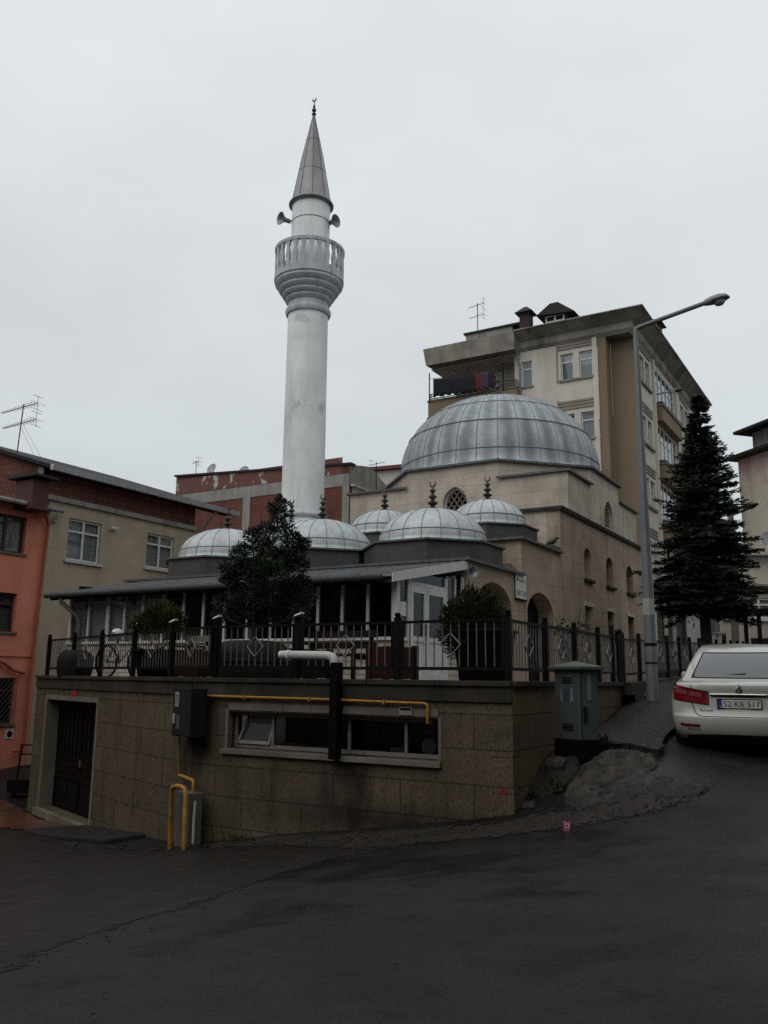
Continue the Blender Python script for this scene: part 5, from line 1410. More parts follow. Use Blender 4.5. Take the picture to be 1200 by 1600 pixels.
for px, pt, pb, w, nm in ((822, 487, 512, .26, 0), (1022, 506, 522, .32, 1)):
    q = at_y(px, pt, YA + .4) if nm == 0 else at_x(px, pt, XA + .1); yy = q.y
    ch_ = MB().box(q.x - w, q.x + w, yy - w, yy + w, TOPZ - .2, q.z - .05).build('chimney', plain('sooty_brick', (.035, .022, .02), .8), ap)
    MB().hexa([(q.x - w - .2, yy - w - .2, q.z - .15), (q.x + w + .2, yy - w - .2, q.z - .15), (q.x + w + .2, yy + w + .2, q.z - .15), (q.x - w - .2, yy + w + .2, q.z - .15), (q.x - w * .3, yy - .1, q.z + .22), (q.x + w * .3, yy - .1, q.z + .22), (q.x + w * .3, yy + .1, q.z + .22), (q.x - w * .3, yy + .1, q.z + .22)]).build('chimney_hood', M['fascia'], ch_)
q0 = at_y(807, 548, YA - .3)
MB().tube([at_y(805, 530, YA - .5), q0, Vector((q0.x + .06, YA - .1, q0.z - .8)), Vector((q0.x + .06, YA - .1, 3))], .05, 8).build('rainwater_pipe', M['seam'], ap)

# laundry
lcol = [('very dark washing', (.012, .013, .017), 'dark garment pegged on the top balcony washing line'), ('dark red washing', (.10, .018, .022), 'dark red cloth hanging among dark washing on the top balcony'), ('purple washing', (.05, .035, .075), 'purple cloth hanging beside the dark red one on the top balcony'), ('dark plum washing', (.022, .014, .022), 'dark plum cloth at the right end of the top balcony washing line')]
lx_ = [678, 691, 704, 716, 728, 741, 752, 762, 773]
for k in range(8):
    kind = [0, 0, 0, 0, 0, 1, 2, 3][k]
    nm, c_, lab = lcol[kind]
    mm = bpy.data.materials.get(nm) or plain(nm, c_, .9)
    yl = YO - .22
    a, b = at_y(lx_[k] - 1, 592 - 1.6 * k, yl), at_y(lx_[k + 1] + 1.5, 591 - 1.7 * k, yl - .03 * (k % 2))
    zb2 = at_y(lx_[k], (619, 617, 616, 615, 613, 611, 609, 606)[k], yl).z
    mb = MB(); N = 10; H = 6
    P = [[Vector((a.x + (b.x - a.x) * i / N, yl + .035 * math.sin(i * 1.5 + k) * (j / H) , a.z + (b.z - a.z) * i / N + (zb2 - a.z) * j / H * (1 + .05 * math.sin(i + k)))) for i in range(N + 1)] for j in range(H + 1)]
    for j in range(H):
        for i in range(N): mb.quad(P[j][i], P[j][i + 1], P[j + 1][i + 1], P[j + 1][i])
    o_ = mb.build('hanging_laundry', mm, smooth=True); o_.modifiers.new('thickness', 'SOLIDIFY').thickness = .015
    tag(o_, lab, 'laundry', 'laundry on the balcony line')
a, b = at_y(671, 592, YO - .2), at_y(786, 578, YO - .2)
ln = thing('washing_line', 'washing line between two posts on the top balcony', 'washing line', a)
MB().tube([a, b], .008, 5).build('line', M['iron'], ln)
MB().tube([Vector((a.x, a.y, ZB - .1)), a + Vector((0, 0, .3))], .03, 6).build('post', M['iron'], ln)
MB().tube([Vector((b.x, b.y, ZB - .1)), b + Vector((0, 0, .35))], .03, 6).tube([b + Vector((-.4, 0, .55)), b + Vector((0, 0, .3)), b + Vector((.3, 0, .15))], .025, 6).build('post', M['iron'], ln)

def antenna(label, base, top, n, L, mats='iron', tilt=0., dirv=(1, 0, 0), booms=1, side=0.):
    base, top = Vector(base), Vector(top); t = thing('tv_antenna', label, 'antenna', base, group='roof antennas')
    MB().tube([base, top], .022, 6).build('mast', M[mats], t)
    d = Vector(dirv).normalized(); e_ = d.cross(Vector((0, 0, 1))).normalized()
    for k in range(booms):
        c = top - Vector((0, 0, .1 + .62 * k)); mb = MB()
        a, b = c - d * L * (.75 - .1 * k), c + d * L * .5
        mb.tube([a, b], .014, 5)
        for j in range(n):
            p = a.lerp(b, j / (n - 1)); w = .10 + .16 * (j / (n - 1)) + (.1 if j == n - 1 else 0)
            mb.tube([p - e_ * w + Vector((0, 0, .0)), p + e_ * w], .007, 4)
            if side: mb.tube([p - Vector((0, 0, w * side)), p + Vector((0, 0, w * side))], .007, 4)
        mb.tube([b + Vector((0, 0, -.28)), b + Vector((0, 0, .28))], .01, 4)
        mb.tube([b + e_ * .25 + Vector((0, 0, .25)), b - e_ * .25 + Vector((0, 0, .25))], .008, 4); mb.tube([b + e_ * .25 - Vector((0, 0, .25)), b - e_ * .25 - Vector((0, 0, .25))], .008, 4)
        mb.build('boom', M[mats], t)
    return t
q = at_y(746, 474, YA + 1.6)
antenna('thin roof antenna on the flat roof room of the cream apartment block', (q.x, q.y, p1.z), q, 5, .8, dirv=(1, -.2, 0), booms=2)
bl_ = thing('wall_lamp', 'grey bracket arm lamp sticking out from the side of the cream apartment block', 'lamp', at_x(1024, 616, XA + .3))
a = at_x(1024, 616.5, XA + .0); dv = Vector((1.5, .3, .18))
b = at_d(1056, 611, a.dot(HF) - .2)
MB().tube([a, b], .04, 8).build('arm', M['seam'], bl_)
MB().tube([b, b + (b - a).normalized() * .3], [.08, .05], 8).build('lamp_head', M['iron'], bl_)

# ------------------------------------------------------------------ left row: orange house and beige house with brick attic
XLW = -23.9
FLf = FX(XLW)
def YL(px, py): return at_x(px, py, XLW).y
yo1 = at_x(60, 980, XLW).y
oz = at_x(72, 797, XLW).z
oh = thing('orange_house', 'orange rendered house with brown framed windows at the left edge', 'house', (XLW, 15, -3))
M['orange'] = plaster('orange_render', (.60, .215, .14), (.10, .05, .035), .35, .85, .1)
wo_ = [(YL(-14, 840), YL(40, 840), at_x(10, 862, XLW).z, at_x(10, 803, XLW).z), (YL(-30, 950), YL(25, 950), at_x(10, 987, XLW).z, at_x(10, 926, XLW).z), (YL(-40, 1090), YL(23, 1090), at_x(8, 1131, XLW).z, at_x(8, 1059, XLW).z)]
MB().wall(FLf, [(yo1 - 9, -6), (yo1, -6), (yo1, oz), (yo1 - 9, oz)], [rect(*w) for w in wo_], .3).build('front_wall', M['orange'], oh)
M['brownframe'] = plain('brown_window_frame', (.045, .025, .018), .5)
M['blindp'] = plain('pale_blind', (.30, .33, .31), .8)
for k, w in enumerate(wo_):
    window(oh, FLf, *w, .14, mull=((w[0] + w[1]) / 2 - .05,), trans=() if k == 0 else (w[2] + (w[3] - w[2]) * .72,), fw_=.08, frame='brownframe', curtain=(w[2], w[3]) if k < 2 else None, sill=.06, name='window', glassm='glass' if k == 0 else 'glass_dark')
    if k == 2:
        mb = MB(); y0, y1, z0, z1 = w; n = 13
        for j in range(-n, n + 1):
            for sg in (-1, 1):
                # diagonal lattice bars clipped to the opening
                pts = []
                for v in np.linspace(z0, z1, 30):
                    u_ = (y0 + y1) / 2 + j * .16 + sg * (v - z0 - (z1 - z0) / 2)* .9
                    if y0 <= u_ <= y1: pts.append((u_, v))
                if len(pts) > 1: mb.tube([FLf(*pts[0], .06 + .012 * sg), FLf(*pts[-1], .06 + .012 * sg)], .006, 4)
        mb.tube([FLf(y0, z0, .06), FLf(y1, z0, .06), FLf(y1, z1, .06), FLf(y0, z1, .06), FLf(y0, z0, .06)], .012, 5)
        mb.build('window_grille', M['iron_bar'], oh)
MB().fbox(FLf, yo1 - 9, yo1 - .1, at_x(30, 1023, XLW).z - .06, at_x(30, 1023, XLW).z, .003, .04).build('string_course', M['orange'], oh)
MB().box(XLW - 8, XLW - .31, yo1 - .32, yo1 - .003, -6, oz - .2).build('end_wall', M['orange'], oh)
mb = MB().hexa([(XLW - 7, yo1 - 9, oz + 1.2), (XLW + .5, yo1 - 9, oz - .1), (XLW + .5, yo1 + .1, oz - .1), (XLW - 7, yo1 + .1, oz + 1.2), (XLW - 7, yo1 - 9, oz + 1.3), (XLW + .5, yo1 - 9, oz), (XLW + .5, yo1 + .1, oz), (XLW - 7, yo1 + .1, oz + 1.3)])
mb.build('roof', plain('dark_roof_tiles', (.03, .026, .025), .7), oh)
MB().tube([Vector((XLW + .55, yo1 - 9, oz - .02)), Vector((XLW + .55, yo1 + .15, oz - .04))], .07, 8).build('gutter', M['concrete'], oh)
M['orange_pipe'] = plain('orange_pipe', (.30, .085, .045), .5)
pts = [FLf(YL(57, 795), at_x(57, 797, XLW).z, .4), FLf(YL(72, 820), at_x(70, 822, XLW).z, .12), FLf(yo1 - .25, at_x(50, 1060, XLW).z, .12), FLf(yo1 - .3, at_x(40, 1170, XLW).z, .12), FLf(yo1 - .7, at_x(38, 1172, XLW).z, .2)]
MB().tube(pts, .05, 8).build('downpipe', M['orange_pipe'], oh)
MB().tube([FLf(yo1 - 1.5, at_x(27, 1032, XLW).z, .1), FLf(yo1 - 1.2, at_x(36, 1037, XLW).z, .12), FLf(yo1 - .9, at_x(45, 1047, XLW).z, .12), FLf(yo1 - .45, at_x(52, 1052, XLW).z, .12)], .05, 8).build('branch_pipe', M['orange_pipe'], oh)
q = at_x(14, 1147, XLW)
ns = thing('no_parking_sign', 'small white no parking sign on the orange wall', 'sign', FLf(q.y, q.z, .0))
MB().fbox(FLf, q.y - .14, q.y + .14, q.z - .14, q.z + .14, .01, .025).build('plate', plain('sign_white', (.5, .5, .5), .5), ns)
MB().lathe(FLf(q.y, q.z, .026), [(.07, 0), (.10, 0), (.10, .003), (.07, .003)], 20, (1, 0, 0)).build('ring', M['iron'], ns)
text_mesh('letter', 'P', FLf, q.y, q.z - .055, .08, M['iron'], ns, .028)
mb = MB(); mb.hexa([FLf(q.y - .075, q.z + .06, .027), FLf(q.y - .055, q.z + .075, .027), FLf(q.y + .075, q.z - .06, .027), FLf(q.y + .055, q.z - .075, .027), FLf(q.y - .075, q.z + .06, .03), FLf(q.y - .055, q.z + .075, .03), FLf(q.y + .075, q.z - .06, .03), FLf(q.y + .055, q.z - .075, .03)])
mb.build('slash', M['iron'], ns)

bh = thing('beige_house', 'beige rendered house with a brick attic and a long sloping eaves gutter', 'house', (XLW, 22, -3))
M['beige'] = plaster('beige_render', (.40, .33, .245), (.18, .145, .105), .5, .9, .1, 1.6)
M['redbrick'] = brickwork('hollow_red_brick', (.175, .064, .050), (.14, .053, .043), (.075, .04, .032), .21, .27, (.03, .02, .018), .75)
ye = YL(303, 850)
lz = (at_x(95, 783, XLW).z + at_x(300, 829, XLW).z) / 2
bw_ = [(YL(105, 845), YL(157, 848), at_x(130, 878, XLW).z, at_x(130, 813, XLW).z), (YL(229, 862), YL(271, 866), at_x(250, 889, XLW).z, at_x(250, 836, XLW).z)]
MB().wall(FLf, [(yo1 + .003, -6), (ye, -6), (ye, lz), (yo1 + .003, lz)], [rect(*w) for w in bw_], .3).build('front_wall', M['beige'], bh)
for w in bw_:
    window(bh, FLf, *w, .08, mull=((w[0] + w[1]) / 2,), trans=(w[2] + (w[3] - w[2]) * .70,), fw_=.07, curtain=(w[2], w[3] - .1), name='window')
    MB().fbox(FLf, w[0] - .1, w[1] + .1, w[2] - .10, w[2] - .003, .003, .09).build('sill', M['white'], bh)
gz = at_x(93, 736, XLW + .5).z
MB().fbox(FLf, yo1 - .4, ye, lz - .02, lz + .15, -.25, .12).build('ledge', M['concrete'], bh)
MB().fbox(FLf, yo1 - .28, ye, lz + .153, gz + .25, -.3, -.02).build('brick_attic', M['redbrick'], bh)
# brick gable end facing the viewer, rising to the ridge at left
rs_ = .315
RX = XLW - 7
Fg = FY(yo1 - .28)
MB().wall(Fg, [(XLW - .3, -1), (XLW - .3, gz + .02 + .85 * rs_), (RX, gz + .02 + 7.55 * rs_), (RX, -1)], [], .3).build('brick_gable', M['redbrick'], bh)
MB().hexa([(XLW - .305, yo1 - .3, lz), (XLW - .02, yo1 - .3, lz), (XLW - .02, yo1 - .02, lz), (XLW - .305, yo1 - .02, lz), (XLW - .305, yo1 - .3, gz + .2), (XLW - .02, yo1 - .3, gz + .12), (XLW - .02, yo1 - .02, gz + .12), (XLW - .305, yo1 - .02, gz + .2)]).build('concrete_post', M['concrete'], bh)
yr1 = YL(367, 808) - .5
mb = MB().hexa([(XLW + .55, yo1 - .5, gz + .02), (RX, yo1 - .5, gz + .02 + 7.55 * rs_), (RX, yr1, gz + .02 + 7.55 * rs_), (XLW + .55, yr1, gz + .02), (XLW + .55, yo1 - .5, gz + .14), (RX, yo1 - .5, gz + .14 + 7.55 * rs_), (RX, yr1, gz + .14 + 7.55 * rs_), (XLW + .55, yr1, gz + .14)])
mb.build('roof', plain('slate_grey_roof', (.022, .021, .024), .7, spec=.12), bh)
mb = MB(); ngu = 9
for k in range(ngu):
    a, b = yo1 - .5 + (yr1 - yo1 + .5) * k / ngu, yo1 - .5 + (yr1 - yo1 + .5) * (k + 1) / ngu - .01
    mb.hexa([(XLW + .56, a, gz - .05), (XLW + .68, a, gz - .05), (XLW + .68, b, gz - .05), (XLW + .56, b, gz - .05), (XLW + .56, a, gz + .13), (XLW + .74, a, gz + .13), (XLW + .74, b, gz + .13), (XLW + .56, b, gz + .13)])
mb.build('gutter', plain('zinc_gutter', (.42, .42, .44), .5, .1), bh)
MB().box(XLW - .02, XLW + .54, yo1, yr1 - .1, gz + .0, gz + .03).build('soffit', M['fascia'], bh)
pts = [Vector((XLW + .6, YL(322, 800), gz)), FLf(YL(314, 826), at_x(314, 828, XLW).z, .1), FLf(ye - .1, at_x(302, 845, XLW).z, .1), FLf(ye - .15, 0, .1)]
MB().tube(pts, .05, 8).build('downpipe', M['concrete'], bh)
MB().tube([FLf(YL(95, 792), at_x(95, 797, XLW).z, .1), FLf(YL(80, 815), at_x(78, 817, XLW).z, .12)], .05, 8).build('short_pipe', M['concrete'], bh)
q = at_x(174, 826, XLW); MB().tube([FLf(q.y - .15, q.z, .14), FLf(q.y + .15, q.z + .0, .14)], [.05, .06], 10).tube([FLf(q.y + .05, q.z, 0), FLf(q.y + .05, q.z, .14)], .03, 6).build('security_camera', M['white_frame'], bh)
MB().box(RX, XLW - .31, ye - .3, ye - .003, -6, gz).build('rear_wall', M['beige'], bh)
p = at_d(50, 770, 27.2)
cb_ = thing('chimney', 'rust brown sheet metal chimney with a flat hood between the two left houses', 'chimney', (p.x, p.y, oz - .1))
MB().box(p.x - .42, p.x + .42, p.y - .3, p.y + .3, oz - .2, p.z + .35).build('stack', plain('rusty_sheet', (.075, .030, .026), .7), cb_)
MB().box(p.x - .7, p.x + .7, p.y - .45, p.y + .45, p.z + .42, p.z + .5).box(p.x - .35, p.x + .35, p.y - .2, p.y + .2, p.z + .35, p.z + .42).build('hood', M['fascia'], cb_)
q = at_d(37, 632, 31); qb = at_d(26, 700, 31); q2 = Vector((q.x, q.y, q.z))
antenna('pair of branching antennas on a leaning mast above the beige house roof', qb - Vector((0, 0, 1.)), q2, 12, 1.35, dirv=(1, .15, .12), booms=2, side=.5)
g1, g2 = at_d(80, 715, 31.2), at_d(68, 715, 31)
gw = thing('guy_wires', 'two thin guy wires slanting from the leaning antenna mast', 'wires', q2)
MB().tube([q2 - Vector((0, 0, .7)), g1 - Vector((0, 0, .6))], .008, 4).tube([q2 - Vector((0, 0, .9)), g2 - Vector((0, 0, .6))], .008, 4).build('wire', M['seam'], gw)
# handcart leaning at the foot of the orange wall
p = at_g(36, 1243)
hc = thing('handcart', 'dark iron handcart standing upright between the orange house and the podium', 'handcart', p, R(25))
mb = MB()
for s in (-1, 1): mb.tube([(s * .22, 0, .15), (s * .22, .15, 1.25)], .025, 6)
for z in (.35, .7, 1.0, 1.22): mb.tube([(-.22, .02 + z * .1, z), (.22, .02 + z * .1, z)], .02, 6)
mb.build('cart_frame', M['iron'], hc, local=True)
MB().box(-.28, .28, -.35, .08, .1, .14).build('foot_plate', M['iron'], hc, local=True)
for s in (-1, 1): MB().lathe((s * .3 - .03 * s, .1, .14), [(0, 0), (.14, 0), (.14, .06), (0, .06)], 18, (s, 0, 0)).build('wheel', M['black'], hc, local=True)
MB().box(-.3, .25, -.3, .05, .142, .40).build('crate', M['black'], hc, local=True, bevel=.02)

# ------------------------------------------------------------------ unfinished brick building and others behind
YBK = 40.28
rb = thing('brick_building', 'unfinished red brick building with concrete bands and peeling whitewash behind the minaret', 'building', (-32, 44, 2))
xk0, xk1 = xz(275, 760, YBK)[0], xz(546, 760, YBK)[0]
zt1, zt2 = xz(275, 745, YBK)[1], xz(546, 726, YBK)[1]; zb1 = xz(400, 778, YBK)[1]
FB = FY(YBK)
zb_hi, zb_lo = xz(300, 765, YBK)[1] - .25, xz(300, 765, YBK)[1] - .95
MB().wall(FB, [(xk0, -2), (xk1, -2), (xk1, zt2), (xk0, zt1)], [], .3).build('front_wall', M['redbrick'], rb)
MB().fbox(FB, xk0, xk1 - .02, zb_lo, zb_hi, .004, .03).fbox(FB, xk1 - .45, xk1 - .01, -2, zb_lo - .004, .004, .03).build('concrete_band', M['concrete'], rb)
for px in (385, 300): 
    x = xz(px, 800, YBK)[0]; MB().fbox(FB, x - .28, x + .28, -2, zb_lo - .004, .004, .03).build('concrete_column', M['concrete'], rb)
t = NT('peeling_whitewash'); n_ = t.noise(1.3, 6, t.mapv((1.4, 1.4, .7)), .7)
t.col(t.mix((.13, .05, .04), (.42, .40, .38), t.ramp(n_, [(.56, 0), (.60, 1)]))); t.rough(.9)
MB().fbox(FB, xk0 + .05, xk1 - .5, zt1 - 1.2, zt1 - .25, .004, .02).build('whitewash_band', t.m, rb)
mb = MB().hexa([(xk0 - .1, YBK - .12, zt1 - .02), (xk1 + .15, YBK - .12, zt2 - .02), (xk1 + .15, YBK + .4, zt2 - .02), (xk0 - .1, YBK + .4, zt1 - .02), (xk0 - .1, YBK - .12, zt1 + .1), (xk1 + .15, YBK - .12, zt2 + .1), (xk1 + .15, YBK + .4, zt2 + .1), (xk0 - .1, YBK + .4, zt1 + .1)])
mb.build('roof_edge', M['fascia'], rb)
MB().box(xk0, xk0 + .3, YBK + .31, YBK + 14, -2, zt1 - .02).build('left_wall', M['redbrick'], rb)
FBR = FX(xk1)
ysd = at_x(622, 757, xk1).y
zs0 = xz(546, 748, YBK)[1]; zs1 = at_x(600, 765, xk1).z
wy = (at_x(543.5, 790, xk1).y, at_x(557, 790, xk1).y, at_x(550, 808, xk1).z, at_x(550, 772, xk1).z)
wy = (YBK + .6, YBK + 2.2, wy[2], wy[3])
MB().wall(FBR, [(YBK + .31, -2), (ysd, -2), (ysd, zs0 - .4), (YBK + .31, zs0 - .4)], [rect(*wy)], .3).build('side_wall', M['cream'], rb)
window(rb, FBR, *wy, .1, mull=((wy[0] + wy[1]) / 2,), fw_=.08, curtain=(wy[2], wy[3]), name='window', sill=.06)
MB().wall(FX(xk1 + .02), [(YBK + .02, zs0 - .39), (ysd, zs0 - .39), (ysd, zs0 - .2), (YBK + 2.2, zt2 + .35), (YBK + .02, zt2)], [], .3).build('gable_cladding', M['concrete'], rb)
MB().hexa([FX(xk1)(YBK + .1, zs0 - .42, .03), FX(xk1)(ysd, zs0 - .42, .03), FX(xk1)(ysd, zs0 - .42, .2), FX(xk1)(YBK + .1, zs0 - .42, .2), FX(xk1)(YBK + .1, zs0 - .30, .03), FX(xk1)(ysd, zs0 - .30, .03), FX(xk1)(ysd, zs0 - .30, .22), FX(xk1)(YBK + .1, zs0 - .30, .22)]).build('side_gutter', M['white'], rb)
def dish(px, py, d, r, label, aim):
    c = at_d(px, py, d); t = thing('satellite_dish', label, 'satellite dish', c - Vector((0, 0, r * 1.5)), group='satellite dishes')
    a = Vector(aim).normalized()
    MB().lathe(c, [(.02, 0), (r * .5, r * .06), (r * .85, r * .18), (r, r * .27), (r * .98, r * .29), (r * .5, r * .09), (.02, .03)], 28, a, cap=False).build('reflector', plain('dish_grey', (.30, .32, .32), .5), t, smooth=True)
    MB().tube([c - Vector((0, 0, r * .9)) + a * r * .2, c + a * r * 1.1 - Vector((0, 0, r * .25))], .015, 5).build('feed_arm', M['iron'], t)
    MB().tube([c - a * .05, c - a * .25 - Vector((0, 0, .2)), c - a * .25 - Vector((0, 0, r * 1.8))], .035, 6).build('mount', M['iron'], t)
dish(332, 734, 54.5, .40, 'grey satellite dish nearer the left corner of the unfinished brick building roof', (-.1, -1, .35))
dish(382, 737, 53.5, .36, 'grey satellite dish half behind the parapet right of the other dish on the brick roof', (.15, -1, .35))
q = at_d(307, 720, 54.6); antenna('small antenna on the left end of the unfinished brick building roof', q - Vector((0, 0, 1.6)), q, 5, .55, dirv=(1, -.3, 0), booms=1)
q = at_d(588, 722, 46); antenna('single antenna mast behind the hall roof left of the main dome', at_d(588, 775, 46), q, 3, .8, dirv=(-1, .2, 0), booms=1)
wb = thing('white_building', 'distant white building with a red roof edge left of the main dome', 'building', at_d(610, 800, 75))
c0, c1 = at_d(565, 737, 75), at_d(650, 724.5, 75)
n_ = Vector((c1 - c0).to_2d()).to_3d().normalized(); FWb = FD(c0, (n_.x, n_.y)); Lw = (c1 - c0).to_2d().length
MB().wall(FWb, [(-6, -2), (Lw + 3, -2), (Lw + 3, c1.z), (-6, c0.z - .8)], [rect(.5, 1.8, c0.z - 2.6, c0.z - 1.2)], .4).build('wall', M['cream'], wb)
MB().fbox(FWb, .5, 1.8, c0.z - 2.6, c0.z - 1.2, -.3, -.25).build('window', M['glass_dark'], wb)
MB().hexa([FWb(-6.3, c0.z - .75, -.5), FWb(Lw + 3.3, c1.z + .02, -.5), FWb(Lw + 3.3, c1.z + .02, .5), FWb(-6.3, c0.z - .75, .5), FWb(-6.3, c0.z - .45, -.5), FWb(Lw + 3.3, c1.z + .32, -.5), FWb(Lw + 3.3, c1.z + .32, .5), FWb(-6.3, c0.z - .45, .5)]).build('roof_edge', plain('red_roof_edge', (.14, .045, .05), .7), wb)

# ------------------------------------------------------------------ far right: pink house, annex, white wall
ph = thing('pink_house', 'tall house with peeling pink and yellow render and dark eaves at the right edge', 'house', at_d(1175, 1000, 48))
c0 = at_d(1153, 720, 47); dv = ray(180, 1058); dv = Vector((-dv.x, -dv.y, 0)).normalized()
FPk = FD(c0, (dv.x, dv.y))
t = NT('pink_yellow_render'); n_ = t.noise(.5, 6, None, .65)
sp_ = t.n.new('ShaderNodeSeparateXYZ'); t.link(t.obj, sp_.inputs[0])
f = t.math('ADD', t.math('MULTIPLY', sp_.outputs[2], .30), t.math('MULTIPLY', t.math('SUBTRACT', n_, .5), 2.2))
c_ = t.mix((.66, .60, .49), (.62, .42, .42), t.ramp(t.math('SUBTRACT', f, 2.45), [(.0, 0), (.5, 1)]))
t.col(grime(t, c_, (.14, .11, .09), .6, xs=1.4)); t.rough(.9)
MB().wall(FPk, [(0, -1), (9, -1), (9, c0.z), (0, c0.z)], [], 5).build('wall', t.m, ph)
MB().fbox(FPk, -.35, 9, c0.z + .01, c0.z + .18, -5.4, .6).build('roof', M['fascia'], ph)
nP = Vector((dv.y, -dv.x, 0))
if nP.dot(-c0) < 0: nP = -nP
def pk(px, py, n_):
    o = c0 + nP * n_; v = ray(px, py); nn = Vector((-dv.y, dv.x, 0)); q_ = v * (o.dot(nn) / v.dot(nn)); return (q_ - o).dot(dv), q_.z
uq, zq = pk(1176, 690, -.6); q = Vector((0, 0, pk(1178, 674, -.6)[1] - .3))
MB().fbox(FPk, uq, 9, c0.z + .19, q.z + .25, -4, -.6).build('attic', M['concrete'], ph)
MB().fbox(FPk, uq - .7, 9, q.z + .26, q.z + .42, -4.5, .1).build('attic_roof', M['fascia'], ph)
an = thing('annex', 'low pinkish house with a band of white framed windows behind the white car', 'house', at_d(1165, 1005, 43))
a0 = at_d(1126, 1000, 43); FAn = FD(a0, (r0.x, r0.y))
ua = lambda px, py: ((at_d(px, py, 43) - a0).dot(r0), at_d(px, py, 43).z)
zw = ua(1160, 966)[1]; zt_ = ua(1160, 934)[1]
W0 = ua(1138, 950)[0]
MB().wall(FAn, [(0, -1), (6, -1), (6, zt_ + .55), (0, zt_ + .55)], [rect(W0, 5.5, zw, zt_)], .3).build('wall', plaster('pinkish_render', (.40, .33, .28), amt=.4), an)
window(an, FAn, W0, 5.5, zw, zt_, .06, mull=[ua(x, 950)[0] for x in (1158.5, 1172.5, 1186.5)], trans=(zw + (zt_ - zw) * .68,), fw_=.09, curtain=(zw, zt_), name='window_band')
MB().fbox(FAn, W0 - .3, 5.7, zw - .14, zw - .004, .0, .12).build('window_sill', M['white_frame'], an)
MB().fbox(FAn, -.3, 6.3, zt_ + .56, zt_ + .66, -3, .35).build('roof_slab', M['concrete'], an)
zz = ua(1165, 905)[1]
MB().fbox(FAn, .8, 6.3, zt_ + .67, zz + 1.2, -3, -.3).build('upper_wall', M['cream'], an)
MB().fbox(FAn, .6, 6.3, zz + 1.21, zz + 1.4, -3, .2).build('upper_band', M['white_frame'], an)
x0_, z0_ = ua(1174, 1008); MB().fbox(FAn, x0_, x0_ + .9, z0_ - .3, ua(1180, 997)[1], .003, .06).build('grille', M['meter'], an)
q = at_d(1196, 843, 42.2)
dish(1198, 843, 42.0, .38, 'white satellite dish high on the wall at the right edge behind the fir', (-.5, -1, .3))
wt = thing('white_wall_house', 'plain white garden house with narrow vents behind the fir trunk', 'house', at_d(1105, 1005, 44))
b0_ = at_d(1074, 1000, 44); FWt = FD(b0_, (r0.x, r0.y))
ub = lambda px, py: ((at_d(px, py, 44) - b0_).dot(r0), at_d(px, py, 44).z)
MB().wall(FWt, [(0, -1), (1.9, -1), (1.9, 8), (0, 8)], [], .3).build('wall', M['white'], wt)
mb = MB()
for px in (1096, 1107, 1113, 1133): u_, _ = ub(px, 970); mb.fbox(FWt, u_ - .06, u_ + .06, -.5, 7.5, .003, .1)
mb.build('wall_rib', M['seam'], wt)
mb = MB()
for px, py in ((1084, 977), (1127, 964), (1126, 983)): u_, v_ = ub(px, py); mb.fbox(FWt, u_ - .03, u_ + .03, v_ - .1, v_ + .1, .004, .03)
mb.build('vent', M['black'], wt)
cbx = thing('utility_box', 'pale grey utility cabinet beside the fir trunk', 'cabinet', at_d(1122, 1008, 36))
pA = at_d(1113, 1010, 36); FCb = FD(pA, (r0.x, r0.y)); uc = lambda px, py: ((at_d(px, py, 36) - pA).dot(r0), at_d(px, py, 36).z)
MB().fbox(FCb, 0, uc(1135, 1000)[0], .3, uc(1120, 990)[1], -.4, 0).build('case', plain('light_grey_metal', (.28, .27, .26), .5), cbx, bevel=.01)
MB().fbox(FCb, -.05, uc(1135, 1000)[0] + .05, uc(1120, 990)[1] + .003, uc(1120, 990)[1] + .06, -.45, .05).build('lid', M['concrete'], cbx)
MB().fbox(FCb, uc(1119, 995)[0], uc(1122, 995)[0], uc(1120, 994)[1] - .03, uc(1120, 994)[1] + .03, .003, .02).fbox(FCb, uc(1128, 995)[0], uc(1135, 995)[0] - .02, .4, uc(1120, 991)[1] - .03, .003, .02).build('door', M['meter'], cbx)
kb = thing('kiosk_frame', 'dark framed kiosk at the right edge beyond the white car', 'kiosk', at_d(1195, 1005, 32))
pK = at_d(1187, 1010, 32); FK = FD(pK, (r0.x, r0.y)); zk1 = at_d(1190, 957, 32).z
mb = MB().fbox(FK, 0, .12, -.2, zk1, -.1, .0).fbox(FK, 1.6, 1.72, -.2, zk1, -.1, 0).fbox(FK, 0, .12, -.2, zk1, -1.3, -1.2).fbox(FK, 1.6, 1.72, -.2, zk1, -1.3, -1.2); mb.build('post', M['iron'], kb)
MB().fbox(FK, -.15, 1.9, zk1 + .002, zk1 + .14, -1.5, .15).build('roof', M['iron'], kb)
MB().fbox(FK, .13, 1.59, -.2, zk1 * .55, -.06, -.03).build('panel', plain('kiosk_panel', (.12, .07, .06), .6), kb)

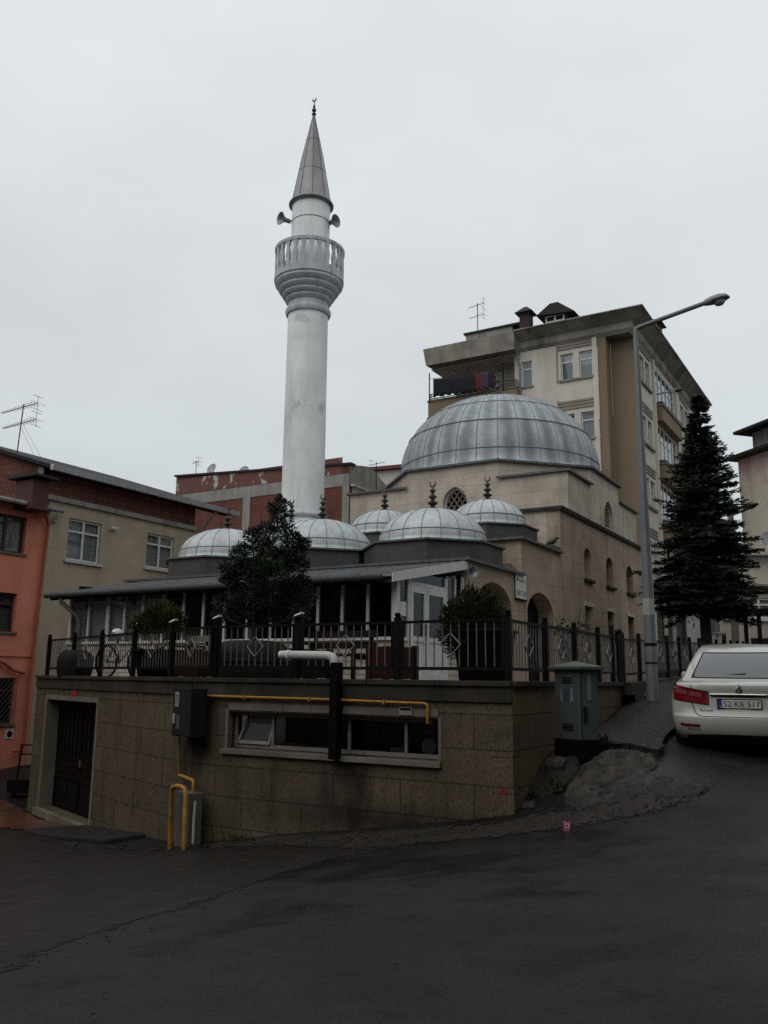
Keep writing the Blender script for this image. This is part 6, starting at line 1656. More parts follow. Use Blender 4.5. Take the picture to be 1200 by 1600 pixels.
# unseen buildings added behind and beside the viewer to shade the low walls
for k, (x0, x1, y0, y1, h, face, nm, c_) in enumerate((
        (-50, -33, -24, 5, 11, 'x', 'long grey unseen house added left of the viewpoint for shade', (.22, .21, .20)),
        (-30, -9, -22, -11, 11, 'y', 'ochre unseen house added behind the viewpoint for shade', (.25, .20, .15)),
        (-6, 14, -21, -10, 12, 'y', 'brown unseen house added behind the viewpoint for shade', (.2, .17, .14)),
        (9.5, 20, -6, 30, 12, '-x', 'tall grey unseen house added right of the climbing street for shade', (.21, .20, .19)))):
    h_ = thing('shade_house', nm, 'house', ((x0 + x1) / 2, (y0 + y1) / 2, -3))
    m_ = plaster('shade_house_render_' + 'abcd'[k], c_)
    if face == 'y': Fb = lambda u_, v_, n_=0., y1=y1: Vector((u_, y1 + n_, v_)); a, b = x0, x1
    elif face == 'x': Fb = lambda u_, v_, n_=0., x1=x1: Vector((x1 + n_, u_, v_)); a, b = y0, y1
    else: Fb = lambda u_, v_, n_=0., x0=x0: Vector((x0 - n_, u_, v_)); a, b = y0, y1
    hs_ = []; n = int((b - a) / 4.2)
    for j in range(3):
        for i in range(n): hs_.append(rect(a + (b - a) * (i + .32) / n, a + (b - a) * (i + .68) / n, 1.2 + 3.1 * j, 2.7 + 3.1 * j))
    w_ = MB().wall(Fb, [(a, -5), (b, -5), (b, h), (a, h)], hs_, .3).build('wall', m_, h_)
    for r_ in hs_:
        (ua_, va_), (ub_, _), (_, vb_), _ = r_
        MB().quad(Fb(ua_, va_, -.15), Fb(ub_, va_, -.15), Fb(ub_, vb_, -.15), Fb(ua_, vb_, -.15)).build('window', M['meter'], h_)
    e0, e1 = (x0, x1), (y0, y1)
    if face == 'y': MB().box(x0, x1, y0, y1 - .301, -5, h).build('body', m_, h_)
    elif face == 'x': MB().box(x0, x1 - .301, y0, y1, -5, h).build('body', m_, h_)
    else: MB().box(x0 + .301, x1, y0, y1, -5, h).build('body', m_, h_)
    MB().box(x0 - .6, x1 + .6, y0 - .6, y1 + .6, h + .01, h + .35).build('roof', M['fascia'], h_)

# ------------------------------------------------------------------ street lamp, poles, cabinet
M['galv'] = plain('galvanised_steel', (.15, .16, .163), .5, .35, .18, 2)
p0 = at_d(1020.5, 1093, 16.2); ptop = at_d(993, 517, 16.2 + .0)
lampx = thing('street_lamp', 'tall grey galvanised street lamp with a single raised arm on the pavement', 'street lamp', p0)
top = Vector((p0.x + (ptop.x - p0.x), p0.y + (ptop.y - p0.y), ptop.z))
MB().tube([p0 - Vector((0, 0, .4)), p0 + (top - p0) * .22, top], [.112, .105, .048], 8).build('pole', M['galv'], lampx)
a1_ = at_d(1002, 510, 16.2); a2_ = at_d(1104, 472.5, 16.0)
MB().tube([top - Vector((0, 0, .05)), top + Vector((0, 0, .04)), a1_, a2_], .045, 10).build('arm', M['galv'], lampx, smooth=True)
h0, h1 = at_d(1100, 474, 16.0), at_d(1140, 464, 15.9); d = (h1 - h0); dn = d.normalized(); sd_ = dn.cross(Vector((0, 0, 1))).normalized(); un = sd_.cross(dn)
rings = []
mb = MB()
for f, w, t1, t2 in ((0, .045, .05, .05), (.06, .07, .07, .06), (.3, .13, .10, .06), (.6, .16, .11, .05), (.85, .13, .08, .04), (1., .03, .02, .02)):
    c = h0 + d * f; rings.append([c + sd_ * (w * math.cos(q)) + un * ((t1 if math.sin(q) > 0 else t2) * math.sin(q)) for q in np.linspace(0, 2 * PI, 17)[:-1]])
for A, B in zip(rings[:-1], rings[1:]):
    for k in range(16): mb.quad(A[k], A[(k + 1) % 16], B[(k + 1) % 16], B[k])
mb.build('lamp_head', plain('lamp_housing', (.20, .20, .20), .4, .2), lampx, smooth=True)
c = h0 + d * .58
MB().lathe(c - un * .03, [(.0, -.10), (.06, -.085), (.10, -.05), (.115, 0)], 18, un, cap=False).build('lens', plain('lamp_lens', (.35, .36, .36), .2), lampx, smooth=True)
q0, q1 = p0 + (top - p0) * .215, p0 + (top - p0) * .258
MB().tube([q0, q1], [.1085, .1045], 8).build('paper_band', plain('pasted_paper', (.28, .28, .27), .8), lampx)
MB().tube([p0 + (top - p0) * .135, p0 + (top - p0) * .143], [.113, .113], 8).tube([p0 + (top - p0) * .09, p0 + (top - p0) * .094], [.1145, .1145], 8).build('strap', M['iron'], lampx)

pw0 = at_d(1149, 1012, 37); pw1 = at_d(1141, 780, 37)
wp = thing('utility_pole', 'weathered wooden pole with a lamp arm half hidden by the fir', 'pole', pw0)
MB().tube([pw0 - Vector((0, 0, .6)), pw1], [.17, .11], 10).build('pole', plain('weathered_wood', (.09, .085, .075), .8, 0, .3), wp)
pa, pb = at_d(1143, 806, 37), at_d(1180, 790, 36.6)
MB().tube([pa, pb], .04, 8).build('arm', M['galv'], wp)
MB().tube([at_d(1166, 795, 36.7), at_d(1174, 791, 36.6), at_d(1185, 787, 36.5)], [.06, .13, .04], 10).build('lamp_head', M['iron'], wp)

# electrical cabinet beside the podium
c0 = at_x(868, 1160, XC + .25)
cz0 = at_d(905, 1170, 12.75).z
ce = thing('electrical_cabinet', 'grey green metal electrical cabinet with pitched lid and torn poster beside the podium', 'cabinet', (c0.x, c0.y, cz0))
pl_, pm_, pr2 = at_d(869, 1155, 12.9), at_d(909, 1159, 12.45), at_d(931, 1150, 12.95)
ctr = (pl_ + pr2) / 2
U1 = (Vector((pm_.x, pm_.y, 0)) - Vector((pl_.x, pl_.y, 0))); wA = U1.length; U1.normalize()
U2 = Vector((-U1.y, U1.x, 0))
wB = .33
zt = at_d(909, 1046, 12.45).z; zb = at_d(909, 1157, 12.45).z
o = Vector((pl_.x, pl_.y, 0))
CB = lambda u_, v_, n_=0.: Vector((o.x + U1.x * u_ - U2.x * n_, o.y + U1.y * u_ - U2.y * n_, v_))
M['cab'] = plaster('grey_green_paint', (.066, .080, .078), (.03, .034, .032), .5, .5, .06, 5)
M['cab2'] = plain('cabinet_seam', (.012, .013, .013), .7, spec=.1)
MB().fbox(CB, 0, wA, zb, zt, -wB, 0).build('body', M['cab'], ce, bevel=.008)
MB().fbox(CB, -.02, wA + .02, zb - .5, zb - .003, -wB - .02, .02).build('plinth', M['black'], ce)
mb = MB(); e_ = .07
L0, L1, n0_, n1_ = -e_, wA + e_, -wB - e_, e_
mb.hexa([CB(L0, zt + .003, n0_), CB(L1, zt + .003, n0_), CB(L1, zt + .003, n1_), CB(L0, zt + .003, n1_), CB(L0, zt + .04, n0_), CB(L1, zt + .04, n0_), CB(L1, zt + .04, n1_), CB(L0, zt + .04, n1_)])
mc_ = (n0_ + n1_) / 2
a, b, c, d_, r1, r2 = CB(L0, zt + .041, n0_), CB(L1, zt + .041, n0_), CB(L1, zt + .041, n1_), CB(L0, zt + .041, n1_), CB((L0 + L1) / 2 - .02, zt + .12, mc_), CB((L0 + L1) / 2 + .02, zt + .12, mc_)
mb.quad(d_, c, r2, r1).quad(b, a, r1, r2).quad(a, d_, r1).quad(c, b, r2)
mb.build('lid', M['cab'], ce)
mb = MB()
for z in (zt - .12, zt - .155, zt - .19, zb + .13, zb + .165, zb + .2): mb.fbox(CB, wA * .3, wA * .68, z, z + .014, .001, .012)
mb.build('louvre', M['cab2'], ce)
pz = zt - .45
mb = MB()
for a, b, z0, z1 in ((wA * .22, wA * .32, pz, pz + .2), (wA * .6, wA * .74, pz, pz + .19)):
    mb.quad(CB(a, z0, .003), CB(b, z0 + .01, .003), CB(b - .02, z1, .003), CB(a + .015, z1 - .01, .003))
mb.build('torn_poster', plain('poster_scraps', (.17, .18, .18), .8), ce)
MB().lathe(CB(wA * .47, pz + .1, .002), [(0, 0), (.09, 0), (.09, .002), (0, .003)], 20, CB(0, 0, 1) - CB(0, 0, 0)).build('blue_print', plain('poster_blue', (.035, .06, .075), .7), ce)
CS = lambda u_, v_, n_=0.: Vector((o.x + U1.x * (wA + n_) + U2.x * u_, o.y + U1.y * (wA + n_) + U2.y * u_, v_))
MB().fbox(CS, wB * .40, wB * .62, zt - .42, zt - .04, .001, .004).build('paper_strip', plain('strip_paper', (.16, .16, .155), .8), ce)
MB().fbox(CS, wB * .15, wB * .3, zt - .72, zt - .52, .001, .03).build('handle', M['cab2'], ce)
MB().fbox(CS, .0, .015, zb, zt - .01, .001, .006).build('door_seam', M['cab2'], ce)

# ------------------------------------------------------------------ pavement, kerb, broken slab, rubble
wetc = dirt('wet_concrete_pavement', (.008, .0075, .007), (.016, .0145, .0125), .2)
PV = [tuple(at_d(932, 1166, 12.95).xy), tuple(at_d(985, 1171, 12.55).xy), tuple(at_d(1030, 1175, 12.2).xy), tuple(at_d(1040, 1160, 12.8).xy), tuple(at_d(1058, 1125, 14.2).xy), tuple(at_d(1072, 1095, 16.5).xy), (at_d(1095, 1075, 22).x, 23.), (XC + 1.6, 36.), (XC + .01, 36.), (XC + .01, 17.3), (XC + .01, 13.2)]
patch('pavement', PV, wetc, 'wet concrete pavement climbing beside the podium wall', .10, .3, cat='pavement')
# kerb: the cut edge of the pavement
mb = MB(); E_ = PV[0:8]
for k in range(len(E_) - 1):
    a, b = Vector(E_[k]), Vector(E_[k + 1]); m = max(1, int((b - a).length / .4)); dd = (b - a).normalized(); nn = Vector((dd.y, -dd.x))
    for j in range(m):
        p, q = a.lerp(b, j / m), a.lerp(b, (j + .97) / m)
        za, zb_k = hz(p.x, p.y) + .105, hz(q.x, q.y) + .105
        pi, qi = p - nn * .13, q - nn * .13
        mb.hexa([(p.x, p.y, za - .5), (q.x, q.y, zb_k - .5), (qi.x, qi.y, zb_k - .5), (pi.x, pi.y, za - .5), (p.x, p.y, za), (q.x, q.y, zb_k), (qi.x, qi.y, zb_k + .006), (pi.x, pi.y, za + .006)])
tag(mb.build('kerb', dirt('kerb_concrete', (.008, .0075, .007), (.018, .016, .014), .55), bevel=.015), 'dark kerb along the edge of the wet pavement', 'kerb', kind='structure')
SLABM = dirt('broken_concrete', (.009, .008, .007), (.064, .056, .047), .75, sc=5.)
def rubble_slab(label, pts, thick, dz, tilt=(0, 0), name='concrete_slab', mat=None, grp=None, sub=.055):
    P3 = [at_g(*p) for p in pts]; poly = [p.xy for p in P3]
    n = len(poly); Pb = []
    for k in range(n):
        a, b = poly[k], poly[(k + 1) % n]; m = max(1, int((b - a).length / sub))
        for j in range(m):
            p = a.lerp(b, j / m); Pb.append(Vector((p.x + random.uniform(-.02, .02), p.y + random.uniform(-.02, .02))))
    nb = len(Pb); cx = sum(p.x for p in Pb) / nb; cyy = sum(p.y for p in Pb) / nb
    g = []
    xs = [p.x for p in Pb]; ys_ = [p.y for p in Pb]
    x = min(xs)
    while x < max(xs):
        y = min(ys_)
        while y < max(ys_): g.append(Vector((x + random.uniform(-.015, .015), y + random.uniform(-.015, .015)))); y += sub
        x += sub
    vs, es, fs_, *_ = delaunay_2d_cdt(Pb + g, [(k, (k + 1) % nb) for k in range(nb)], [list(range(nb))], 1, 1e-4)
    zc = hz(cx, cyy)
    gz_ = gz_at([(v.x, v.y) for v in vs])
    mb = MB()
    for v, gh in zip(vs, gz_):
        z = float(gh) * .9 + zc * .1 + dz + tilt[0] * (v.x - cx) + tilt[1] * (v.y - cyy) + .055 * mnoise.noise((v.x * 2.2, v.y * 2.2, dz)) + .03 * mnoise.noise((v.x * 6, v.y * 6, 3.)) + .014 * mnoise.noise((v.x * 17, v.y * 17, 1.))
        mb.v.append((v.x, v.y, max(z, float(gh) + .012)))
    nv = len(vs)
    mb.f = [tuple(f) for f in fs_]
    # skirt down into the ground
    ec = {}
    for f in fs_:
        for k in range(len(f)):
            e1 = (f[k], f[(k + 1) % len(f)]); ec[tuple(sorted(e1))] = ec.get(tuple(sorted(e1)), 0) + 1
    low = {}
    for (i, j), c in ec.items():
        if c == 1:
            for q in (i, j):
                if q not in low: low[q] = len(mb.v); x, y, z = mb.v[q]; mb.v.append((x + (cx - x) * .03, y + (cyy - y) * .03, z - thick))
            mb.f.append((i, j, low[j], low[i]))
    o_ = mb.build(name, mat or SLABM)
    return tag(o_, label, 'rubble', grp)
def mound(label, pts, hgt, cracks, mat, name='broken_slab', sub=.034, soft=.10):
    """a lumpy worn mass of broken concrete with rounded edges and crack grooves"""
    P3 = [at_g(*q) for q in pts]; poly = [q.xy for q in P3]; n = len(poly); Pb = []
    for k in range(n):
        a, b = poly[k], poly[(k + 1) % n]; m = max(1, int((b - a).length / sub))
        for j in range(m):
            q = a.lerp(b, j / m); Pb.append(Vector((q.x + .05 * mnoise.noise((q.x * 5, q.y * 5, 1)) + random.uniform(-.012, .012), q.y + .05 * mnoise.noise((q.x * 5, q.y * 5, 7)) + random.uniform(-.012, .012))))
    nb = len(Pb); xs = [q.x for q in Pb]; ys_ = [q.y for q in Pb]; g = []
    x = min(xs)
    while x < max(xs):
        y = min(ys_)
        while y < max(ys_): g.append(Vector((x + random.uniform(-.012, .012), y + random.uniform(-.012, .012)))); y += sub
        x += sub
    vs, es, fs_, *_ = delaunay_2d_cdt(Pb + g, [(k, (k + 1) % nb) for k in range(nb)], [list(range(nb))], 1, 1e-4)
    B = np.array([(q.x, q.y) for q in Pb]); gh = gz_at([(v.x, v.y) for v in vs])
    CR = []
    for c in cracks:
        L = [at_g(*q).xy for q in c]
        for a, b in zip(L[:-1], L[1:]): CR += [a.lerp(b, k / 12) for k in range(13)]
    mb = MB()
    for v, h in zip(vs, gh):
        d = math.sqrt(((B - np.array((v.x, v.y))) ** 2).sum(1).min()); e_ = min(1, d / soft); e_ = e_ ** .45
        z = float(h) - .03 + e_ * (hgt + .06 * mnoise.noise((v.x * 1.7, v.y * 1.7, 2.)) + .05 * mnoise.noise((v.x * 4.5, v.y * 4.5, 5.)))
        z += .030 * mnoise.noise((v.x * 10, v.y * 10, 3.)) + .020 * mnoise.noise((v.x * 24, v.y * 24, 1.))
        for c in CR:
            dc = (c - v).length
            if dc < .05: z -= .09 * (1 - dc / .05); break
        mb.v.append((v.x, v.y, z))
    mb.f = [tuple(f) for f in fs_]
    return tag(mb.build(name, mat, smooth=True), label, 'rubble')
mound('large lumpy mass of broken pale concrete at the wet pavement end, cracked near the road', [(868, 1256), (905, 1267), (935, 1260), (985, 1250), (1006, 1234), (1012, 1216), (1032, 1196), (1026, 1180), (1000, 1174), (955, 1172), (915, 1184), (905, 1205), (885, 1232)], .06,
      [[(934, 1262), (936, 1240), (928, 1225), (940, 1212)], [(940, 1230), (985, 1214), (1012, 1210)], [(905, 1215), (945, 1200), (975, 1203)]], SLABM)
mound('dark layered heap of broken concrete beside the car end of the rubble', [(1012, 1246), (1050, 1252), (1085, 1246), (1112, 1236), (1100, 1226), (1060, 1218), (1022, 1214), (1010, 1232)], .08, [[(1020, 1236), (1060, 1232), (1090, 1236)], [(1030, 1226), (1070, 1224)]], dirt('dark_broken_concrete', (.009, .008, .007), (.034, .029, .024), .5))
mound('dark earth and rubble heaped between the podium corner and the cabinet', [(812, 1242), (826, 1205), (842, 1184), (866, 1172), (905, 1172), (930, 1172), (912, 1195), (900, 1218), (878, 1240), (845, 1250)], .12, [], DIRT, name='rubble_heap')
mound('small pale stone at the foot of the podium corner', [(812, 1266), (826, 1269), (838, 1262), (836, 1252), (822, 1249), (812, 1256)], .09, [], SLABM, name='corner_stone', soft=.07)
rubble_slab('flat pale stone on the earth behind the big slab', [(852, 1218), (880, 1219), (886, 1209), (858, 1206)], .1, .17)
# loose grit and stones in the gutter
mb = MB()
def pebble(p, r):
    i = len(mb.v); n = 6
    hs_ = [random.uniform(.7, 1.2) for _ in range(n)]
    for z, s in ((-.2, .9), (.25, 1.), (.55, .55)):
        for j in range(n):
            w = 2 * PI * j / n; mb.v.append((p[0] + math.cos(w) * r * s * hs_[j], p[1] + math.sin(w) * r * s * hs_[j] * .8, p[2] + z * r))
    for k in range(2):
        for j in range(n): mb.f.append((i + k * n + j, i + k * n + (j + 1) % n, i + (k + 1) * n + (j + 1) % n, i + (k + 1) * n + j))
    mb.f.append(tuple(range(i + 2 * n, i + 3 * n)))
def scatter(a, b, n, spread, rmin, rmax):
    A, B = at_g(*a), at_g(*b)
    for _ in range(n):
        t = random.random(); p = A.lerp(B, t); s = random.gauss(0, spread)
        x, y = p.x + random.gauss(0, .1), p.y + s
        pebble((x, y, hz(x, y) + .02), random.uniform(rmin, rmax) ** 1)
scatter((820, 1290), (1000, 1268), 70, .18, .005, .02); scatter((1000, 1266), (1120, 1236), 70, .2, .005, .022); scatter((300, 1326), (560, 1314), 70, .10, .01, .03); scatter((560, 1314), (820, 1292), 70, .10, .008, .03)
scatter((0, 1525), (330, 1412), 26, .10, .006, .018); scatter((330, 1412), (640, 1326), 20, .10, .006, .018); scatter((100, 1560), (1100, 1350), 40, 1.2, .004, .012); scatter((840, 1200), (910, 1230), 30, .2, .02, .06)
scatter((60, 1312), (280, 1330), 40, .10, .01, .04)
tag(mb.build('gutter_stones', dirt('grit', (.018, .016, .014), (.05, .044, .037), .7)), 'scattered grit and small stones along the road edge', 'grit', kind='stuff')
p = at_g(885, 1299); bx = thing('carton', 'crumpled pink and white carton lying on the road edge', 'litter', p, R(35))
mb = MB(); mb.hexa([(-.035, -.02, .002), (.035, -.025, .002), (.04, .022, .002), (-.03, .02, .002), (-.028, -.025, .105), (.045, -.02, .12), (.04, .02, .10), (-.035, .018, .115)])
mb.build('box', plain('pink_card', (.42, .10, .16), .5), bx, local=True, bevel=.003)
MB().quad((-.022, -.0265, .04), (.03, -.0275, .04), (.03, -.0275, .095), (-.02, -.028, .095)).build('white_patch', plain('card_white', (.6, .55, .55), .5), bx, local=True)
MB().quad((-.008, -.0275, .055), (.016, -.0285, .055), (.016, -.0290, .08), (-.008, -.0290, .08)).build('pink_patch', plain('card_red', (.4, .03, .08), .5), bx, local=True)

# ------------------------------------------------------------------ foliage
def leaves(centers, dirs, size, aspect, name, mat, parent, jit=.5):
    """one small pointed leaf per centre"""
    n = len(centers); c = np.asarray(centers, float); d = np.asarray(dirs, float)
    d /= np.linalg.norm(d, axis=1)[:, None] + 1e-9
    rv = rng.normal(size=(n, 3)); s = np.cross(d, rv); s /= np.linalg.norm(s, axis=1)[:, None] + 1e-9
    L = size * rng.uniform(1 - jit, 1 + jit, n)[:, None]; Wd = L * aspect
    V = np.empty((n, 4, 3)); V[:, 0] = c; V[:, 1] = c + d * L * .5 + s * Wd * .5; V[:, 2] = c + d * L; V[:, 3] = c + d * L * .5 - s * Wd * .5
    mb = MB(); o0 = np.array(root_loc(parent)) if parent else 0
    me = bpy.data.meshes.new(name); me.from_pydata((V.reshape(-1, 3) - o0).tolist(), [], np.arange(n * 4).reshape(n, 4).tolist()); me.materials.append(mat)
    o_ = bpy.data.objects.new(name, me); COL.objects.link(o_); o_.parent = parent
    return o_
# the fir
fb = at_d(1107, 1045, 27); ft = at_d(1091, 616, 27)
fir = thing('fir_tree', 'tall dark fir tree with ragged drooping branches beside the apartment block', 'tree', fb)
H = ft.z - fb.z
MB().tube([fb - Vector((0, 0, .5)), fb + Vector((-.02, 0, H * .3)), fb + Vector((ft.x - fb.x, ft.y - fb.y, H * .7)) , Vector((ft.x, ft.y, ft.z - .1))], [.19, .15, .08, .015], 10).build('trunk', plain('fir_bark', (.025, .02, .017), .9, 0, .3), fir)
C_, D_ = [], []; lm = MB()
Z0 = 1.85; z = Z0; k = 0
axis = lambda zz: fb + Vector(((ft.x - fb.x) * zz / H, (ft.y - fb.y) * zz / H, zz))
while z < H - .12:
    t = z / H
    t = .15 + .85 * (z - Z0) / (H - Z0); env = 1.0 - (t - .15) / .85
    env = max(env, .0) ** (.80 if t < .55 else .80 + (t - .55) * .35)
    Rb = 1.75 * env * (.88 if t < .2 else 1.)
    nb_ = int(10 + 15 * env)
    for j in range(nb_):
        w = random.uniform(0, 2 * PI); L = max(.10, Rb * random.uniform(.5, 1.15) * (1 + .22 * math.sin(w * 2 + z * 1.9) * math.sin(w * 3.3 - z * 2.7))); a = axis(z + random.uniform(-.12, .12))
        if random.random() < .04 and t > .3: L *= 1.25
        dz0 = random.uniform(.10, .42) if t > .5 else random.uniform(-.22, .18)
        o_ = Vector((math.cos(w), math.sin(w), 0)); sv = Vector((-math.sin(w), math.cos(w), 0))
        ns = max(5, int(L / .052)); pv = None
        for i in range(ns + 1):
            f = i / ns; p = a + o_ * (L * f) + Vector((0, 0, L * (dz0 * f - .42 * f * f + .30 * f ** 3)))
            if i and i % 3 == 0 and pv is not None: lm.tube([pv, p], .006, 3, cap=False)
            if i % 3 == 0: pv = p
            m = int(13 * (1.2 - .5 * f)) if f > .1 else 5
            for q in range(m):
                tw = (1 - f * .75) * L * .26 + .03 + .04 * env
                s = random.choice((-1, 1)); ll = random.random()
                C_.append(p + sv * (s * tw * ll) + o_ * (tw * ll * .5) + Vector((0, 0, -.15 * tw * ll + random.uniform(-.025, .025))))
                D_.append(sv * s * .8 + o_ * .7 + Vector((0, 0, random.uniform(-.35, .3))))
    z += .15 + .06 * t; k += 1
lm.build('limbs', bpy.data.materials['fir_bark'], fir)
leaves(C_, D_, .15, .22, 'crown', leafmat('fir_needles', (.006, .010, .006), (.021, .031, .018)), fir)
tri = [axis(H - .12 + .03 * i) for i in range(6)]
# shaped conifer in the barrel planter: foliage pads on crooked limbs
jb = Vector((bp.location.x, bp.location.y, TZ + .57))
jd = (jb.dot(HF))
jun = thing('potted_conifer', 'dark bushy conifer with uneven foliage pads rising from the barrel planter', 'tree', jb)
pads = [(440, 779, .07), (441, 785, .09), (428, 793, .11), (437, 805, .20), (418, 826, .18), (440, 828, .24), (395, 838, .18), (455, 846, .22), (412, 852, .26), (380, 858, .15), (470, 858, .18), (477, 850, .12), (372, 868, .16), (440, 866, .28), (405, 880, .26), (380, 888, .20), (366, 896, .22), (464, 884, .24), (430, 900, .33), (395, 906, .26), (352, 888, .12), (358, 905, .16), (470, 908, .24), (450, 926, .30), (410, 932, .32), (375, 928, .26), (352, 938, .20), (470, 940, .24), (345, 962, .15), (385, 955, .26), (432, 958, .30), (462, 962, .22), (405, 974, .2), (482, 930, .12)]
tr = MB(); tr.tube([jb - Vector((0, 0, .1)), jb + Vector((.03, 0, .35)), jb + Vector((-.05, .05, .8)), jb + Vector((.06, .0, 1.3)), jb + Vector((.1, 0, 1.7))], [.07, .06, .05, .035, .015], 8)
C_, D_ = [], []
for (px, py, r) in pads:
    for rep in range(2):
        dd = jd + random.uniform(-.55, .55); c = at_d(px + random.uniform(-4, 4), py + random.uniform(-4, 4), dd); rr2 = r * random.uniform(.68, .92)
        tr.tube([jb + Vector((.02, 0, max(.2, (c.z - jb.z) * .6))), c], [.02, .006], 5)
        for q in range(int(620 * (rr2 / .25) ** 2) + 60):
            v = Vector(rng.normal(size=3)); v.normalize(); rad = rr2 * random.random() ** .45
            p = c + Vector((v.x * rad * 1.1, v.y * rad * 1.1, v.z * rad * .8)); C_.append(p); D_.append(v + Vector((random.uniform(-.5, .5), random.uniform(-.5, .5), .6 + random.uniform(-.3, .3))))
tr.build('trunk', plain('conifer_bark', (.03, .023, .018), .9), jun)
leaves(C_, D_, .056, .40, 'crown', leafmat('conifer_scales', (.005, .009, .005), (.017, .031, .013)), jun)
def shrub(label, base, pads, n, size, asp, c1, c2, name='shrub', up_=.9):
    t = thing(name, label, 'shrub', base)
    C_, D_ = [], []; st = MB()
    for (c, r) in pads:
        st.tube([base, (base + c) / 2 + Vector((random.uniform(-.05, .05), 0, .0)), c], [.014, .01, .004], 5)
        for q in range(int(n * (r / .2) ** 2)):
            v = Vector(rng.normal(size=3)); v.normalize(); rad = r * random.random() ** .5
            C_.append(c + v * rad); D_.append(v * .8 + (c - base).normalized() * .7 + Vector((0, 0, up_)) + Vector(rng.normal(size=3)) * .35)
    st.build('stems', bpy.data.materials['conifer_bark'], t)
    leaves(C_, D_, size, asp, 'foliage', leafmat(label[:24].replace(' ', '_'), c1, c2), t)
    return t
b = Vector((gp2.location.x, gp2.location.y, TZ + .5)); dd = b.dot(HF)
P = [(at_d(px, py, dd + random.uniform(-.25, .25)), r) for px, py, r in ((222, 972, .18), (238, 960, .20), (255, 956, .20), (270, 962, .18), (280, 972, .14), (246, 974, .28), (262, 980, .26), (226, 984, .22), (212, 978, .12), (276, 986, .16))]
shrub('golden green feathery shrub in the wide dark pot', b, P, 520, .085, .20, (.012, .014, .004), (.060, .058, .013))
b = Vector((sp.location.x, sp.location.y, TZ + .74)); dd = b.dot(HF)
P = [(at_d(px, py, dd + random.uniform(-.25, .25)), r) for px, py, r in ((735, 928, .12), (738, 942, .16), (722, 945, .15), (752, 945, .16), (705, 958, .15), (768, 950, .15), (782, 962, .12), (730, 962, .24), (755, 966, .24), (712, 975, .18), (697, 972, .10), (776, 976, .16), (725, 985, .22), (748, 988, .24), (700, 998, .14), (712, 1012, .15), (730, 1005, .18), (704, 985, .12), (760, 932, .09))]
shrub('bushy yellow tipped conifer shrub spilling over the black square planter', b, P, 620, .075, .22, (.007, .010, .004), (.042, .041, .013))
b = Vector((XC - .55, at_x(893, 1000, XC - .55).y, TZ)); dd = b.dot(HF)
def sprig(label, base, tips, c1, c2, n=34):
    t = thing('rose_bush', label, 'shrub', base, group='rose bushes behind the right railing'); st = MB(); C_, D_ = [], []
    for tp in tips:
        m = (base + tp) / 2 + Vector((random.uniform(-.12, .12), random.uniform(-.1, .1), .05)); st.tube([base, m, tp], [.012, .008, .004], 5)
        for q in range(n):
            f = random.uniform(.45, 1.05); p = base.lerp(m, f * 2) if f < .5 else m.lerp(tp, (f - .5) * 2)
            v = Vector(rng.normal(size=3)); C_.append(p + v * .045); D_.append(v)
    st.build('stems', bpy.data.materials['conifer_bark'], t); leaves(C_, D_, .06, .6, 'foliage', leafmat('rose_leaves', c1, c2), t)
tips = [at_d(px, py, dd + random.uniform(-.2, .2)) for px, py in ((868, 964), (874, 972), (880, 980), (886, 976), (893, 984), (899, 988), (876, 990), (890, 995), (866, 978), (902, 994))]
sprig('low leafy rose bush behind the right railing above the cabinet', b, tips, (.016, .024, .010), (.05, .06, .024))
b2 = Vector((XC - .55, at_x(912, 1000, XC - .55).y, TZ)); dd = b2.dot(HF)
tips = [at_d(px, py, dd + random.uniform(-.15, .15)) for px, py in ((906, 955), (911, 962), (917, 968), (909, 972), (919, 976), (904, 966))]
sprig('taller thin rose stem behind the right railing beside the hall windows', b2, tips, (.016, .024, .010), (.05, .06, .024), 22)
def tuft(label, px, py, d, n, hgt, w):
    b = at_g(px, py) if d is None else at_d(px, py, d); t = thing('weed_tuft', label, 'weed', b, group='weeds at the wall foot')
    C_ = [b + Vector((random.gauss(0, w), random.gauss(0, w * .6), random.uniform(0, hgt * .6))) for _ in range(n)]
    D_ = [Vector((random.gauss(0, .5), random.gauss(0, .5), 1)) for _ in range(n)]
    leaves(C_, D_, hgt * .5, .25, 'blades', bpy.data.materials.get('weed_blades') or leafmat('weed_blades', (.010, .016, .008), (.028, .038, .016)), t)
tuft('green weeds at the right foot of the electrical cabinet', 928, 1172, None, 260, .22, .11)
tuft('dark weeds at the podium corner beside the small pale stone', 812, 1236, 12.0, 60, .10, .05)
tuft('dark weeds along the left edge of the big broken slab', 868, 1238, None, 160, .16, .12)
tuft('dry weeds at the wall foot below the basement window', 372, 1318, None, 90, .14, .15)

# ------------------------------------------------------------------ the white car, seen from behind
cl = at_d(1161, 1189, 12.1); cfwd = Vector((cl.x, cl.y, 0)).normalized()
cfar = cl + cfwd * 4.0
pit = math.atan2(.30, 4.0)
car = thing('parked_car', 'white saloon car parked facing uphill, seen from behind at the right edge', 'car', cl)
car.rotation_euler = (Matrix.Rotation(math.atan2(cfwd.y, cfwd.x) - PI / 2 - R(1.), 3, 'Z') @ Matrix.Rotation(pit, 3, 'X')).to_euler()
t = NT('white_car_paint'); t.col((.52, .50, .465)); t.rough(.28); t.spec(.5); t.b.inputs['Coat Weight'].default_value = .6; t.b.inputs['Coat Roughness'].default_value = .08
n_ = t.noise(3, 5); t.col(t.mix((.345, .33, .305), (.26, .245, .22), t.ramp(n_, [(.5, 0), (.8, .6)])))
CP = t.m
def interp(tab, z):
    zs_ = [a[0] for a in tab]
    return [float(np.interp(z, zs_, [a[i] for a in tab])) for i in range(1, len(tab[0]))]
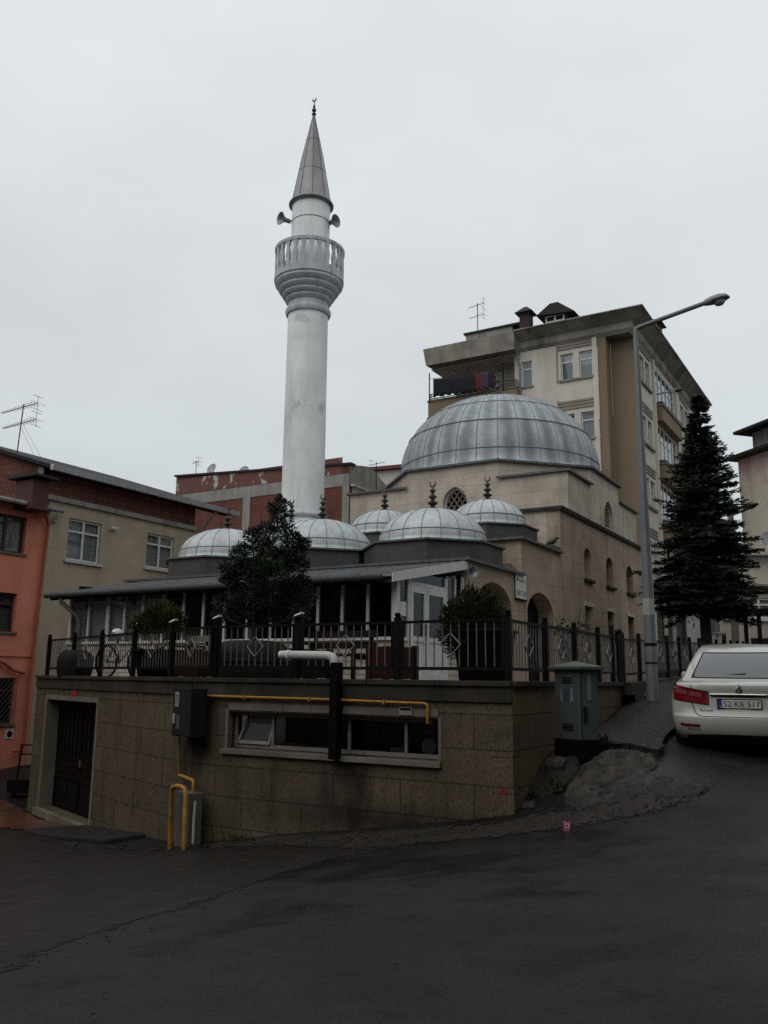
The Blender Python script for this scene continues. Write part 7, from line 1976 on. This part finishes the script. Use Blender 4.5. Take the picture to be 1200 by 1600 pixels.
# lower body: z -> (rear offset, half width, front y)
BT = [(.20, .20, .74, 4.50), (.24, .10, .80, 4.55), (.32, .035, .855, 4.60), (.45, .0, .885, 4.62), (.56, .012, .90, 4.62), (.585, .045, .903, 4.60), (.66, .075, .905, 4.55), (.80, .11, .90, 4.42), (.88, .12, .885, 4.2), (.94, .115, .865, 3.95), (.985, .125, .84, 3.7), (1.005, .16, .81, 3.6)]
DP = 3.0
def outline(r, w, fy, cd=.34, fd=.6, n=22, m=14):
    """plan outline of one slice: rear curve, sides, nose"""
    L = []
    xs = [math.sin(k / n * PI / 2) for k in range(n + 1)]
    def yr(x): return r + cd * (1 - (1 - min(1, abs(x) / w) ** DP) ** (1 / DP)) + .05 * (x / w) ** 2
    half = [(w * s, yr(w * s)) for s in xs]
    yside = half[-1][1]
    side = [(w, yside + (fy - fd - .05 - yside) * k / m) for k in range(1, m)]
    def yf(x): return fy - fd * (1 - (1 - min(1, abs(x) / w) ** 2.4) ** (1 / 2.4)) - .05 * (x / w) ** 2
    front = [(w * s, yf(w * s)) for s in xs[::-1]]
    R_ = half + side + front
    Lh = [(-x, y) for x, y in R_[1:-1][::-1]]
    return R_ + Lh
def rear_y(x, z, tab):
    r, w, fy = interp(tab, z)
    q = min(.9999, abs(x) / w)
    return r + (.34 if tab is BT else .2) * (1 - (1 - q ** DP) ** (1 / DP)) + .05 * q * q
def loft(tab, zs_, name, mat, parent, cap=True):
    mb = MB(); N = None
    for z in zs_:
        r, w, fy = interp(tab, z); L = outline(r, w, fy) if tab is BT else outline(r, w, fy, .2, .25); N = len(L)
        mb.v += [(x, y, z) for x, y in L]
    for k in range(len(zs_) - 1):
        for j in range(N): mb.f.append((k * N + j, k * N + (j + 1) % N, (k + 1) * N + (j + 1) % N, (k + 1) * N + j))
    if cap:
        top = (len(zs_) - 1) * N; i = len(mb.v)
        cyc = sum(v[1] for v in mb.v[top:top + N]) / N
        for s in (.6, .25):
            b_ = len(mb.v)
            mb.v += [(x * s, cyc + (y - cyc) * s, z + (.010 if s == .6 else .013)) for x, y, z in mb.v[top:top + N]]
            for j in range(N): mb.f.append((top + j, top + (j + 1) % N, b_ + (j + 1) % N, b_ + j))
            top = b_
        mb.f.append(tuple(range(top, top + N)))
    return mb.build(name, mat, parent, smooth=True, local=True)
zl = [.20, .22, .24, .28, .32, .38, .45, .51, .555, .562, .58, .60, .63, .66, .70, .75, .80, .84, .88, .91, .94, .965, .985, .998, 1.005]
loft(BT, zl, 'body', CP, car)
GT = [(.98, .60, .79, 3.55), (1.02, .64, .775, 3.45), (1.20, 1.06, .70, 3.2), (1.34, 1.45, .625, 3.02), (1.385, 1.62, .60, 2.95), (1.41, 1.72, .585, 2.92), (1.43, 1.82, .565, 2.90), (1.443, 1.93, .535, 2.88), (1.45, 2.03, .49, 2.86)]
loft(GT, [.98, 1.02, 1.08, 1.14, 1.2, 1.27, 1.34, 1.365, 1.385, 1.4, 1.41, 1.42, 1.43, 1.437, 1.443, 1.45], 'roof', CP, car)
def patch_on(tab, outl, nx_, nz_, off, name, mat, parent):
    """a panel lying off metres outside the rear skin; outl(u, v) -> (x, z)"""
    mb = MB()
    for j in range(nz_ + 1):
        for i in range(nx_ + 1):
            x, z = outl(i / nx_, j / nz_)
            mb.v.append((x, rear_y(x, z, tab) - off, z))
    for j in range(nz_):
        for i in range(nx_): a = j * (nx_ + 1) + i; mb.f.append((a, a + 1, a + nx_ + 2, a + nx_ + 1))
    o_ = mb.build(name, mat, parent, smooth=True, local=True)
    return o_
def lerp(a, b, t): return a + (b - a) * t
GL = NT('rear_screen_glass'); GL.col((.045, .055, .06)); GL.rough(.06); GL.spec(.7)
def rw_(u_, v_):
    z = lerp(1.045, 1.365, v_); w = lerp(.64, .50, v_) ; return ((u_ - .5) * 2 * w, z)
g_ = patch_on(GT, rw_, 24, 10, .006, 'rear_window', GL.m, car)
SEAL = M['black']
def rim(tab, outl, off, w, name, parent, mat=SEAL):
    pts = [outl(u_, 0) for u_ in np.linspace(0, 1, 25)] + [outl(1, v_) for v_ in np.linspace(0, 1, 10)[1:]] + [outl(u_, 1) for u_ in np.linspace(1, 0, 25)[1:]] + [outl(0, v_) for v_ in np.linspace(1, 0, 10)[1:]]
    P = [(x, rear_y(x, z, tab) - off, z) for x, z in pts]
    return MB().tube(P, w, 6, cap=False).build(name, mat, parent, local=True)
rim(GT, rw_, .006, .009, 'window_seal', g_)
for s in (-1, 1):          # side windows
    mb = MB(); 
    for a, b in ((0, 1),):
        pts = []
        for y, z in ((1.62, 1.06), (3.0, 1.06), (2.55, 1.33), (1.9, 1.36)):
            w = interp(GT, z)[1]; pts.append((s * (w + .004), y, z))
        mb.quad(*pts)
    mb.build('side_window', GL.m, car, local=True)
    MB().lathe((s * .87, 2.72, .95), [(0, -.05), (.055, -.03), (.06, .04), (.04, .10), (0, .12)], 14, (0, 1, 0)).build('wing_mirror', CP, car, smooth=True, local=True)
# tail lights
TL = NT('tail_light_red'); TL.col((.12, .004, .008)); TL.rough(.12); TL.spec(.6)
TP = NT('tail_light_clear'); TP.col((.17, .045, .05)); TP.rough(.15); TP.spec(.6)
for s in (-1, 1):
    def tl(u_, v_, s=s):
        x = lerp(.865, .395, u_); zlo = lerp(.775, .725, u_); zhi = lerp(.985, .895, u_ ** .8)
        return (s * x, lerp(zlo, zhi, v_))
    o_ = patch_on(BT, tl, 16, 8, .012, 'tail_light', TL.m, car)
    rim(BT, tl, .008, .006, 'light_seal', o_)
    for a, b in ((.06, .40), (.46, .80)):
        patch_on(BT, lambda u_, v_, a=a, b=b, s=s: (s * lerp(.865, .395, lerp(a, b, u_)), lerp(lerp(.775, .725, lerp(a, b, u_)), lerp(.985, .895, lerp(a, b, u_)), lerp(.48, .80, v_))), 6, 3, .016, 'light_lens', TP.m, o_)
    patch_on(BT, lambda u_, v_, s=s: (s * lerp(.78, .52, u_), lerp(.425, .462, v_) + (.006 if u_ < .2 else 0)), 8, 2, .006, 'reflector', TL.m, car)
# boot lid shut lines
MBK = M['black']
pts = []
for z in np.linspace(.985, .72, 10): pts.append((.62 + (.985 - z) * -.02, z))
for a in np.linspace(0, 1, 8): pts.append((lerp(.60, .50, a ** 1.6), lerp(.70, .572, math.sin(a * PI / 2))))
for x in np.linspace(.45, 0, 9): pts.append((x, .568))
full = pts + [(-x, z) for x, z in pts[::-1][1:]]
MB().tube([(x, rear_y(x, z, BT) - .001, z) for x, z in full], .006, 5).build('boot_seam', MBK, car, local=True)
MB().tube([(x, rear_y(x, .865, BT) - .016, .865 - .02 * x * x) for x in np.linspace(-.385, .385, 25)], [.004] + [.013] * 23 + [.004], 10).build('chrome_trim', plain('chrome', (.62, .62, .62), .25, .8, .05), car, smooth=True, local=True)
patch_on(BT, lambda u_, v_: (lerp(-.36, .36, u_), lerp(.835, .854, v_)), 18, 2, .014, 'trim_shadow', MBK, car)
# number plate in its recess
RXF = lambda u_, v_, n_=0.: Vector((u_, rear_y(0, v_, BT) - .012 - n_, v_))
yp = rear_y(0, .74, BT)
PF = lambda u_, v_, n_=0.: Vector((u_, yp - .012 - n_, v_))
pl = MB().fbox(PF, -.285, .285, .672, .808, .0, .008).build('number_plate', MBK, car, local=True)
MB().fbox(PF, -.222, .272, .686, .798, .0085, .011).build('plate_face', plain('plate_white', (.50, .50, .49), .4), pl, local=True)
MB().fbox(PF, -.272, -.2225, .686, .798, .0085, .011).build('plate_band', plain('plate_blue', (.02, .05, .22), .4), pl, local=True)
def ltext(name, txt, F, u_, v_, h, width, mat, par, n):
    o_ = text_mesh(name, txt, F, u_, v_, h, mat, None, n, width=width); o_.parent = par; return o_
ltext('plate_number', '52 KB 517', PF, .025, .705, .075, .46, MBK, pl, .0115)
ltext('country_letters', 'TR', PF, -.247, .694, .02, .03, plain('letter_white', (.6, .6, .6), .5), pl, .0115)
# emblem: an upright lozenge with an open middle
yE = rear_y(0, .925, BT); EF = lambda u_, v_, n_=0.: Vector((u_, yE - .006 - n_, v_))
mb = MB(); o4 = [(0, .085), (.05, 0), (0, -.085), (-.05, 0)]; i4 = [(0, .045), (.022, 0), (0, -.045), (-.022, 0)]
for k in range(4):
    j = (k + 1) % 4; q = [(*o4[k],), (*o4[j],), (*i4[j],), (*i4[k],)]
    mb.hexa([EF(a, .925 + b, .002) for a, b in q] + [EF(q[0][0], .925 + q[0][1], .006), EF(q[1][0], .925 + q[1][1], .006), EF(q[2][0], .925 + q[2][1], .02), EF(q[3][0], .925 + q[3][1], .02)])
mb.build('emblem', plain('emblem_chrome', (.35, .35, .35), .2, 1., .05), car, local=True)
def BF(z): 
    return lambda u_, v_, n_=0.: Vector((u_, rear_y(u_, v_, BT) - n_, v_))
ltext('boot_lettering', 'Renault', BF(0), -.43, .632, .032, .17, MBK, car, .004)
ltext('bumper_lettering', 'MAIAS', BF(0), -.60, .375, .032, .17, MBK, car, .004)
# bumper underside, wheels, axle tunnel
patch_on(BT, lambda u_, v_: (lerp(-.70, .70, u_), lerp(.215, .335 - .03 * abs(u_ * 2 - 1) ** 3, v_)), 20, 5, .008, 'bumper_valance', plain('black_plastic', (.012, .012, .012), .6), car)
MB().box(-.72, .72, .25, 4.3, .17, .30).build('underbody', MBK, car, local=True)
for s in (-1, 1):
    for y in (.98, 3.66):
        c = Vector((s * .80, y, .31))
        w = MB().lathe(c - Vector((s * .1, 0, 0)), [(.20, 0), (.29, .0), (.315, .03), (.32, .1), (.315, .17), (.29, .2), (.20, .2)], 32, (s, 0, 0)).build('wheel', plain('tyre_rubber', (.012, .012, .012), .8) if 'tyre_rubber' not in bpy.data.materials else bpy.data.materials['tyre_rubber'], car, smooth=True, local=True)
        MB().lathe(c - Vector((s * .1, 0, 0)), [(0, .17), (.05, .19), (.195, .175), (.2, .15)], 24, (s, 0, 0), cap=False).build('rim', M['galv'], w, smooth=True, local=True)
MB().lathe((.45, .06, .20), [(.0, .05), (.032, .0), (.036, .0), (.036, .2)], 12, (0, 1, 0)).build('exhaust', M['galv'], car, local=True)
MB().tube([(-.30, rear_y(-.3, 1.09, GT) - .02, 1.075), (.05, rear_y(.05, 1.1, GT) - .022, 1.10), (.1, rear_y(.1, 1.1, GT) - .022, 1.105)], .006, 5).build('wiper', MBK, car, local=True)
